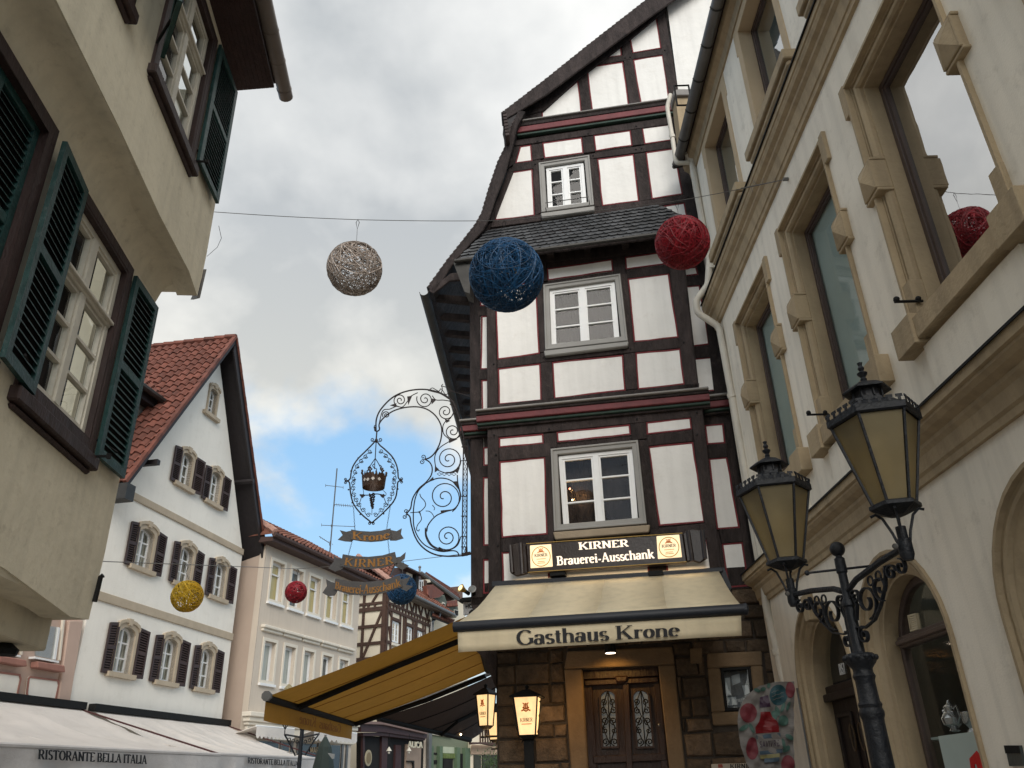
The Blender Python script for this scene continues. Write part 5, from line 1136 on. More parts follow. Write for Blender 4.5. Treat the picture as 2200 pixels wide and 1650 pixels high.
# ================================================================== LEFT HOUSE (cream, jettied, green shutters)
lh = thing('jettied_house', 'cream rendered house with dark green louvred shutters leaning over the street, at left', 'building', LP.W(1, 0, -.6))
LO = -.335; UE, LE = 1.90, 1.69; ZS = 6.16
def lr(u0, u1, z0, z1): return [(u0, z1), (u1, z1), (u1, z0), (u0, z0)]
WL, WU, WL2 = (-.27, 1.04, 4.03, 5.86), (-.19, 1.07, 7.11, 8.87), (-2.0, -.65, 4.03, 5.90); WU2 = (-1.9, -.7, 7.11, 8.87)
mm = wallholes(LP, [(-8, 9.25), (UE, 9.02), (UE-.0, ZS+.5), (UE-.02, ZS+.2), (UE-.06, ZS-.06), (1.5, ZS+.01), (.6, ZS-.02), (-.4, ZS+.02), (-3, ZS), (-8, ZS)], [lr(*WU), lr(*WU2)], 0, .2)
mm.add([LP.W(UE, 9.0, 0), LP.W(UE, 9.0, -3), LP.W(UE-.06, ZS, -3), LP.W(UE-.06, ZS, 0)], [[0, 1, 2, 3]]); mm.build('upper_wall', lplaster, lh)
cv = M(); pr = [(0.0, ZS+.06), (-.01, ZS+.015), (-.04, ZS), (-.13, ZS), (-.2, ZS-.015), (-.26, ZS-.06), (-.30, ZS-.13), (-.328, ZS-.22), (-.345, ZS-.26), (-.6, ZS-.24), (-.6, ZS+.1)]
cv.prism([LP.W(-8, z, o) for o, z in pr], LP.t*(8+LE)); cv.build('jetty_cove', lsoffit, lh, smooth=True)
cv = M(); pr = [(-.001, ZS+.05), (-.04, ZS-.002), (-.2, ZS-.01), (-.42, ZS-.012), (-.42, ZS+.1)]; cv.prism([LP.W(LE-.001, z, o) for o, z in pr], LP.t*(UE-LE-.04)); cv.build('jetty_soffit_end', lsoffit, lh)
mm = wallholes(LP, [(-8, ZS-.1), (LE, ZS-.1), (LE, 3.4), (LE-.04, 3.0), (LE-.05, 2.86), (1.3, 2.82), (.9, 2.86), (.2, 2.93), (-1, 2.95), (-8, 2.95)], [lr(*WL), lr(*WL2)], LO, .22)
mm.add([LP.W(LE, ZS, LO), LP.W(LE, ZS, LO-3), LP.W(LE-.05, 2.86, LO-3), LP.W(LE-.05, 2.86, LO)], [[0, 1, 2, 3]]); mm.build('lower_wall', lplaster, lh)
cv = M(); pr = [(LO-.001, 2.97), (LO-.02, 2.885), (LO-.06, 2.86), (-.64, 2.87), (-.64, 3.05)]; cv.prism([LP.W(-8, z, o) for o, z in pr], LP.t*(8+LE-.05)); cv.build('lower_jetty_soffit', lsoffit, lh, smooth=True)
gw = M(); gw.prism([LP.W(-8, 2.66, -.62), LP.W(1.0, 2.63, -.62), LP.W(1.66, 2.62, -.62), LP.W(1.66, 3.02, -.62), LP.W(-8, 3.02, -.62)], -LP.n*3); gw.build('bressummer_band', lplaster, lh, bevel=.02, seg=2)
gw = M(); gw.prism([LP.W(-8, 0, -.92), LP.W(1.3, 0, -.92), LP.W(1.3, 2.7, -.92), LP.W(-8, 2.7, -.92)], -LP.n*3); gw.build('ground_floor_wall', lplaster, lh)
fl = M(); fl.prism([LP.W(UE-.0, ZS-.05, .01), LP.W(UE+.02, ZS+.32, .02), LP.W(UE+.10, ZS+.10, -.06), LP.W(UE+.08, ZS-.02, -.08)], -LP.n*.03); fl.build('corner_flashing', zinc, lh)
an = M(); an.tube([LP.P(203, 1293, LO+.02), LP.P(211, 1262, LO+.03), LP.P(216, 1240, LO+.04), LP.P(222, 1236, LO+.06)], .02, 6); an.build('iron_wall_anchor', black, lh)
lmp = M(); c = LP.P(*L3((25, 790))[0], -.75); lmp.lathe(c, [(.09, -.02), (.10, .02), (.05, .06), (.03, .1)], 12); lmp.build('soffit_lamp', black, lh)
wr_ = M(); a_ = LP.P(470, 485, -.02); wr_.tube([a_, a_+V((.0, .12, -.08)), a_+V((-.02, .10, -.22)), a_+V((-.05, -.05, -.45))], .003, 3); wr_.build('loose_wire', black, lh)
# eaves: sloping boards, gutter
ez = [LP.W(UE+.05, 9.06, -.02), LP.W(UE+.05, 9.14, .43)]
for i in range(9):
    a, b = ez[0].lerp(ez[1], i/9+.006), ez[0].lerp(ez[1], (i+1)/9); j = random.uniform(-.02, .03)
    M().prism([a, b, b+UP*.03, a+UP*.03], -LP.t*(9+j)).build('eave_board', lroofwood, lh)
rf = M(); a, b = LP.W(UE+.04, 9.11, -.1), LP.W(UE+.04, 9.20, .45); rf.prism([a, b, b+UP*.05, a+UP*.05], -LP.t*9); rf.build('roof_edge', darktile, lh)
rs = M(); rs.prism([LP.W(UE, 9.25, .43), LP.W(UE, 9.31, .43), LP.W(UE, 12.3, -3), LP.W(UE, 12.2, -3)], -LP.t*9.5); rs.build('roof_slope', darktile, lh)
gc = LP.W(UE+.20, 9.15, .545); gt = M(); gt.tube([gc, gc-LP.t*9.5], .085, 14); gt.build('eave_gutter', browngutter, lh, smooth=True)
for i in range(12):
    c = gc-LP.t*(.12+.42*i); M().tube([c, c-LP.t*.02], .09, 14).build('gutter_joint', browngutter, lh, smooth=True)
def lwin(wq, off, lab, sh):
    u0, u1, z0, z1 = wq
    q = lr(*wq); c = ring(LP, q, .10, off+.028, off-.12).build('window_surround', lbrown, lh, bevel=.008, label=lab)
    ring(LP, inset(q, .07), .05, off+.02, off-.13).build('surround_rebate', lbrown, c, bevel=.006)
    uvprism(LP, lr(u0-.03, u1+.03, z0-.11, z0-.0), off+.075, off-.02).build('window_sill', lbrown, c, bevel=.012)
    uvprism(LP, lr(u0, u1, z0-.15, z0-.11), off+.035, off-.02).build('sill_moulding', lbrown, c, bevel=.02)
    si = inset(q, .12); H = si[0][1]-si[3][1]; fv = .055/H
    vr = [fv, .30, .372, .372+(1-fv-.372)/3, .372+2*(1-fv-.372)/3, 1-fv]
    w_ = window(LP, lh, si, off-.03, 2, 4, .055, .085, .026, .06, oldwhite, pane_m, backmat=interior, bdep=.5, vrows=vr, bext=(.5, .6))
    zt = si[0][1]-H*.336
    uvprism(LP, [(si[0][0], zt+.04), (si[1][0], zt+.04), (si[1][0], zt-.04), (si[0][0], zt-.04)], off-.015, off-.09).build('transom', oldwhite, w_, bevel=.008)
    uvprism(LP, [(si[0][0], zt+.015), (si[1][0], zt+.015), (si[1][0], zt-.015), (si[0][0], zt-.015)], off+.012, off-.05).build('transom_moulding', oldwhite, w_, bevel=.006)
    return w_
lwin(WL, LO, 'lower window with white casements', None); lwin(WU, 0, 'upper window with white casements', None); lwin(WU2, 0, None, None)
ww = ring(LP, lr(*WL2), .11, LO+.05, LO-.12).build('window_surround', lbrown, lh, bevel=.008)
uvprism(LP, lr(WL2[0]-.03, WL2[1]+.03, 3.87, 4.03), LO+.10, LO-.02).build('window_sill', lbrown, ww, bevel=.015)
def lshut(hu, z0, z1, off, wdt, ang, lab=None):     # hinge u, opening angle away from the wall
    h = LP.W(hu, z0, off+.06); d = (LP.t*cos(rad(ang))+LP.n*abs(sin(rad(ang)))); e_ = h+d*wdt
    q = [h+UP*(z1-z0), e_+UP*(z1-z0), e_, h] if wdt*d.dot(LP.t) > 0 else [e_+UP*(z1-z0), h+UP*(z1-z0), h, e_]
    s_ = shutter(lh, q, shgreen, 13, 2, label=lab)
    M().tube([h+UP*.15-LP.n*.06, h+UP*.15+d*.3], .012, 4).build('hinge', black, lh); return s_
lshut(1.05, 4.05, 5.80, LO, .55, 2, 'right shutter of the lower window, folded flat'); lshut(-.09, 4.05, 5.82, LO, .55, 174, 'left shutter of the lower window, standing slightly off the wall')
lshut(1.09, 7.22, 8.85, 0, .68, 2); lshut(-.17, 7.22, 8.85, 0, .66, 152)
for a, b in ((-1.9, -1.33), (-1.32, -.76)): 
    q = [LP.W(a, 5.80, LO-.01), LP.W(b, 5.80, LO-.01), LP.W(b, 4.12, LO-.01), LP.W(a, 4.12, LO-.01)]; shutter(lh, q, shgreen, 13, 2, label='closed shutter of the window at the left edge')
lshut(-2.05, 4.05, 5.80, LO, .6, 165)
for u, z, o in ((.98, 4.02, LO), (1.0, 7.12, 0)):
    mm = M(); c = LP.W(u, z, o+.02); mm.tube([c, c+LP.n*.16], .012, 5); mm.box(c+LP.n*.15, (LP.t, UP, LP.n), (.03, .04, .03)); mm.build('shutter_stay', black, lh)
"""cables and specks stay out: they are not separate things"""

# ================================================================== WHITE GABLED HOUSE
WH = Plane((-9, 28.8), 80.3)
wh = thing('white_gabled_house', 'white gabled house with steep red tiled roof and brown shuttered arched windows', 'building', WH.W(-5, 0, 0))
bk = -WH.n
UL, UR, UA, ZA, ZL, ZR = -9.05, -2.05, -5.18, 15.37, 8.78, 8.86
def archq(uc, z0, z1, wd, rise=.25, n=6):
    r = wd/2; return [(uc-r, z0), (uc-r, z1-r*rise*2)]+[(uc-r*cos(PI*i/n), z1-r*rise*2+r*rise*2*sin(PI*i/n)) for i in range(1, n)]+[(uc+r, z1-r*rise*2), (uc+r, z0)]
wins = [(-5.22, 12.55, 13.45, .48, 0)]+[(u, 9.83, 10.85, .60, 1) for u in (-6.08, -4.36)]+[(u, 7.04, 8.12, .70, 1) for u in (-7.38, -5.33, -3.32)]+[(u, 4.32, 5.46, .70, 1) for u in (-7.47, -5.43, -3.43)]
wall_ = [(UL-.2, 0), (UL-.05, 5.3), (UL+.05, 8.75), (-8.43, 9.2), (UA, 14.62), (UR, 8.80), (UR-.02, 0)]
wallholes(WH, wall_, [archq(u, a, b, w_) for u, a, b, w_, s in wins], 0, .3).build('gable_wall', wplaster, wh)
mm = M(); mm.prism([WH.W(UR-.005, 0, -.01), WH.W(UR-.005, 8.8, -.01), WH.W(UR-.005, 8.8, -9), WH.W(UR-.005, 0, -9)], -WH.t*.2); mm.build('side_wall', wplaster, wh)
for z0, z1, ul, nm in ((8.70, 8.90, UL+.35, 'string_course'), (5.90, 6.12, UL+.05, 'string_course')): uvprism(WH, [(ul, z1), (UR+.0, z1), (UR, z0), (ul, z0)], .05, -.01).build(nm, wtrim, wh, bevel=.01)
for i, (u, a, b, wd, s) in enumerate(wins):
    o = archq(u, a, b, wd); par = M(); 
    big = [(p[0]+(p[0]-u)*.30, p[1]+(.12 if p[1] > a+.01 else -.0)) for p in o]
    k = len(o)
    for j in range(k-1): uvprism(WH, [big[j], big[j+1], o[j+1], o[j]], .05, -.25, par)
    sr = par.build('window_surround', wtrim, wh)
    uvprism(WH, [(u-.07, b+.04), (u+.07, b+.04), (u+.09, b+.21), (u-.09, b+.21)], .09, 0).build('keystone', wtrim, sr)
    hd = M(); ar = [p for p in o if p[1] > b-wd*.28]
    lo_h = [(u+(p[0]-u)*1.28, p[1]+.11) for p in ar]; hi_h = [(u+(p[0]-u)*1.36, p[1]+.19) for p in ar]
    for j in range(len(ar)-1): uvprism(WH, [hi_h[j], hi_h[j+1], lo_h[j+1], lo_h[j]], .085, 0, hd)
    hd.build('arched_hood', wtrim, sr)
    uvprism(WH, rect(u-wd*.5-.22, a-.12, u+wd*.5+.22, a), .12, -.25).build('window_sill', wtrim, sr)
    # sash inside the arch
    inn = [(u+(p[0]-u)*.99, p[1]) for p in o]; fr = M()
    in2 = [(u+(p[0]-u)*.84, p[1]-(.055 if p[1] > a+.01 else -.07)) for p in inn]
    for j in range(k-1): uvprism(WH, [inn[j], inn[j+1], in2[j+1], in2[j]], -.11, -.16, fr)
    uvprism(WH, [inn[0], in2[0], in2[-1], inn[-1]], -.11, -.16, fr)
    wn = fr.build('window', whitepaint, wh)
    mu = M(); uvprism(WH, rect(u-.03, a+.07, u+.03, b-.06), -.105, -.16, mu)
    for f in (1/3, 2/3): z_ = a+(b-a)*f; uvprism(WH, rect(u-wd*.42, z_-.02, u+wd*.42, z_+.02), -.12, -.15, mu)
    mu.build('glazing_bars', whitepaint, wn)
    gq = M(); gq.add([WH.W(*p, -.135) for p in in2], [list(range(len(in2)))]); gq.build('pane', pane_dull, wn)
    gq = M(); gq.add([WH.W(*p, -.29) for p in o], [list(range(len(o)))]); gq.build('curtain', curtain if i in (3, 6) else (blindg if i in (2, 7) else interior) if i in (1, 2, 7) else (mat('half_curtain', (.16, .16, .16), .9, .5, 6) if 'half_curtain' not in MATS else MATS['half_curtain']), wn)
    if s:
        for sd in (-1, 1):
            h = WH.W(u+sd*(wd*.5+(.05 if sd < 0 else .11)), a-.06, .07); an_ = rad(random.uniform(-2, 3) if sd < 0 else random.uniform(4, 16))
            d = WH.t*sd*cos(an_)+WH.n*sin(an_); e_ = h+d*.385; Hh = b-a+.12
            q = [e_+UP*Hh, h+UP*Hh, h, e_] if sd < 0 else [h+UP*Hh, e_+UP*Hh, e_, h]
            if sd > 0: q[1] = q[1]-UP*.06
            if sd < 0: q[0] = q[0]-UP*.06
            nn_ = 8
            so2 = shutter(wh, q, brownshut, nn_, 2, th=.04, st=.14, rail=.08)
# roof
def wslope(sgn, ze, ue):
    A = WH.W(UA, ZA, .5); E = WH.W(ue, ze, .5); return A, E
AL, EL = wslope(-1, 8.78, -9.30); AR, ER = wslope(1, 8.86, -1.39)
for A, E, nm in ((AL, EL, 'roof_slope'), (AR, ER, 'roof_slope')):
    M().prism([A, E, E-UP*.22, A-UP*.22], bk*10).build(nm, blackwood if nm == 'x' else blackwood, wh)
pn = (AR-ER).normalized(); mm = M(); mm.prism([AR-UP*.02, ER-UP*.02, ER-UP*.40, AR-UP*.52], bk*.06); mm.build('bargeboard', blackwood, wh)
mm = M(); c = WH.W(-2.95, 11.0, .3); mm.tube([c-WH.n*.5, c+WH.n*.28], .09, 6); mm.build('purlin_end', blackwood, wh)
mm = M(); c = WH.W(-8.2, 9.75, .3); mm.box(c, (WH.t, UP, WH.n), (.14, .14, .5)); mm.build('purlin_end', blackwood, wh)
nl = (EL-AL).cross(bk).normalized(); nl = nl if nl.z > 0 else -nl
def tile_geo(o, rdir, ddir, nrm, wd, ln, lift=.05):
    vs = []; 
    for v, lf in ((0, .0), (1, lift)):
        for k in range(6):
            t_ = k/5; vs.append(o+rdir*wd*t_*1.02+ddir*ln*(v*1.06)+nrm*(lf+.02+.045*sin(2*PI*t_-.6)))
    vs += [p-nrm*.03 for p in vs[6:12]]
    return vs, [[k, k+1, k+7, k+6] for k in range(5)]+[[6+k, 7+k, 13+k, 12+k] for k in range(5)]
sl = (EL-AL).length; sd_ = (EL-AL).normalized(); rows = 24; ln = sl/rows; wd = .27; cnt = 0; rest = M()
for r in range(rows-1, -1, -1):
    for c in range(32):
        o = AL+sd_*ln*r+bk*(wd*c); nrj = nl
        vs, fs = tile_geo(o+nl*random.uniform(0, .012), bk, sd_, nl, wd, ln)
        if c < 12 and cnt < 290: M().add(vs, fs).build('roof_tile', redtile, wh); cnt += 1
        else: rest.add(vs, fs)
rest.build('far_roof_tiles', redtile, wh, kind='stuff')
nr_ = (ER-AR).cross(bk).normalized(); nr_ = nr_ if nr_.z > 0 else -nr_
sr_ = (ER-AR).normalized(); L_ = (ER-AR).length
for r in range(26):
    M().box(AR+sr_*(L_*(r+.5)/26)+nr_*(.03+.01*(r % 2))+bk*.1, (sr_, nr_, bk), (L_/26*1.1, .05, .3)).build('verge_tile', redtile, wh)
for r in range(26):
    M().box(AL+sd_*(sl*(r+.5)/26)+nl*(.05)+bk*.02, (sd_, nl, bk), (sl/26*1.06, .09, .12)).build('verge_tile', redtile, wh)
for i in range(16): M().tube([AL+UP*.06+bk*(.38*i), AL+UP*.09+bk*(.38*i+.40)], .11, 6).build('ridge_tile', redtile, wh)
M().tube([ER+WH.t*.08-UP*.1, ER+WH.t*.08-UP*.1+bk*9], .09, 8).build('eave_gutter', blackwood, wh)
mm = M(); c = WH.W(-9.2, 8.55, .25); mm.box(c, (WH.t, UP, WH.n), (.35, .42, .7)); mm.build('boxed_eave_end', darkzinc, wh)
# cross dormer on the near slope: slate-hung side wall, gutter, tiled roof
u0_, z0_ = WH.uv(*L2((985, 795))[0], -.8); DO_ = -.8
ckm = mat('cheek_slate', (.19, .175, .155), .8, .2, 3)
ck = uvprism(WH, [(u0_, z0_), (-10.2, z0_), (-10.2, 8.7), (-9.35, 8.7)], DO_-.02, DO_-.1).build('dormer_side_wall', ckm, wh)
nn2 = 0
for i in range(17):
    for j in range(22):
        zc = z0_-.12-.2*i; uc = u0_-.1-.26*j-(.13 if i % 2 else 0)
        if zc < 8.8 or uc < -10.1 or zc < ZL+(uc+9.3)*1.60+.05: continue
        r_ = .135; q = [(uc-r_, zc), (uc, zc+.2), (uc+r_, zc), (uc, zc-.2)]
        M().prism([WH.W(*p, DO_+(.012 if p[1] < zc else -.005)) for p in q], -WH.n*.012).build('cheek_slate', ckm, ck)
de = [WH.W(u0_+.25, z0_+.05, DO_+.38), WH.W(-10.6, z0_+.05, DO_+.38), WH.W(-10.6, z0_+2.3, DO_-1.9), WH.W(u0_+1.6, z0_+2.3, DO_-1.9)]
dn = (de[1]-de[0]).cross(de[3]-de[0]).normalized(); dn = dn if dn.z > 0 else -dn
M().prism(de, -dn*.08).build('dormer_roof', blackwood, wh)
dd_ = (WH.W(0, 0, DO_+.38)-WH.W(0, 2.25, DO_-1.9)).normalized(); LL = (WH.W(0, 0, DO_+.38)-WH.W(0, 2.25, DO_-1.9)).length
for r in range(8):
    for c in range(22):
        u = u0_+.2-c*.28+(1.3*(1-(r+1)/8)); 
        if u > u0_+.25+1.35*(1-(r+.5)/8) or u < -10.6: continue
        vs, fs = tile_geo(WH.W(u, z0_+.05, DO_+.38)-dd_*(LL*(1-r/8)), -WH.t, dd_, dn, .28, LL/8); M().add(vs, fs).build('dormer_tile', redtile, wh)
M().tube([WH.W(u0_+.3, z0_-.02, DO_+.45), WH.W(-10.6, z0_-.02, DO_+.45)], .10, 8).build('dormer_gutter', darkzinc, wh)
uvprism(WH, [(u0_+.2, z0_-.02), (-10.5, z0_-.02), (-10.5, z0_-.28), (u0_+.05, z0_-.28)], DO_+.3, DO_-.02).build('dormer_fascia', blackwood, wh)
# street level of the white house
for i in range(9):
    m_ = [interior, pinksill, whitepaint, interior, warmroom, interior, beigetrim, interior, pinksill][i]
    uvprism(WH, rect(-14+i*1.32, 0, -14+i*1.32+1.25, 2.9), .03, -.05).build('shopfront_panel', m_, wh)
# pink neighbour
pk = thing('pink_house', 'pink rendered house corner with white panels under the windows, below the leaning house', 'building', WH.W(-11, 0, 0))
uvprism(WH, rect(-20, 0, UL-.22, 8.3), -.02, -3).build('wall', pinkp, pk)
pxprism(WH, L3((545, 575), (565, 575), (470, 1160), (390, 1150), (470, 575)), .06, -.03).build('corner_pilaster', pinkp, pk, bevel=.02)
for dx, dy in ((0, 0), (-258, -38)):
    T_ = lambda *p: L3(*[(x+dx, y+dy) for x, y in p])
    uq = uvq(WH, T_((205, 950), (395, 975), (402, 1010), (378, 1120), (360, 1130), (185, 1108), (178, 1070), (190, 965)), .02)
    o = uvprism(WH, uq, .012, -.01).build('white_panel', whitepaint if False else wplaster, pk); ring(WH, uq, .04, .03, 0).build('panel_border', pinksill, o)
    pxprism(WH, T_((258, 850), (440, 880), (445, 925), (420, 925), (255, 895)), .2, 0).build('sill_block', pinksill, pk, bevel=.02)
    pxprism(WH, T_((237, 818), (400, 850), (398, 862), (235, 832)), .16, 0).build('window_sill', whitepaint, pk)
    pxprism(WH, T_((395, 620), (408, 625), (378, 840), (362, 838)), .03, -.03).build('window_frame', whitepaint, pk); pxprism(WH, T_((250, 600), (392, 620), (362, 838), (240, 812)), .015, -.01).build('pane', pane_m, pk)
    pxprism(WH, T_((430, 560), (440, 562), (410, 845), (400, 845)), .04, -.03).build('reveal_strip', beigetrim, pk)

# restaurant awnings
def terrace(u0, u1, off, z0, z1, lab, txtq, name_side):
    t = thing('terrace_awning', lab, 'awning', WH.W((u0+u1)/2, 0, off), 'white terrace awnings of the restaurant')
    R0, R1, F0, F1 = WH.W(u0, z0, .15), WH.W(u1, z0, .15), WH.W(u0, z1, off), WH.W(u1, z1, off); n = 6
    for k in range(n):
        mm = M(); vs = []
        for j in range(25):
            for i in range(13):
                u = (k+i/12)/n; v = j/24; fold = mnoise.noise(V((u*26, v*3.2+u0, 1.3)))*.05+mnoise.noise(V((u*9+v*5, v*7, 4.1+u0)))*.045+abs(mnoise.noise(V((u*40-v*9, v*2.2, 7.7))))*.03
                vs.append(bil([R0, R1, F1, F0], u, v)-UP*(.13*sin(PI*v)+.04*sin(PI*i/12)*sin(PI*v)+fold*sin(PI*min(v*1.15, 1))))
        mm.add(vs, [[j*13+i, j*13+i+1, j*13+i+14, j*13+i+13] for j in range(24) for i in range(12)]); o = mm.build('canvas_panel', umbc, t)
        for p_ in o.data.polygons: p_.use_smooth = True
        sm_ = M(); sm_.tube([bil([R0, R1, F1, F0], (k+1)/n, v/8)-UP*(.13*sin(PI*v/8))-UP*.02 for v in range(9)], .006, 4); sm_.build('seam', umbc, t)
    M().box((R0+R1)/2+UP*.08, (WH.t, UP, WH.n), ((u1-u0)+.1, .16, .2)).build('cassette', black, t)
    M().tube([F0, F1], .045, 8).build('front_tube', umbv, t, smooth=True)
    M().tube([R1, F1+UP*.02], .02, 5).build('side_rail', mat('dark_red_rail', (.06, .015, .015), .6) if 'dark_red_rail' not in MATS else MATS['dark_red_rail'], t)
    VH = .36; mm = M(); NN = 60; vs = []
    for j in range(4):
        for i in range(NN+1):
            u, v = i/NN, j/3; vs.append(F0.lerp(F1, u)-UP*(.03+v*VH)+WH.n*(.03+.05*sin(u*37+2*sin(u*11))*v+.02*sin(u*90)*v))
    mm.add(vs, [[j*(NN+1)+i, j*(NN+1)+i+1, (j+1)*(NN+1)+i+1, (j+1)*(NN+1)+i] for j in range(3) for i in range(NN)]); o = mm.build('valance', umbv, t); [setattr(p_, 'use_smooth', True) for p_ in o.data.polygons]
    q3 = [WH.P(*p, off+.09) for p in txtq]; mm = M(); text(mm, 'RISTORANTE BELLA ITALIA', quadmap(q3), WH.n, .004, .22, .09, track=.0); mm.build('lettering', blackprint, t)
    M().tube([F1+UP*.0, V((F1.x, F1.y, 0))], .03, 6).build('support_post', umbv, t)
terrace(-8.42, -1.94, 3.4, 3.36, 2.32, 'farther white canvas awning lettered RISTORANTE BELLA ITALIA, right of the near one', L3((1672, 1500), (2012, 1524), (2010, 1560), (1672, 1540)), 0)
terrace(-22, -8.85, 3.8, 3.36, 2.28, 'nearer white canvas awning lettered RISTORANTE BELLA ITALIA, at the lower left edge', L3((258, 1446), (992, 1487), (990, 1545), (254, 1512)), 0)

# ================================================================== BEIGE HOUSE
BG_ = Plane((-8.68, 27.2), 73); BS = Plane((-8.68, 27.2), -17)
bh = thing('beige_house', 'long beige rendered house with tall narrow windows and dark tiled roof', 'building', BG_.W(3.5, 0, 0))
U_, Lw = (.83, 2.10, 3.36, 4.66, 5.92), (.82, 2.07, 3.34, 4.66, 5.95)
ops = [rect(u-.38, 7.32, u+.38, 8.72) for u in U_]+[rect(u-.34, 4.70, u+.34, 6.02) for u in Lw]
wallholes(BG_, [(-.02, 9.2), (6.95, 9.2), (6.95, 0), (-.02, 0)], ops, 0, .22).build('front_wall', beige, bh)
M().prism([BG_.W(0, 0, 0), BG_.W(0, 9.2, 0), BG_.W(0, 9.2, -8), BG_.W(0, 0, -8)], BG_.t*.02).build('side_wall', beigeshade, bh)
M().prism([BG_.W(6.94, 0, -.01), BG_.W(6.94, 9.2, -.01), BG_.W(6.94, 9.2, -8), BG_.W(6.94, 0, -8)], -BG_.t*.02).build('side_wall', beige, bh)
for i, q in enumerate(ops):
    up_ = i < 5; w_ = window(BG_, bh, q, -.14, 1, 1, .07, .07, .02, .05, whitepaint, pane_dull, backmat=(curtainy if up_ else curtain) if i not in (8, 1) else MATS['half_curtain'], bdep=.06, bext=(0, 0))
    ring(BG_, [(q[0][0]-.10, q[0][1]+.10), (q[1][0]+.10, q[1][1]+.10), (q[2][0]+.10, q[2][1]-.02), (q[3][0]-.10, q[3][1]-.02)], .10, .03, -.02).build('window_border', beigetrim, w_)
    uvprism(BG_, rect(q[3][0]-.12, q[3][1]-.10, q[2][0]+.12, q[3][1]-.02), .09, -.1).build('window_sill', whitepaint, w_)
    if up_ : uvprism(BG_, rect(q[3][0]+.08, q[3][1]+.95, q[2][0]-.08, q[3][1]+1.0), -.13, -.17).build('sash_bar', whitepaint, w_)
for i, u in enumerate(Lw):
    uvprism(BG_, rect(u-.64, 6.40, u+.62, 6.50), .16, -.02).build('window_hood', beigetrim, bh, bevel=.02); uvprism(BG_, rect(u-.60, 6.30, u+.58, 6.40), .09, -.02).build('hood_moulding', beigetrim, bh, bevel=.02)
for (z0, z1, o) in ((3.62, 3.76, .32), (3.48, 3.62, .24), (3.38, 3.48, .17), (3.0, 3.38, .10)):
    uvprism(BG_, rect(-.0-o, z0, 7.0, z1), o, -.02).build('shop_cornice', beigetrim, bh, bevel=.02)
for (a, b) in ((.3, 1.9), (2.15, 2.55), (3.2, 4.35), (4.75, 6.1)): uvprism(BG_, rect(a, 0, b, 2.95), .01, -.03).build('shop_window', mat('shop_glass_dark', (.02, .024, .026), .12, .3, 3, 0, spec=.8) if 'shop_glass_dark' not in MATS else MATS['shop_glass_dark'], bh)
for a in (.15, 1.95, 2.6, 3.0, 4.4, 6.15, 6.5): uvprism(BG_, rect(a, 0, a+.14, 2.98), .05, -.02).build('shopfront_post', zinc, bh)
txt('MARS', [(498, 1514), (566, 1520), (566, 1556), (498, 1548)], BG_, .03, mat('pale_gold_letters', (.62, .45, .26), .5), bh, cr_=L4, depth=.01, thick=.16, thin=.12, sans=True)
# eaves and roof
ef = M(); ef.prism([BG_.W(-.35, 9.16, .45), BG_.W(-.35, 9.32, .45), BG_.W(-.35, 9.36, -.1), BG_.W(-.35, 9.16, -.1)], BG_.t*7.9); ef.build('eave_box', fascia, bh, bevel=.01)
M().tube([BG_.W(-.4, 9.38, .52), BG_.W(7.55, 9.38, .52)], .09, 8).build('eave_gutter', fascia, bh, smooth=True)
rz = [BG_.W(-.38, 9.40, .55), BG_.W(7.5, 9.40, .55), BG_.W(6.6, 12.0, -3.0), BG_.W(-.3, 12.0, -3.0)]
rz[2] = BG_.W(6.4, 11.2, -2.6); rz[3] = BG_.W(1.2, 11.2, -2.6)
nb_ = (rz[1]-rz[0]).cross(rz[3]-rz[0]).normalized(); nb_ = nb_ if nb_.z > 0 else -nb_
M().prism(rz, -nb_*.06).build('roof_slope', blackwood, bh)
tl = M(); D = BG_.W(0, 11.2, -2.6)-BG_.W(0, 9.4, .55); Dn = D.normalized(); k = 0
for r in range(11):
    for c in range(33):
        o = BG_.W(-.38+.245*c, 9.40, .55)+D*((r+1)/11); 
        uu = -.38+.245*c; lim0 = -.38+1.58*(r/11); lim1 = 7.5-1.1*(r/11)
        if uu < lim0 or uu > lim1: continue
        vs, fs = tile_geo(o, BG_.t, -Dn, nb_, .245, D.length/11)
        if k < 300 and r < 8: M().add(vs, fs).build('roof_tile', oldtile, bh); k += 1
        else: tl.add(vs, fs)
tl.build('upper_roof_tiles', oldtile, bh, kind='stuff')
hp_ = [rz[0], rz[3], BG_.W(1.2, 11.2, -8), BG_.W(-.38, 9.4, -8)]; M().prism(hp_, UP*.05).build('hip_slope', oldtile, bh)
for i in range(9):
    a, b = rz[0].lerp(rz[3], i/9), rz[0].lerp(rz[3], (i+1.1)/9); M().tube([a+UP*.06, b+UP*.10], .11, 6).build('hip_tile', mat('pale_hip_tile', (.42, .24, .19), .8, .2, 4) if 'pale_hip_tile' not in MATS else MATS['pale_hip_tile'], bh)
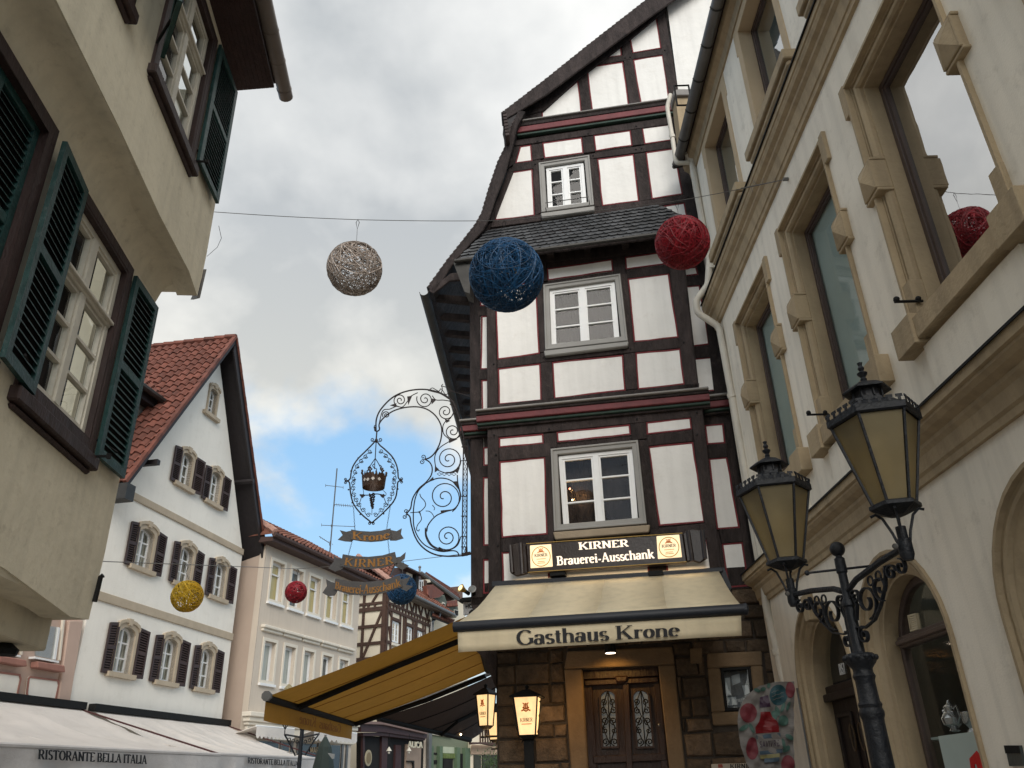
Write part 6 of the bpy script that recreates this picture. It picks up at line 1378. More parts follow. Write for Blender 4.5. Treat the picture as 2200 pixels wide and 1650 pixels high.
# scalloped shop awnings
for (q, lab) in (([(150, 1378), (395, 1405), (395, 1425)], 'left scalloped white shop awning on the beige house'), ([(522, 1404), (798, 1440), (800, 1462)], 'right scalloped white shop awning on the beige house')):
    a, b = BG_.uv(*L4(q[0])[0], .9)[0], BG_.uv(*L4(q[1])[0], .9)[0]; zt = BG_.uv(*L4(q[0])[0], .9)[1]
    t = thing('scalloped_awning', lab, 'awning', BG_.W((a+b)/2, zt, .5), 'scalloped shop awnings')
    M().prism([BG_.W(a, 3.1, .08), BG_.W(b, 3.1, .08), BG_.W(b, zt, .9), BG_.W(a, zt, .9)], -UP*.02).build('canvas', umbc, t)
    M().tube([BG_.W(a, zt, .9), BG_.W(b, zt, .9)], .03, 6).build('front_tube', whitepaint, t)
    vs = []; n = 48
    for i in range(n+1):
        u = a+(b-a)*i/n; vs.append(BG_.W(u, zt, .92))
    for i in range(n+1):
        u = a+(b-a)*i/n; vs.append(BG_.W(u, zt-.26-.09*abs(sin(i/n*PI*10)), .93))
    M().add(vs, [[i, i+1, n+2+i, n+1+i] for i in range(n)]).build('scalloped_valance', umbc, t)
# closed parasol and far street lamp in front of it
pc_ = at(698, 1600, 24.); c0 = V((pc_.x, pc_.y, 0)); t = thing('closed_parasol', 'closed dark green parasol standing by the far shop window', 'parasol', c0)
tz = at(706, 1583, 24).z; M().tube([c0, c0+UP*(tz+.05)], .03, 6).build('pole', zinc, t)
mm = M(); mm.lathe(c0+UP*1.0, [(.18, 0), (.42, .25), (.36, .7), (.18, tz-1.25), (.04, tz-1.0)], 8); mm.build('folded_canopy', mat('parasol_green', (.035, .05, .045), .8, .2, 4), t)
ql = [at(*p, 23.5) for p in L4((612, 1553), (655, 1560), (652, 1590), (640, 1592))]; M().prism(ql[:], V((.01, .05, 0))).build('printed_patch', mat('patch_grey', (.25, .26, .26), .7), t)
fl_ = at(650, 1560, 22.); c0 = V((fl_.x, fl_.y, 0)); t = thing('street_lamp', 'far black double street lamp half hidden under the ochre awning', 'street lamp', c0)
zz0 = at(650, 1565, 22).z
M().tube([c0, c0+UP*zz0], .05, 8).build('post', iron, t); M().sphere(c0+UP*zz0, .07, 8, 6).build('ball_finial', iron, t)
for s in (-1, 1):
    e_ = c0+V((s*.42*.95, s*.1, zz0-.13)); M().tube([c0+UP*(zz0-.2), e_], .022, 6).build('arm', iron, t); M().tube([c0+UP*(zz0-.55), c0+V((s*.12, 0, zz0-.6)), c0+V((s*.3, 0, zz0-.3)), e_], .02, 5).build('scroll', iron, t)
    for k in range(3): M().tube([c0+V((s*(.1+.1*k)+.035*cos(a), 0, zz0-.3+.03*k+.035*sin(a))) for a in [i*PI/4 for i in range(8)]], .012, 4, closed=True).build('ring', iron, t)
    for k in (-1, 0, 1): M().tube([e_, e_+UP*.12, e_+V((k*.12, 0, .3))], .012, 4).build('claw', iron, t)
    M().lathe(e_+UP*.28, [(.12, 0), (.24, .5), (.25, .55), (.1, .68), (.05, .72), (.12, .78), (.02, .88)], 6).build('lantern', milk, t)
# ================================================================== WROUGHT IRON BRACKET AND HANGING SIGN
BO = -.12
def K2(pts, cr_=S2, off=BO): return [KR.P(*p, off) for p in cr_(*pts)]
br = thing('wrought_iron_bracket', 'large scrolled wrought iron sign bracket curling out from the inn corner', 'sign bracket', KR.P(*S2((1020, 1245))[0], BO))
def wi(pts, r=.008, nm='scroll', par=br, sm=True, cr_=S2, off=BO, m=wiron, closed=False):
    p = smooth(pts) if sm else pts; M().tube(K2(p, cr_, off), r*1.2, 5, closed=closed).build(nm, m, par)
wi([(405, 395), (408, 320), (440, 250), (520, 170), (620, 127), (740, 116), (850, 142), (925, 195), (962, 270), (985, 350), (1003, 440)], .011, 'main_curve')
wi([(428, 380), (428, 350), (460, 308), (520, 265), (600, 240), (690, 235), (760, 255), (815, 300), (848, 360), (853, 420), (838, 490), (805, 550), (770, 582), (738, 592)], .010, 'main_curve')
wi([(400, 372), (398, 395), (412, 402), (428, 392), (430, 375)], .010, 'hook'); wi([(400, 372), (392, 380), (396, 362), (408, 360)], .006, 'hook_curl')
wi(spiral(728, 577, 18, 4, 90, -1.3, 14), .006, sm=False); wi(spiral(718, 610, 18, 4, -90, 1.3, 14), .006, sm=False)
wi([(738, 592), (770, 612), (788, 650), (782, 700), (748, 748), (700, 790), (665, 840), (650, 880), (640, 930), (612, 962)], .009, 'main_curve')
wi(spiral(610, 948, 16, 4, 60, -1.3, 14), .006, sm=False); wi(spiral(600, 984, 16, 4, -60, 1.3, 14), .006, sm=False)
wi([(612, 964), (636, 985), (646, 1040), (668, 1112), (702, 1170), (752, 1215), (812, 1243), (880, 1253), (960, 1252), (1030, 1245)], .010, 'main_curve')
wi([(740, 762), (700, 800), (676, 850), (664, 910), (660, 970), (664, 1050), (690, 1120), (735, 1175), (800, 1208), (860, 1222), (930, 1216), (960, 1226), (970, 1246)], .008, 'main_curve')
for x in ((1003, 440, 993, 1247), (1029, 500, 1024, 1247)): wi([(x[0], x[1]), (x[2], x[3])], .009, 'upright', sm=False)
for k in range(22):
    y = 462+k*36; x = 1016-k*.35
    if y < 490: continue
    wi([(x, y), (x+8, y+18), (x, y+34), (x-8, y+18)], .005, 'lattice_link', sm=False, closed=True)
wi([(990, 1245), (1050, 1232)], .022, 'wall_plate', sm=False); wi([(1022, 1190), (1024, 1250)], .016, 'wall_plate', sm=False); wi([(990, 508), (1030, 510)], .010, 'crossbar', sm=False)
for y in (602, 845, 980, 1118, 1190): wi([(985, y), (1028, y)], .006, 'crossbar', sm=False)
SP_ = [(475, 290, 26, 4, 150, 1.6), (570, 190, 46, 6, 100, 1.8), (740, 184, 58, 7, 200, -1.9), (880, 268, 60, 8, -60, 1.9), (930, 402, 62, 8, -40, 1.9), (900, 592, 92, 9, 100, -2.1), (868, 850, 115, 10, 60, -1.9), (893, 1122, 92, 9, 130, -2.1)]
for cx, cy, a, b, an, tn in SP_: wi(spiral(cx, cy, a, b, an, tn, 46), .0075, sm=False)
wi([(428, 345), (452, 262), (500, 250), (545, 232), (585, 236), (618, 200), (640, 165), (690, 138)], .007); wi([(790, 160), (815, 188), (870, 190), (925, 205), (940, 250), (915, 310), (880, 335), (862, 370), (868, 420), (905, 455)], .007)
wi([(985, 400), (960, 445), (900, 475), (840, 515), (808, 570), (812, 640), (830, 668)], .007); wi([(830, 668), (880, 685), (940, 678), (975, 640), (985, 600)], .007)
wi([(700, 790), (760, 748), (830, 722), (900, 730), (955, 770), (980, 830), (975, 880), (940, 930), (880, 950), (820, 975), (775, 1020), (750, 1070), (752, 1120), (790, 1180), (860, 1212)], .008)
wi([(960, 700), (965, 760), (985, 840)], .008); wi([(742, 1060), (745, 1120), (775, 1175), (830, 1210), (900, 1213), (960, 1180), (984, 1120)], .007)
wi([(705, 828), (712, 850), (738, 880), (742, 912), (708, 948), (668, 955), (640, 957)], .006); wi([(700, 950), (716, 1000), (690, 1040), (682, 1070), (695, 1082), (702, 1070)], .006)
wi([(800, 985), (790, 965), (770, 948), (745, 945)], .005); wi([(800, 940), (805, 925), (790, 905)], .005)
for k in range(4): x = 822+k*33; wi([(x, 692), (x+16, 684), (x+32, 694), (x+16, 704)], .005, 'link', sm=False, closed=True)
for k in range(22):       # twists on the inner scrolls
    pass
LF = [((618, 165), (652, 160), (626, 222)), ((500, 225), (545, 210), (540, 236)), ((785, 178), (818, 186), (785, 218)), ((872, 316), (912, 330), (885, 345)), ((900, 452), (962, 455), (905, 482)), ((808, 636), (836, 662), (806, 682)), ((940, 672), (978, 648), (962, 690)),
      ((925, 745), (962, 742), (984, 820)), ((846, 942), (930, 934), (850, 964)), ((762, 1030), (742, 1082), (756, 1085)), ((795, 712), (755, 750), (800, 735)), ((705, 945), (712, 968), (688, 952)), ((845, 1212), (910, 1212), (880, 1220))]
for l_ in LF: q = K2(l_); M().prism([p+KR.n*.004 for p in q], -KR.n*.008).build('leaf_plate', wiron, br)
for pts in ([(760, 120), (800, 130), (850, 145), (905, 180)], [(770, 118), (790, 106), (812, 118), (835, 128), (850, 112), (880, 150), (900, 140)], [(850, 140), (858, 110), (852, 92), (862, 80)], [(852, 92), (880, 100), (900, 108), (930, 130), (1000, 150), (1048, 165)]):
    wi(pts, .012 if pts[0] == (760, 120) else .006, 'vine')
# hanging emblem
H_ = crop(740, 920, 7.5); HO = BO
hs_ = thing('hanging_inn_sign', 'hanging iron inn sign: copper crown in an oval scroll frame above three lettered banners', 'sign', KR.P(*S2((340, 1520))[0], HO))
def hi(pts, r=.006, nm='frame', sm=True, closed=False, m=wiron): wi(pts, r, nm, hs_, sm, H_, HO, m, closed)
hi([(525, 40), (512, 190)], .010, 'hanger', False)
for P_ in ([(512, 190), (440, 270), (330, 380), (220, 490), (140, 610), (108, 720), (100, 790), (78, 832), (40, 848)], [(40, 850), (76, 872), (88, 930), (96, 1030), (130, 1180), (190, 1290), (300, 1410), (400, 1492), (436, 1528)],
           [(516, 190), (570, 272), (650, 340), (770, 460), (838, 590), (862, 700), (870, 795), (905, 840)], [(905, 842), (862, 872), (852, 960), (830, 1100), (770, 1210), (650, 1340), (530, 1450), (438, 1528)]): hi(P_, .010)
cl_ = [(410, 375), (340, 455), (270, 525), (205, 612), (172, 705), (150, 812), (140, 885), (138, 970), (150, 1075), (187, 1160), (235, 1240), (302, 1322), (388, 1400)]
cr2 = [(590, 370), (665, 442), (725, 518), (775, 605), (802, 702), (806, 802), (800, 872), (790, 965), (770, 1062), (725, 1148), (665, 1240), (592, 1325), (502, 1400)]
for L_, s in ((cl_, 1), (cr2, -1)):
    for i, (x, y) in enumerate(L_):
        pts = spiral(0, 0, 38, 9, 20, 1.35, 16); hi([(x+s*a, y+b*(1 if i < 6 else -1)) for a, b in pts], .005, 'curl', False)
        if i: 
            px_, py_ = L_[i-1]; hi([(px_+s*34, py_+8), ((px_+x)/2-s*12, (py_+y)/2), (x-s*30, y)], .0045, 'curl')
for x, y, s, t_ in ((455, 185, 1, 1), (575, 185, -1, 1), (20, 822, 1, 1), (20, 878, 1, -1), (918, 815, -1, 1), (918, 868, -1, -1), (408, 1535, 1, -1), (462, 1535, -1, -1)):
    r_ = 34 if y < 400 else 24; hi([(x+s*a, y+t_*b) for a, b in spiral(0, 0, r_, 7, 40, 1.3, 16)], .006, 'curl', False)
for x, y in ((370, 345), (222, 480), (105, 690), (65, 990), (125, 1200), (255, 1388), (645, 335), (775, 480), (862, 678), (860, 980), (785, 1190), (632, 1378), (155, 1240), (740, 1235)):
    c = KR.P(*H_((x, y))[0], HO); M().sphere(c, .014, 6, 4).build('rivet', wiron, hs_)
M().sphere(KR.P(*H_((513, 200))[0], HO), .028, 8, 6, (1, 1, 1.4)).build('collar', wiron, hs_)
hi([(513, 200), (505, 330), (497, 485)], .007, 'hanger', False)
for P_ in ([(497, 485), (420, 600), (325, 772)], [(497, 485), (560, 590), (645, 775)], [(497, 485), (490, 560), (488, 660)], [(490, 570), (455, 600), (480, 640), (520, 660), (500, 700)], [(420, 600), (380, 640), (400, 670), (355, 690)], [(560, 590), (600, 620), (575, 655), (605, 690)]): hi(P_, .006, 'crown_hanger')
cc = KR.P(*H_((472, 880))[0], HO); pxm = (cc-EYE).length/FPX/7.5; Rc = 192*pxm; cw = M(); nS = 48; vs = []
for j, (h0) in enumerate((-1, 1)):
    for i in range(nS):
        a = 2*PI*i/nS; ph = i % 8; top = 108*pxm+(.05 if ph == 0 else .02 if ph in (2, 6) else .0 if ph in (3, 5) else -.035 if ph in (1, 7) else .035)
        z = top if h0 > 0 else -85*pxm; rr = Rc*(1.0 if h0 > 0 else .90); vs.append(cc+KR.t*(rr*cos(a))+KR.n*(rr*sin(a))+UP*z)
cw.add(vs, [[i, (i+1) % nS, nS+(i+1) % nS, nS+i] for i in range(nS)]); o = cw.build('crown', bronze, hs_); o.modifiers.new('th', 'SOLIDIFY').thickness = .006
for a0 in (-90, -150, -30, 90, 30, 150):
    a = rad(a0); c = cc+KR.t*(Rc*cos(a))-KR.n*(Rc*sin(a))+UP*(150*pxm)
    mm = M(); tt = (KR.t*-sin(a)-KR.n*cos(a))
    for dx, dz, r_ in ((0, .035, .018), (-.022, .01, .016), (.022, .01, .016), (0, -.012, .018)): mm.sphere(c+tt*dx+UP*dz, r_, 7, 5, (1, 1, 1))
    mm.build('crown_fleuron', bronze, hs_, kind='stuff')
for a0 in (-75, -120, -45, -100):
    a = rad(a0); c = cc+KR.t*(Rc*.97*cos(a))-KR.n*(Rc*.97*sin(a)+.004)+UP*(.01 if a0 != -100 else .0); tt = (KR.t*-sin(a)-KR.n*cos(a))
    M().prism([c+tt*.03, c+UP*.03, c-tt*.03, c-UP*.03], KR.n*.0+(c-cc)*.02).build('sky_gap_plate', mat('sky_gap', (.5, .45, .4), .4) if 'sky_gap' not in MATS else MATS['sky_gap'], hs_)  # solid pale plates, coloured like bright sky showing through the crown
gr = M(); rnd = random.Random(5)
for i in range(70):
    f = i/70; c = KR.P(*H_((448+(rnd.random()-.5)*95*(1-f*.75), 1050+f*245))[0], HO+rnd.uniform(-.02, .02)*(1-f)); gr.sphere(c, .013, 6, 4)
gr.build('grape_cluster', wiron, hs_, kind='stuff')
for x in (285, 612):
    q = K2([(x-42, 1075), (x-20, 1062), (x, 1070), (x+25, 1060), (x+45, 1085), (x+20, 1105), (x+5, 1125), (x-18, 1108)], H_, HO); M().prism([p+KR.n*.01 for p in q], -KR.n*.02).build('vine_leaf', wiron, hs_)
hi([(300, 1075), (380, 1078), (450, 1062), (540, 1060), (600, 1075)], .007, 'vine'); hi([(300, 980), (310, 1050), (290, 1070)], .004, 'vine'); hi([(275, 1110), (230, 1235), (180, 1248)], .005, 'stay'); hi([(632, 1105), (680, 1220), (735, 1240)], .005, 'stay'); hi([(445, 1290), (442, 1400)], .004, 'stay'); hi([(620, 1000), (670, 1050), (660, 1090)], .004, 'vine')
def chain(a, b, n, par=hs_):
    A, B_ = KR.P(*S2(a)[0], HO), KR.P(*S2(b)[0], HO)
    for i in range(n):
        p, q = A.lerp(B_, i/n), A.lerp(B_, (i+1.15)/n); s = KR.t if i % 2 else KR.n; M().tube([p, (p+q)/2+s*.010, q, (p+q)/2-s*.010], .0032, 4, closed=True).build('chain_link', wiron, par)
chain((252, 918), (262, 1075), 12); chain((503, 912), (478, 1070), 12); chain((245, 1142), (218, 1242), 8); chain((487, 1142), (497, 1240), 8)
BN = [([(237, 1071), (300, 1082), (370, 1086), (440, 1080), (505, 1064), (508, 1138), (440, 1152), (370, 1157), (300, 1152), (232, 1140)], [(240, 1076), (200, 1085), (156, 1074), (176, 1108), (142, 1140), (190, 1151), (236, 1154), (250, 1140)], [(500, 1072), (545, 1081), (579, 1062), (573, 1100), (592, 1130), (540, 1146), (500, 1146)], 'Krone', [(243, 1083), (372, 1096), (498, 1078)], [(243, 1134), (372, 1148), (500, 1130)]),
      ([(180, 1240), (265, 1254), (355, 1258), (450, 1248), (535, 1224), (552, 1300), (450, 1334), (355, 1342), (265, 1338), (163, 1322)], [(185, 1268), (140, 1264), (112, 1243), (118, 1285), (78, 1334), (125, 1358), (172, 1340), (190, 1322)], [(530, 1262), (570, 1255), (606, 1224), (600, 1268), (575, 1290), (628, 1316), (585, 1345), (528, 1318)], 'KIRNER', [(196, 1262), (355, 1274), (520, 1250)], [(186, 1312), (352, 1328), (528, 1300)]),
      ([(130, 1406), (235, 1424), (340, 1430), (455, 1418), (568, 1384), (585, 1462), (455, 1506), (335, 1522), (225, 1516), (116, 1480)], [(135, 1436), (100, 1428), (62, 1408), (68, 1455), (38, 1502), (78, 1526), (122, 1520), (140, 1490)], [(565, 1412), (620, 1400), (645, 1382), (618, 1432), (608, 1446), (657, 1457), (612, 1492), (570, 1470)], 'Brauerei-Ausschank', [(130, 1426), (340, 1448), (568, 1404)], [(124, 1474), (335, 1508), (578, 1456)])]
for k, (body, tl_, tr_, s, tp_, bt_) in enumerate(BN):
    b_ = M().prism([p+KR.n*.006 for p in K2(body)], -KR.n*.012).build('banner', ribbon, hs_, label=['top banner, lettered Krone', 'middle banner, lettered KIRNER', 'bottom banner, lettered Brauerei-Ausschank'][k])
    for q in (tl_, tr_): M().prism([p-KR.n*.012 for p in K2(q)], -KR.n*.008).build('ribbon_tail', ribbon, b_)
    def fm(u, v, tp_=tp_, bt_=bt_):
        def qd(c, u): a, m_, b = c; return V(((1-u)*(1-2*u)*a[0]+4*u*(1-u)*m_[0]+u*(2*u-1)*b[0], (1-u)*(1-2*u)*a[1]+4*u*(1-u)*m_[1]+u*(2*u-1)*b[1]))
        t_, b = qd(tp_, u), qd(bt_, u); p = b*(1-v)+t_*v; return KR.P(*S2((p.x, p.y))[0], HO+.008)
    mm = M(); text(mm, s, fm, KR.n, .004, .19, .07, serif=.06, track=.06 if k == 1 else .02); mm.build('lettering', goldtext, b_)

# ================================================================== OCHRE AWNING ON THE LANE SIDE
SPn = Plane((-.62, 11.4), 88)
oa = thing('lane_awning', 'ochre canvas awning seen from below, stretched over the side lane left of the inn', 'awning', V((-1.8, 12.6, 2.4)))
ra, rb = SPn.P(1016, 1318), SPn.P(1052, 1440); rb.x = ra.x+.08
fa, fb = SPn.P(575, 1496, -2.4), SPn.P(760, 1552, -2.4)
for k in range(5):
    mm = M(); vs = []
    for j in range(7):
        for i in range(3):
            u = (k+i/2)/5; v = j/6; vs.append(bil([ra, rb, fb, fa], u, v)-UP*.03*sin(PI*v))
    mm.add(vs, [[j*3+i, j*3+i+1, j*3+i+4, j*3+i+3] for j in range(6) for i in range(2)]); o = mm.build('canvas_panel', orange, oa); [setattr(p_, 'use_smooth', True) for p_ in o.data.polygons]
    if k: M().tube([bil([ra, rb, fb, fa], k/5, v/6)-UP*(.03*sin(PI*v/6)+.008) for v in range(7)], .004, 4).build('seam', orangeprint, oa)
M().tube([fa-UP*.02, fb-UP*.02], .045, 8).build('front_bar', black, oa, smooth=True); M().tube([fa-dS*.06, fa], .06, 8).build('bar_end_cap', zinc, oa); M().tube([ra, rb], .06, 8).build('rear_tube', black, oa)
for u0, u1 in ((.22, .25), (.995, .985)):
    a = bil([ra, rb, fb, fa], u0+.02, .02)-UP*.06; b = bil([ra, rb, fb, fa], u1, .98)-UP*.05; m_e = bil([ra, rb, fb, fa], (u0+u1)/2+(-.05 if u0 < .5 else 0), .45)-UP*.10
    M().tube([a, m_e, b], .042, 6).build('folding_arm', black, oa)
va = [fa-UP*.03, fb-UP*.03, fb-UP*.27, fa-UP*.27]; vs = []; NN = 30
for j in range(4):
    for i in range(NN+1): u, v = i/NN, j/3; vs.append(bil(va, u, v)-SPn.n*(.02+.02*sin(u*19)*v))
o = M().add(vs, [[j*(NN+1)+i, j*(NN+1)+i+1, (j+1)*(NN+1)+i+1, (j+1)*(NN+1)+i] for j in range(3) for i in range(NN)]).build('valance', orange, oa)
for s_, ua, ub in (('Gasthaus', .78, .50), ('Krone', .46, .28)):
    mm = M(); text(mm, s_, lambda u, v: bil(va, ua+(ub-ua)*u, .80-.52*v)+SPn.n*.03, SPn.n, .002, .15, .05); mm.build('lettering_seen_from_behind', orangeprint, oa)
# darker awning farther along the lane
da = thing('lane_awning', 'dark brown awning seen from below, farther down the lane under the ochre one', 'awning', V((-1.6, 16, 2.3)))
qa = [SPn.P(1070, 1444), SPn.P(1062, 1566), at(1010, 1590, 18.6), SPn.P(813, 1543, -2.0)]; qa[0] = V((-.45, 15.6, at(1067, 1447, 15.6).z)); qa[1] = at(1062, 1545, 20)
for k in range(4):
    mm = M(); vs = [bil(qa, (k+i/2)/4, j/6)-UP*.05*sin(PI*j/6) for j in range(7) for i in range(3)]
    mm.add(vs, [[j*3+i, j*3+i+1, j*3+i+4, j*3+i+3] for j in range(6) for i in range(2)]).build('canvas_panel', browncanvas, da)
    if k: M().tube([bil(qa, k/4, j/6)-UP*(.05*sin(PI*j/6)+.01) for j in range(7)], .008, 4).build('seam', black, da)
M().tube([qa[3], qa[2]], .05, 8).build('front_bar', black, da); M().tube([qa[3]+UP*.04, qa[0]+UP*.04], .035, 8).build('side_tube', zinc, da)
M().tube([bil(qa, .5, .02)-UP*.1, bil(qa, .45, .55)-UP*.14, bil(qa, .6, .95)-UP*.08], .03, 6).build('folding_arm', black, da)
M().sphere(at(990, 1578, 18), .02, 6, 4).build('bulb', bulb, da)
# spotlights and hotel sign on the lane corner
for (hx, hy, tx_, ty, lab) in ((1308, 850, 1430, 935, 'brass spotlight on a short arm, left one at the inn corner'), (1475, 865, 1500, 930, 'smaller clear spotlight next to the inn corner post')):
    a, b = at(*T1((hx, hy))[0], 11.6), at(*T1((tx_, ty))[0], 11.7); t = thing('spotlight', lab, 'lamp', b, 'spotlights at the inn corner'); d = (a-b).normalized()
    M().tube([b, b.lerp(a, .75)], .028, 8).build('barrel', black, t); mm = M(); L_ = (a-b).length; mm.lathe(b.lerp(a, .55), [(.03, 0), (.045, L_*.3), (.062, L_*.5), (.05, L_*.52)], 12, ax=d); mm.build('head', gold if hx < 1400 else zinc, t, smooth=True)
    M().lathe(b.lerp(a, 1.06), [(.045, 0), (.03, .01)], 12, ax=d).build('lens', emis('spot_lens', (1, .75, .3), 1.2) if hx < 1400 else pane_m, t)
M().tube([at(*T1((1500, 930))[0], 11.7), at(*T1((1700, 945))[0], 11.6)], .03, 8)
t = thing('hotel_sign', 'small pale hotel sign under a black arm, mostly hidden by the cream awning', 'sign', at(*T1((1420, 1240))[0], 16)); HP = Plane(tuple(at(*T1((1420, 1150))[0], 16).xy), -12)
pxprism(HP, T1((1340, 1040), (1560, 1010), (1560, 1220), (1345, 1245)), 0, -.08).build('panel', mat('sign_pale', (.42, .42, .42), .6, .1, 6), t)
pxprism(HP, T1((1262, 1040), (1330, 990), (1600, 965), (1600, 1020)), .15, -.15).build('canopy', black, t)
mm = M(); text(mm, 'HOTEL', quadmap([HP.P(*p, .002) for p in T1((1372, 1092), (1630, 1070), (1630, 1130), (1374, 1152))]), HP.n, .01, .17, .1, sans=True); mm.build('lettering', blackprint, t)

# ================================================================== FLAG BANNER AND BREWERY PLATE BY THE DOOR
FP = Plane((3.0, 9.7), -4)
fb_ = thing('advertising_flag', 'crinkled advertising flag with a red bottle between pink flowers, by the downpipe', 'flag', V((3.0, 9.7, 0)))
ol = [(1150, 188), (1000, 190), (800, 205), (680, 235), (560, 265), (480, 315), (400, 380), (330, 460), (270, 540), (225, 650), (200, 760), (192, 860), (200, 990), (225, 1110), (240, 1260), (290, 1420), (345, 1560), (400, 1680), (480, 1900), (1200, 1900), (1150, 1500), (1140, 1200), (1145, 800), (1152, 450)]
def fo(x, y, o=0): 
    p = FP.P(*PO((x, y))[0]); return p+FP.n*(o+.012*sin(x*.02+y*.011)+.008*sin(y*.03-x*.013))
def flagpoly(pts, m, nm, par, o, sub=10):
    tri = tessellate_polygon([[V((x, y, 0)) for x, y in pts]]); bm = bmesh.new(); vs = [bm.verts.new((x, y, 0)) for x, y in pts]
    for t3 in tri:
        try: bm.faces.new([vs[i] for i in t3])
        except ValueError: pass
    if sub: bmesh.ops.subdivide_edges(bm, edges=bm.edges, cuts=sub, use_grid_fill=True)
    bm.verts.index_update(); mm = M(); mm.add([fo(v.co.x, v.co.y, o) for v in bm.verts], [[v.index for v in f.verts] for f in bm.faces]); bm.free(); return mm.build(nm, m, par)
sheet = flagpoly(ol, paper, 'printed_sheet', fb_, 0, 12)
def ell(cx, cy, rx, ry, an=0, n=20): return [(cx+rx*cos(a)*cos(an)-ry*sin(a)*sin(an), cy+rx*cos(a)*sin(an)+ry*sin(a)*cos(an)) for a in [2*PI*i/n for i in range(n)]]
lay = .006
for pts, m, nm in ([(ell(880, 420, 150, 175), teal, 'print_disc'), (ell(375, 720, 145, 165), pink, 'print_flower'), (ell(440, 1320, 105, 190), pink, 'print_flower'), (ell(1080, 330, 75, 140), pink, 'print_flower'), (ell(1040, 1580, 110, 150), pink, 'print_flower')]
    + [(ell(x, y, a, b, an), leafp, 'print_leaf') for x, y, a, b, an in ((520, 340, 60, 28, .4), (620, 320, 50, 35, -.3), (720, 260, 30, 45, .2), (300, 970, 95, 40, -.5), (430, 980, 30, 90, -.4), (860, 690, 35, 90, -.3), (950, 630, 30, 90, .4), (1040, 610, 28, 80, .35), (800, 770, 60, 90, .2), (960, 850, 90, 90, 0), (1060, 1130, 80, 40, .5), (960, 1240, 30, 90, -.2), (1010, 1330, 80, 45, -.7))]
    + [([(570, 705), (740, 700), (770, 790), (850, 870), (885, 950), (890, 1045), (495, 1070), (485, 960), (540, 880), (570, 800)], redp, 'print_bottle'), ([(572, 640), (738, 625), (742, 700), (570, 708)], paper, 'print_neck'), ([(560, 460), (700, 420), (740, 620), (560, 632)], plum, 'print_cap'),
       ([(495, 1080), (915, 1045), (945, 1400), (545, 1440)], MATS['poster_paper'], 'print_label'), ([(500, 1100), (905, 1060), (915, 1130), (512, 1168)], lblue, 'print_stripe'), ([(548, 1370), (930, 1330), (940, 1395), (560, 1425)], lblue, 'print_stripe'),
       ([(560, 1440), (885, 1405), (895, 1470), (570, 1500)], mat('print_lemon', (.2, .18, .08), .6), 'print_band'), ([(630, 1490), (880, 1470), (885, 1540), (640, 1560)], lblue, 'print_band')]):
    flagpoly(pts, m, nm, sheet, lay, 2); lay += .0012
mm = M(); text(mm, 'SAVIVRE', lambda u, v: fo(555+330*u, 1305-25*u-100*v, lay+.004), FP.n, .002, .13, .11, sans=True); mm.build('lettering', MATS['print_plum'], sheet)
mm = M()
for a, b in (((605, 1325), (850, 1305)), ((745, 380), (880, 340)), ((755, 450), (960, 380)), ((770, 510), (960, 440))): mm.tube([fo(a[0]+(b[0]-a[0])*i/6, a[1]+(b[1]-a[1])*i/6+8*sin(i*2.2), lay+.004) for i in range(7)], .0025, 4)
mm.build('small_print', paper, sheet)
e_ = FP.P(*PO((1165, 300))[0]); M().tube([V((e_.x+.02, e_.y, 0)), V((e_.x+.02, e_.y, 1.8)), e_+V((.02, 0, 0))], .012, 6).build('pole', zinc, fb_)
kp = thing('brewery_plate', 'pale brewery plate lettered KIRNER at the bottom edge, left of the flag', 'sign', KR.P(1590, 1650, GF))
pxprism(KR, C6((1588, 988), (1812, 982), (1815, 1060), (1590, 1068)), GF+.10, GF+.04).build('panel', mat('plate_pale', (.42, .37, .30), .5, .06, 4), kp, bevel=.006)
txt('KIRNER', [(1702, 988), (1850, 984), (1851, 1013), (1703, 1017)], KR, GF+.102, blackprint, kp, cr_=C6, depth=.003, thick=.18, thin=.07)
pxprism(KR, C6((1628, 990), (1655, 989), (1660, 1010), (1630, 1012)), GF+.106, GF+.10).build('crest_emblem', mat('print_red_dull', (.3, .06, .04), .6), kp)
# ================================================================== HALF-TIMBERED HOUSE BEYOND
TC = at(828, 1350, 38); TA = Plane((TC.x, TC.y), -23); TB = Plane((TC.x, TC.y), 74)
th = thing('far_half_timbered_house', 'far half-timbered corner house behind the banners, with yellowed infill and dormers', 'building', V((TC.x, TC.y, 0)))
def fillw(pl, q, off, m, nm, d=.3): return uvprism(pl, q, off, off-d).build(nm, m, th)
fillw(TA, rect(-3.2, 0, 0, 9.75), 0, hplaster, 'left_wall', .2); fillw(TB, rect(0, 3.6, 5.35, 9.80), 0, hplaster, 'front_wall', .2)
def tb(pl, u0, z0, u1, z1, w_, off=.06, nm='beam'):
    d = V((u1-u0, z1-z0)); n_ = V((-d.y, d.x)).normalized()*(w_/2); a, b = V((u0, z0)), V((u1, z1)); global bi; bi += 1
    uvprism(pl, [tuple(a+n_), tuple(b+n_), tuple(b-n_), tuple(a-n_)], off+(bi % 7)*.003, -.02).build(nm, htimber, th)
for z, w_ in ((9.16, .11), (8.90, .18), (8.13, .13), (7.37, .14), (6.7, .16)): tb(TA, -3.2, z+.02, 0, z-.02, w_)
tb(TA, -1.2, 9.75, -1.2, 6.6, .12); tb(TA, -.09, 9.75, -.09, 3.6, .20); tb(TA, -.15, 8.85, -1.1, 6.8, .11); tb(TA, -.35, 9.75, -.75, 9.2, .10)
for u in (-.95, -.6, -1.55, -2.0): tb(TA, u, 9.1, u, 8.95, .10)
for z, w_ in ((9.14, .10), (8.88, .13), (7.40, .13), (6.2, .16)): tb(TB, 0, z, 5.3, z, w_)
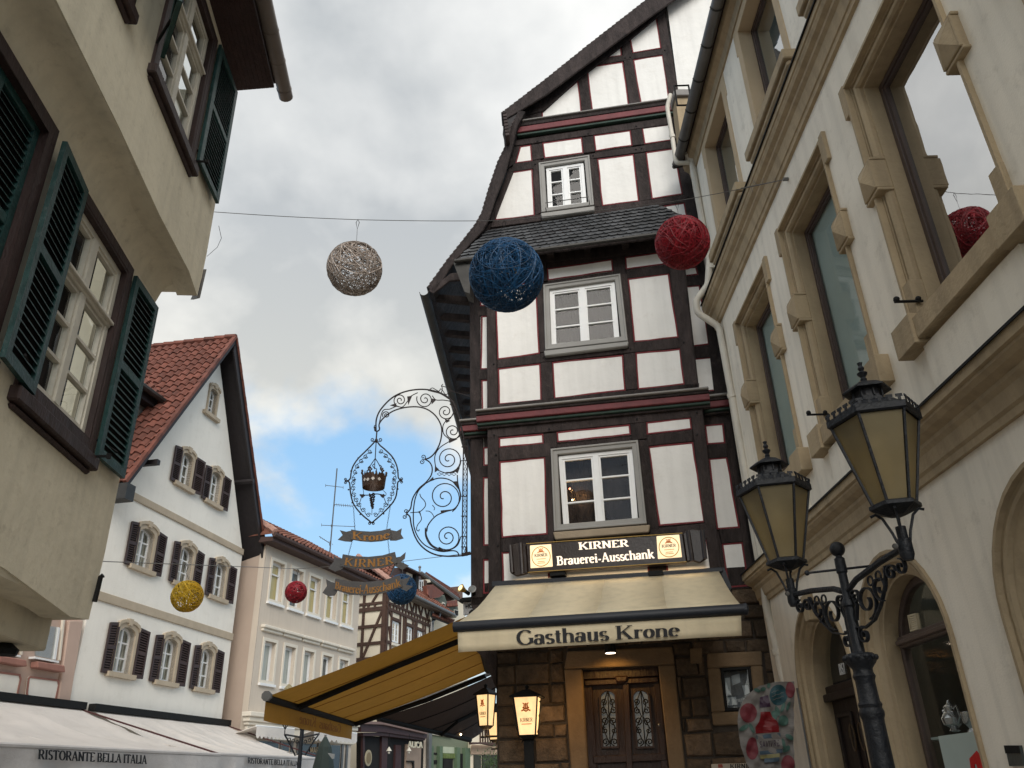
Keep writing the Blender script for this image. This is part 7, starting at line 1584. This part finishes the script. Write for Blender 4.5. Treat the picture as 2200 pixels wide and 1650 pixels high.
tb(TB, .09, 9.75, .09, 3.6, .18)
for u in (.55, 1.55, 1.95, 2.2, 3.05, 3.35, 3.55, 4.35, 4.65, 5.25): tb(TB, u, 8.85, u, 6.2, .11)
for i in range(14): u = .35+i*.36; tb(TB, u, 9.12, u, 8.9, .09)
for a, b in ((.35, .1), (.45, .85), (1.3, 1.3), (1.45, 1.75), (2.1, 1.85), (2.3, 2.3), (2.5, 2.95), (3.2, 2.95), (3.4, 3.4), (3.6, 4.05), (4.3, 4.05), (4.5, 4.9), (5.15, 4.9)): tb(TB, a, 9.72, b, 9.18, .09)
tb(TB, .3, 8.1, .6, 7.4, .1); tb(TB, .2, 8.8, .5, 8.6, .09); 
for (u0, u1) in ((.66, 1.38), (2.28, 2.96), (3.66, 4.30)):
    window(TB, th, rect(u0, 7.46, u1, 8.42), .02, 2, 3, .07, .09, .03, .05, whitepaint, pane_dull, backmat=interior, bdep=.02, bext=(0, 0))
    tb(TB, u0-.12, 8.5, u1+.12, 8.5, .13, .09, 'window_head'); uvprism(TB, rect(u0-.1, 7.30, u1+.1, 7.42), .16, 0).build('window_sill', beigetrim, th)
# eaves and slopes
def rooft(q, m, n1_, n2_, nm, rt_, par=th, wd=.26):
    nn_ = (q[1]-q[0]).cross(q[3]-q[0]).normalized(); nn_ = nn_ if nn_.z > 0 else -nn_
    M().prism(q, -nn_*.08).build(nm, blackwood, par); r_ = M()
    for i in range(n1_):
        for j in range(n2_):
            a = bil(q, j/n2_, i/n1_); b = bil(q, (j+1)/n2_, i/n1_); c = bil(q, j/n2_, (i+1.05)/n1_)
            vs, fs = tile_geo(a, (b-a).normalized(), (c-a).normalized(), nn_, (b-a).length, (c-a).length); r_.add(vs, fs)
    r_.build(rt_, m, par, kind='stuff')
rooft([TB.W(.8, 11.6, -2.0), TB.W(7.5, 11.6, -2.0), TB.W(7.6, 9.85, .45), TB.W(-.2, 9.85, .45)], oldtile, 9, 30, 'front_roof_slope', 'roof_tiles')
rooft([TA.W(-3.4, 11.6, -2.0), TA.W(-.8, 11.6, -2.0), TA.W(.2, 9.80, .4), TA.W(-3.4, 9.80, .4)], oldtile, 9, 13, 'side_roof_slope', 'roof_tiles')
for i in range(8): a, b = TB.W(-.2, 9.85, .45).lerp(TB.W(.8, 11.6, -2.0), i/8), TB.W(-.2, 9.85, .45).lerp(TB.W(.8, 11.6, -2.0), (i+1.1)/8); M().tube([a+UP*.05, b+UP*.09], .12, 6).build('hip_tile', MATS['pale_hip_tile'], th)
M().tube([TB.W(-.2, 9.78, .5), TB.W(7.6, 9.78, .5)], .09, 8).build('eave_gutter', zinc, th, smooth=True); uvprism(TB, rect(-.1, 9.66, 7.5, 9.74), .42, -.1).build('eave_soffit', mat('grey_soffit', (.22, .19, .16), .8), th)
# upper dormer block, seen between banner and sky
def fp(pts, d0, m, nm, par=th, depth=.4, pl=None):
    pl = pl or TB; return pxprism(pl, T3(*pts), d0, d0-depth).build(nm, m, par)
fp([(500, 250), (760, 232), (925, 310), (1010, 600), (860, 640), (560, 560)], -1.2, fascia, 'dormer_wall', depth=2.5)
fp([(740, 228), (762, 222), (985, 330), (975, 350)], -.8, darktile, 'dormer_verge'); fp([(882, 320), (915, 318), (905, 600), (880, 600)], -1.0, interior, 'dormer_recess')
q = uvq(TB, T3((922, 400), (985, 405), (968, 632), (925, 600)), -1.1); window(TB, th, q, -1.1, 2, 2, .07, .07, .03, .05, whitepaint, pane_dull, backmat=interior, bdep=.02, bext=(0, 0))
fp([(1000, 400), (1025, 420), (1018, 640), (998, 625)], -1.0, htimber, 'dormer_post'); fp([(755, 300), (830, 330), (830, 395), (755, 330)], -1.15, hplaster, 'dormer_infill')
M().tube([TB.P(*T3((928, 240))[0], -1.6), TB.P(*T3((926, 310))[0], -1.6)], .06, 6).build('vent_pipe', zinc, th); M().sphere(TB.P(*T3((928, 236))[0], -1.6), .09, 6, 5).build('vent_cap', zinc, th)
fp([(1020, 395), (1060, 400), (1075, 430), (1025, 440)], -1.0, hplaster, 'gable_infill')
# far red roof behind the dormers
fr_ = thing('far_red_roof_house', 'far house whose long red tiled roof slopes down behind the dormers', 'building', at(960, 1400, 52))
FR = Plane(tuple(at(960, 1300, 50).xy), 70)
pxprism(FR, T3((945, 318), (965, 298), (1440, 640), (1290, 690), (1100, 560), (1020, 400)), 0, -1).build('gable_shade', htimber, fr_)
qf = [FR.P(*p, o) for p, o in zip(T3((1000, 305), (1420, 570), (1450, 652), (1040, 390)), (-2, -2, .4, .4))]
rooft([qf[0], qf[1], qf[2], qf[3]], redtile, 8, 36, 'roof_slope', 'roof_tiles', fr_)
M().tube([FR.P(*T3((948, 315))[0], .5), FR.P(*T3((1430, 660))[0], .5)], .12, 6).build('barge', zinc, fr_); pxprism(FR, T3((1430, 660), (1520, 660), (1520, 1700), (1120, 1700), (1100, 560)), -.6, -2).build('wall', hplaster, fr_)
pxprism(FR, T3((1420, 488), (1490, 480), (1492, 660), (1430, 640)), -1, -1.6).build('chimney', mat('chimney_brick', (.16, .10, .08), .9, .3, 9), fr_)
# tiled dormers lower down
for k, (rf_, ck, wn_) in enumerate([([(1020, 478), (1110, 470), (1250, 575), (1190, 630), (1060, 650), (1030, 600)], [(1130, 650), (1210, 630), (1250, 600), (1285, 700), (1230, 850), (1120, 740)], [(1228, 692), (1262, 704), (1252, 868), (1222, 850)]),
                                     ([(1285, 690), (1420, 672), (1430, 745), (1300, 752)], [(1290, 752), (1425, 742), (1440, 860), (1400, 900), (1300, 850)], [(1380, 790), (1440, 800), (1436, 880), (1385, 880)])]):
    t = thing('roof_dormer', ['larger tiled dormer with grey-green cheek on the far roof', 'smaller tiled dormer nearest the cream awning on the far roof'][k], 'dormer', TB.P(*T3(ck[-1])[0], -.6))
    pxprism(TB, T3(*ck), -.5-k*.4, -2.2).build('cheek', mat('dormer_green', (.10, .115, .09), .8, .2, 3) if 'dormer_green' not in MATS else MATS['dormer_green'], t)
    q = T3(*rf_); pxprism(TB, q, -.35-k*.4, -.6-k*.4).build('tiled_roof', redtile, t)
    for i in range(9):
        f = i/9; a = V(q[-1]).lerp(V(q[-2]), f) if len(q) > 4 else V(q[3]).lerp(V(q[2]), f); b = V(q[0]).lerp(V(q[1]), f); M().tube([TB.P(*a, -.3-k*.4), TB.P(*b, -.45-k*.4)], .05, 5).build('tile_roll', redtile, t)
    o_ = pxprism(TB, T3(*wn_), -.45-k*.4, -.55-k*.4).build('window_frame', oldwhite, t); pxprism(TB, [tuple(V(p)*.8+V(T3(wn_[0])[0])*0+V((sum(x for x, _ in T3(*wn_))/4, sum(y for _, y in T3(*wn_))/4))*.2) for p in T3(*wn_)], -.44-k*.4, -.5-k*.4).build('pane', interior, o_)
# lower roof and next houses along the lane
nh = thing('lane_house', 'narrow far house with a low tiled roof just above the ochre awning', 'building', TB.W(7, 0, 0))
fillw2 = uvprism(TB, rect(5.4, 0, 12, 8.7), -.3, -3).build('wall', hplaster, nh); q = [TB.P(*p, o) for p, o in zip(T3((1080, 790), (1390, 930), (1340, 985), (1090, 880)), (-.6, -.6, .5, .5))]
rooft(q, oldtile, 5, 22, 'roof_slope', 'roof_tiles', nh)
M().tube([TB.W(5.42, 9.7, .12), TB.W(5.42, 3, .12)], .06, 6).build('downpipe', zinc, nh); M().tube([TB.P(*p, .3) for p in T3((1195, 830), (1185, 880), (1080, 960), (1075, 1080))], .06, 6).build('gutter_pipe', zinc, nh)
# hotel-green arch at the sign, kept as a simple iron scroll
# ---- ground floors seen under the awnings
A_ = crop(780, 1540, 7.333)
sf = thing('dark_wood_shopfront', 'dark reddish-brown wooden shopfront with a deep cornice under the half-timbered house', 'shopfront', TB.W(1, 0, .2))
def sp_(pts, off, m, nm, pl=TB, d=.3, par=sf): return pxprism(pl, A_(*pts), off, off-d).build(nm, m, par)
dkred = mat('dark_red_wood', (.05, .018, .018), .6, .2, 5, .15)
sp_([(-40, 60), (330, 85), (1030, 240), (1010, 272), (330, 122), (-40, 110)], .5, mat('cornice_pink_grey', (.22, .14, .12), .7), 'cornice_top'); sp_([(-30, 112), (330, 128), (1010, 275), (1000, 345), (330, 240), (-30, 235)], .38, dkred, 'cornice'); sp_([(0, 250), (330, 245), (985, 345), (975, 372), (330, 300), (0, 300)], .30, dkred, 'cornice_moulding')
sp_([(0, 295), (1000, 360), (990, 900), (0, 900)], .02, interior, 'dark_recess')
for pts, m in ((((300, 290), (392, 300), (372, 900), (290, 900)), dkred), (((515, 440), (600, 450), (600, 900), (505, 900)), dkred), (((690, 430), (918, 500), (905, 900), (680, 900)), mat('pale_door', (.34, .25, .19), .8, .1, 4)), (((985, 360), (1040, 250), (1035, 900), (975, 900)), beige), (((0, 250), (30, 250), (25, 900), (-5, 900)), dkred)):
    sp_(pts, .12, m, 'post' if m is dkred else 'panel', d=.1)
sp_([(690, 690), (810, 690), (810, 900), (800, 900), (790, 720), (700, 710)], .2, interior, 'chair_back', d=.05)
sp_([(1040, 250), (1090, 250), (1070, 900), (1035, 900)], .3, zinc, 'downpipe', d=.12)
c = TB.P(*A_((78, 648))[0], .35); mm = M(); mm.lathe(c, [(.30, 0), (.30, .03)], 20, ax=TB.n); mm.build('round_plate', mat('plate_cream', (.40, .34, .22), .6), sf); mm = M(); mm.lathe(c+TB.n*.03, [(.21, 0), (.21, .01)], 20, ax=TB.n); mm.build('round_plate_face', mat('plate_brown', (.22, .16, .08), .6), sf)
txt('ALICA', [(705, 385), (932, 400), (932, 492), (705, 478)], TB, .42, mat('sign_ivory', (.62, .56, .42), .5), sf, cr_=A_, depth=.03, thick=.24, thin=.16, serif=.08)
for x in (408, 722):
    c = TB.P(*A_((x, 540))[0], .6); t = thing('hanging_lamp', 'small pale lamp hanging before the dark shopfront, %s of the ivory letters' % ('left' if x < 500 else 'below right'), 'lamp', c); mm = M(); mm.lathe(c, [(.12, 0), (.02, .16)], 10); mm.build('lamp_shade', oldwhite, t); M().tube([c+UP*.16, c+UP*.7], .01, 4).build('cord', black, t); M().sphere(c-UP*.06, .05, 8, 6).build('lamp_globe', oldwhite, t)
gs = thing('green_shop', 'pale green shop with darker green pilasters farther down the lane', 'building', TB.W(8, 0, 0)); GP = Plane(tuple(at(*A_((1090, 400))[0], 44).xy), 62)
def gp_(pts, off, m, nm, d=.3): return pxprism(GP, A_(*pts), off, off-d).build(nm, m, gs)
gp_([(1080, 200), (1800, 400), (1790, 900), (1070, 900)], 0, greenp, 'wall'); gp_([(1080, 240), (1400, 305), (1400, 330), (1080, 275)], .1, beigetrim, 'fascia')
for pts in (((1080, 455), (1115, 460), (1110, 900), (1070, 900)), ((1210, 462), (1258, 465), (1250, 900), (1205, 900)), ((1480, 480), (1530, 485), (1530, 900), (1480, 900)), ((1610, 488), (1690, 495), (1690, 900), (1610, 900))): gp_(pts, .2, greentrim, 'pilaster')
for pts in (((1118, 565), (1205, 568), (1200, 590), (1118, 590)), ((1118, 680), (1200, 682), (1198, 740), (1118, 740)), ((1265, 660), (1415, 660), (1410, 900), (1262, 900)), ((1535, 580), (1608, 585), (1608, 900), (1535, 900))): gp_(pts, .05, interior, 'dark_pane', .1)
gp_([(1262, 575), (1480, 580), (1480, 655), (1262, 655)], .08, mat('moss_awning', (.12, .16, .05), .9, .3, 5), 'awning'); gp_([(1262, 470), (1480, 482), (1480, 578), (1262, 572)], .04, mat('pale_green_panel', (.42, .46, .34), .8), 'panel')
ls = thing('last_lane_house', 'farthest house of the lane with close-set timber studs, right of the green shop', 'building', TB.W(12, 0, 0)); LPn = Plane(tuple(at(*A_((1800, 500))[0], 47).xy), 40)
def lp_(pts, off, m, nm, d=.3): return pxprism(LPn, A_(*pts), off, off-d).build(nm, m, ls)
lp_([(1690, 100), (2500, 60), (2500, 900), (1690, 900)], 0, hplaster, 'wall'); lp_([(1720, 400), (2110, 400), (2110, 465), (1900, 425), (1720, 435)], .6, fascia, 'canopy'); lp_([(1720, 440), (2400, 470), (2400, 600), (1700, 590)], .08, mat('lane_render', (.44, .32, .23), .9), 'fascia')
for i in range(9): x = 1845+i*38; lp_([(x, 150), (x+12, 150), (x+14+i*2, 420), (x+4+i*2, 420)], .08, htimber, 'stud', .1)
for x0, x1 in ((1755, 1860), (1885, 2015), (2035, 2120)): lp_([(x0, 600), (x1, 605), (x1, 900), (x0, 900)], .1, MATS['shop_dark'], 'window')
c = LPn.P(*A_((2060, 720))[0], 1.5); t = thing('potted_shrub', 'leafy dark green shrub at the stone corner of the inn, bottom edge', 'plant', V((c.x, c.y, 0))); lf = M(); rnd = random.Random(3)
for i in range(420):
    p = c+V((rnd.gauss(0, .35), rnd.gauss(0, .3), rnd.gauss(-.1, .38))); d = V((rnd.gauss(0, 1), rnd.gauss(0, 1), rnd.gauss(.3, 1))).normalized(); s = d.orthogonal().normalized(); lf.add([p, p+d*.07+s*.03, p+d*.15, p+d*.07-s*.03], [[0, 1, 2, 3]])
lf.build('foliage', leafm, t, kind='stuff'); M().tube([V((c.x, c.y, .5)), c], .03, 6).build('stem', htimber, t); M().lathe(V((c.x, c.y, 0)), [(.18, 0), (.25, .5)], 12).build('pot', pinksill, t)
# TV aerial on the beige house
ae = thing('tv_aerial', 'thin television aerial mast standing against the blue sky behind the banners', 'aerial', at(708, 1195, 36)); AE = lambda x, y, d=36.: at(*S2((x, y))[0], d)
def al(a, b, r=.014, nm='boom'): M().tube([AE(*a), AE(*b)], r, 4).build(nm, zinc, ae)
al((140, 655), (88, 1260), .03, 'mast'); al((62, 770), (182, 784)); al((118, 900), (252, 913)); al((34, 1042), (262, 1052)); al((18, 1118), (100, 1172)); al((90, 1180), (95, 1150), .03, 'clamp')
for i in range(9): x = 122+i*15; al((x, 893+i), (x+3, 913+i), .010, 'element')
for i in range(7): f = i/6; al((25+f*80, 1118+f*50), (15+f*85+14, 1133+f*46), .008, 'element')
for x, y in ((62, 762), (182, 776), (34, 1030), (100, 1035), (262, 1042)): al((x, y), (x, y+20), .010, 'element')
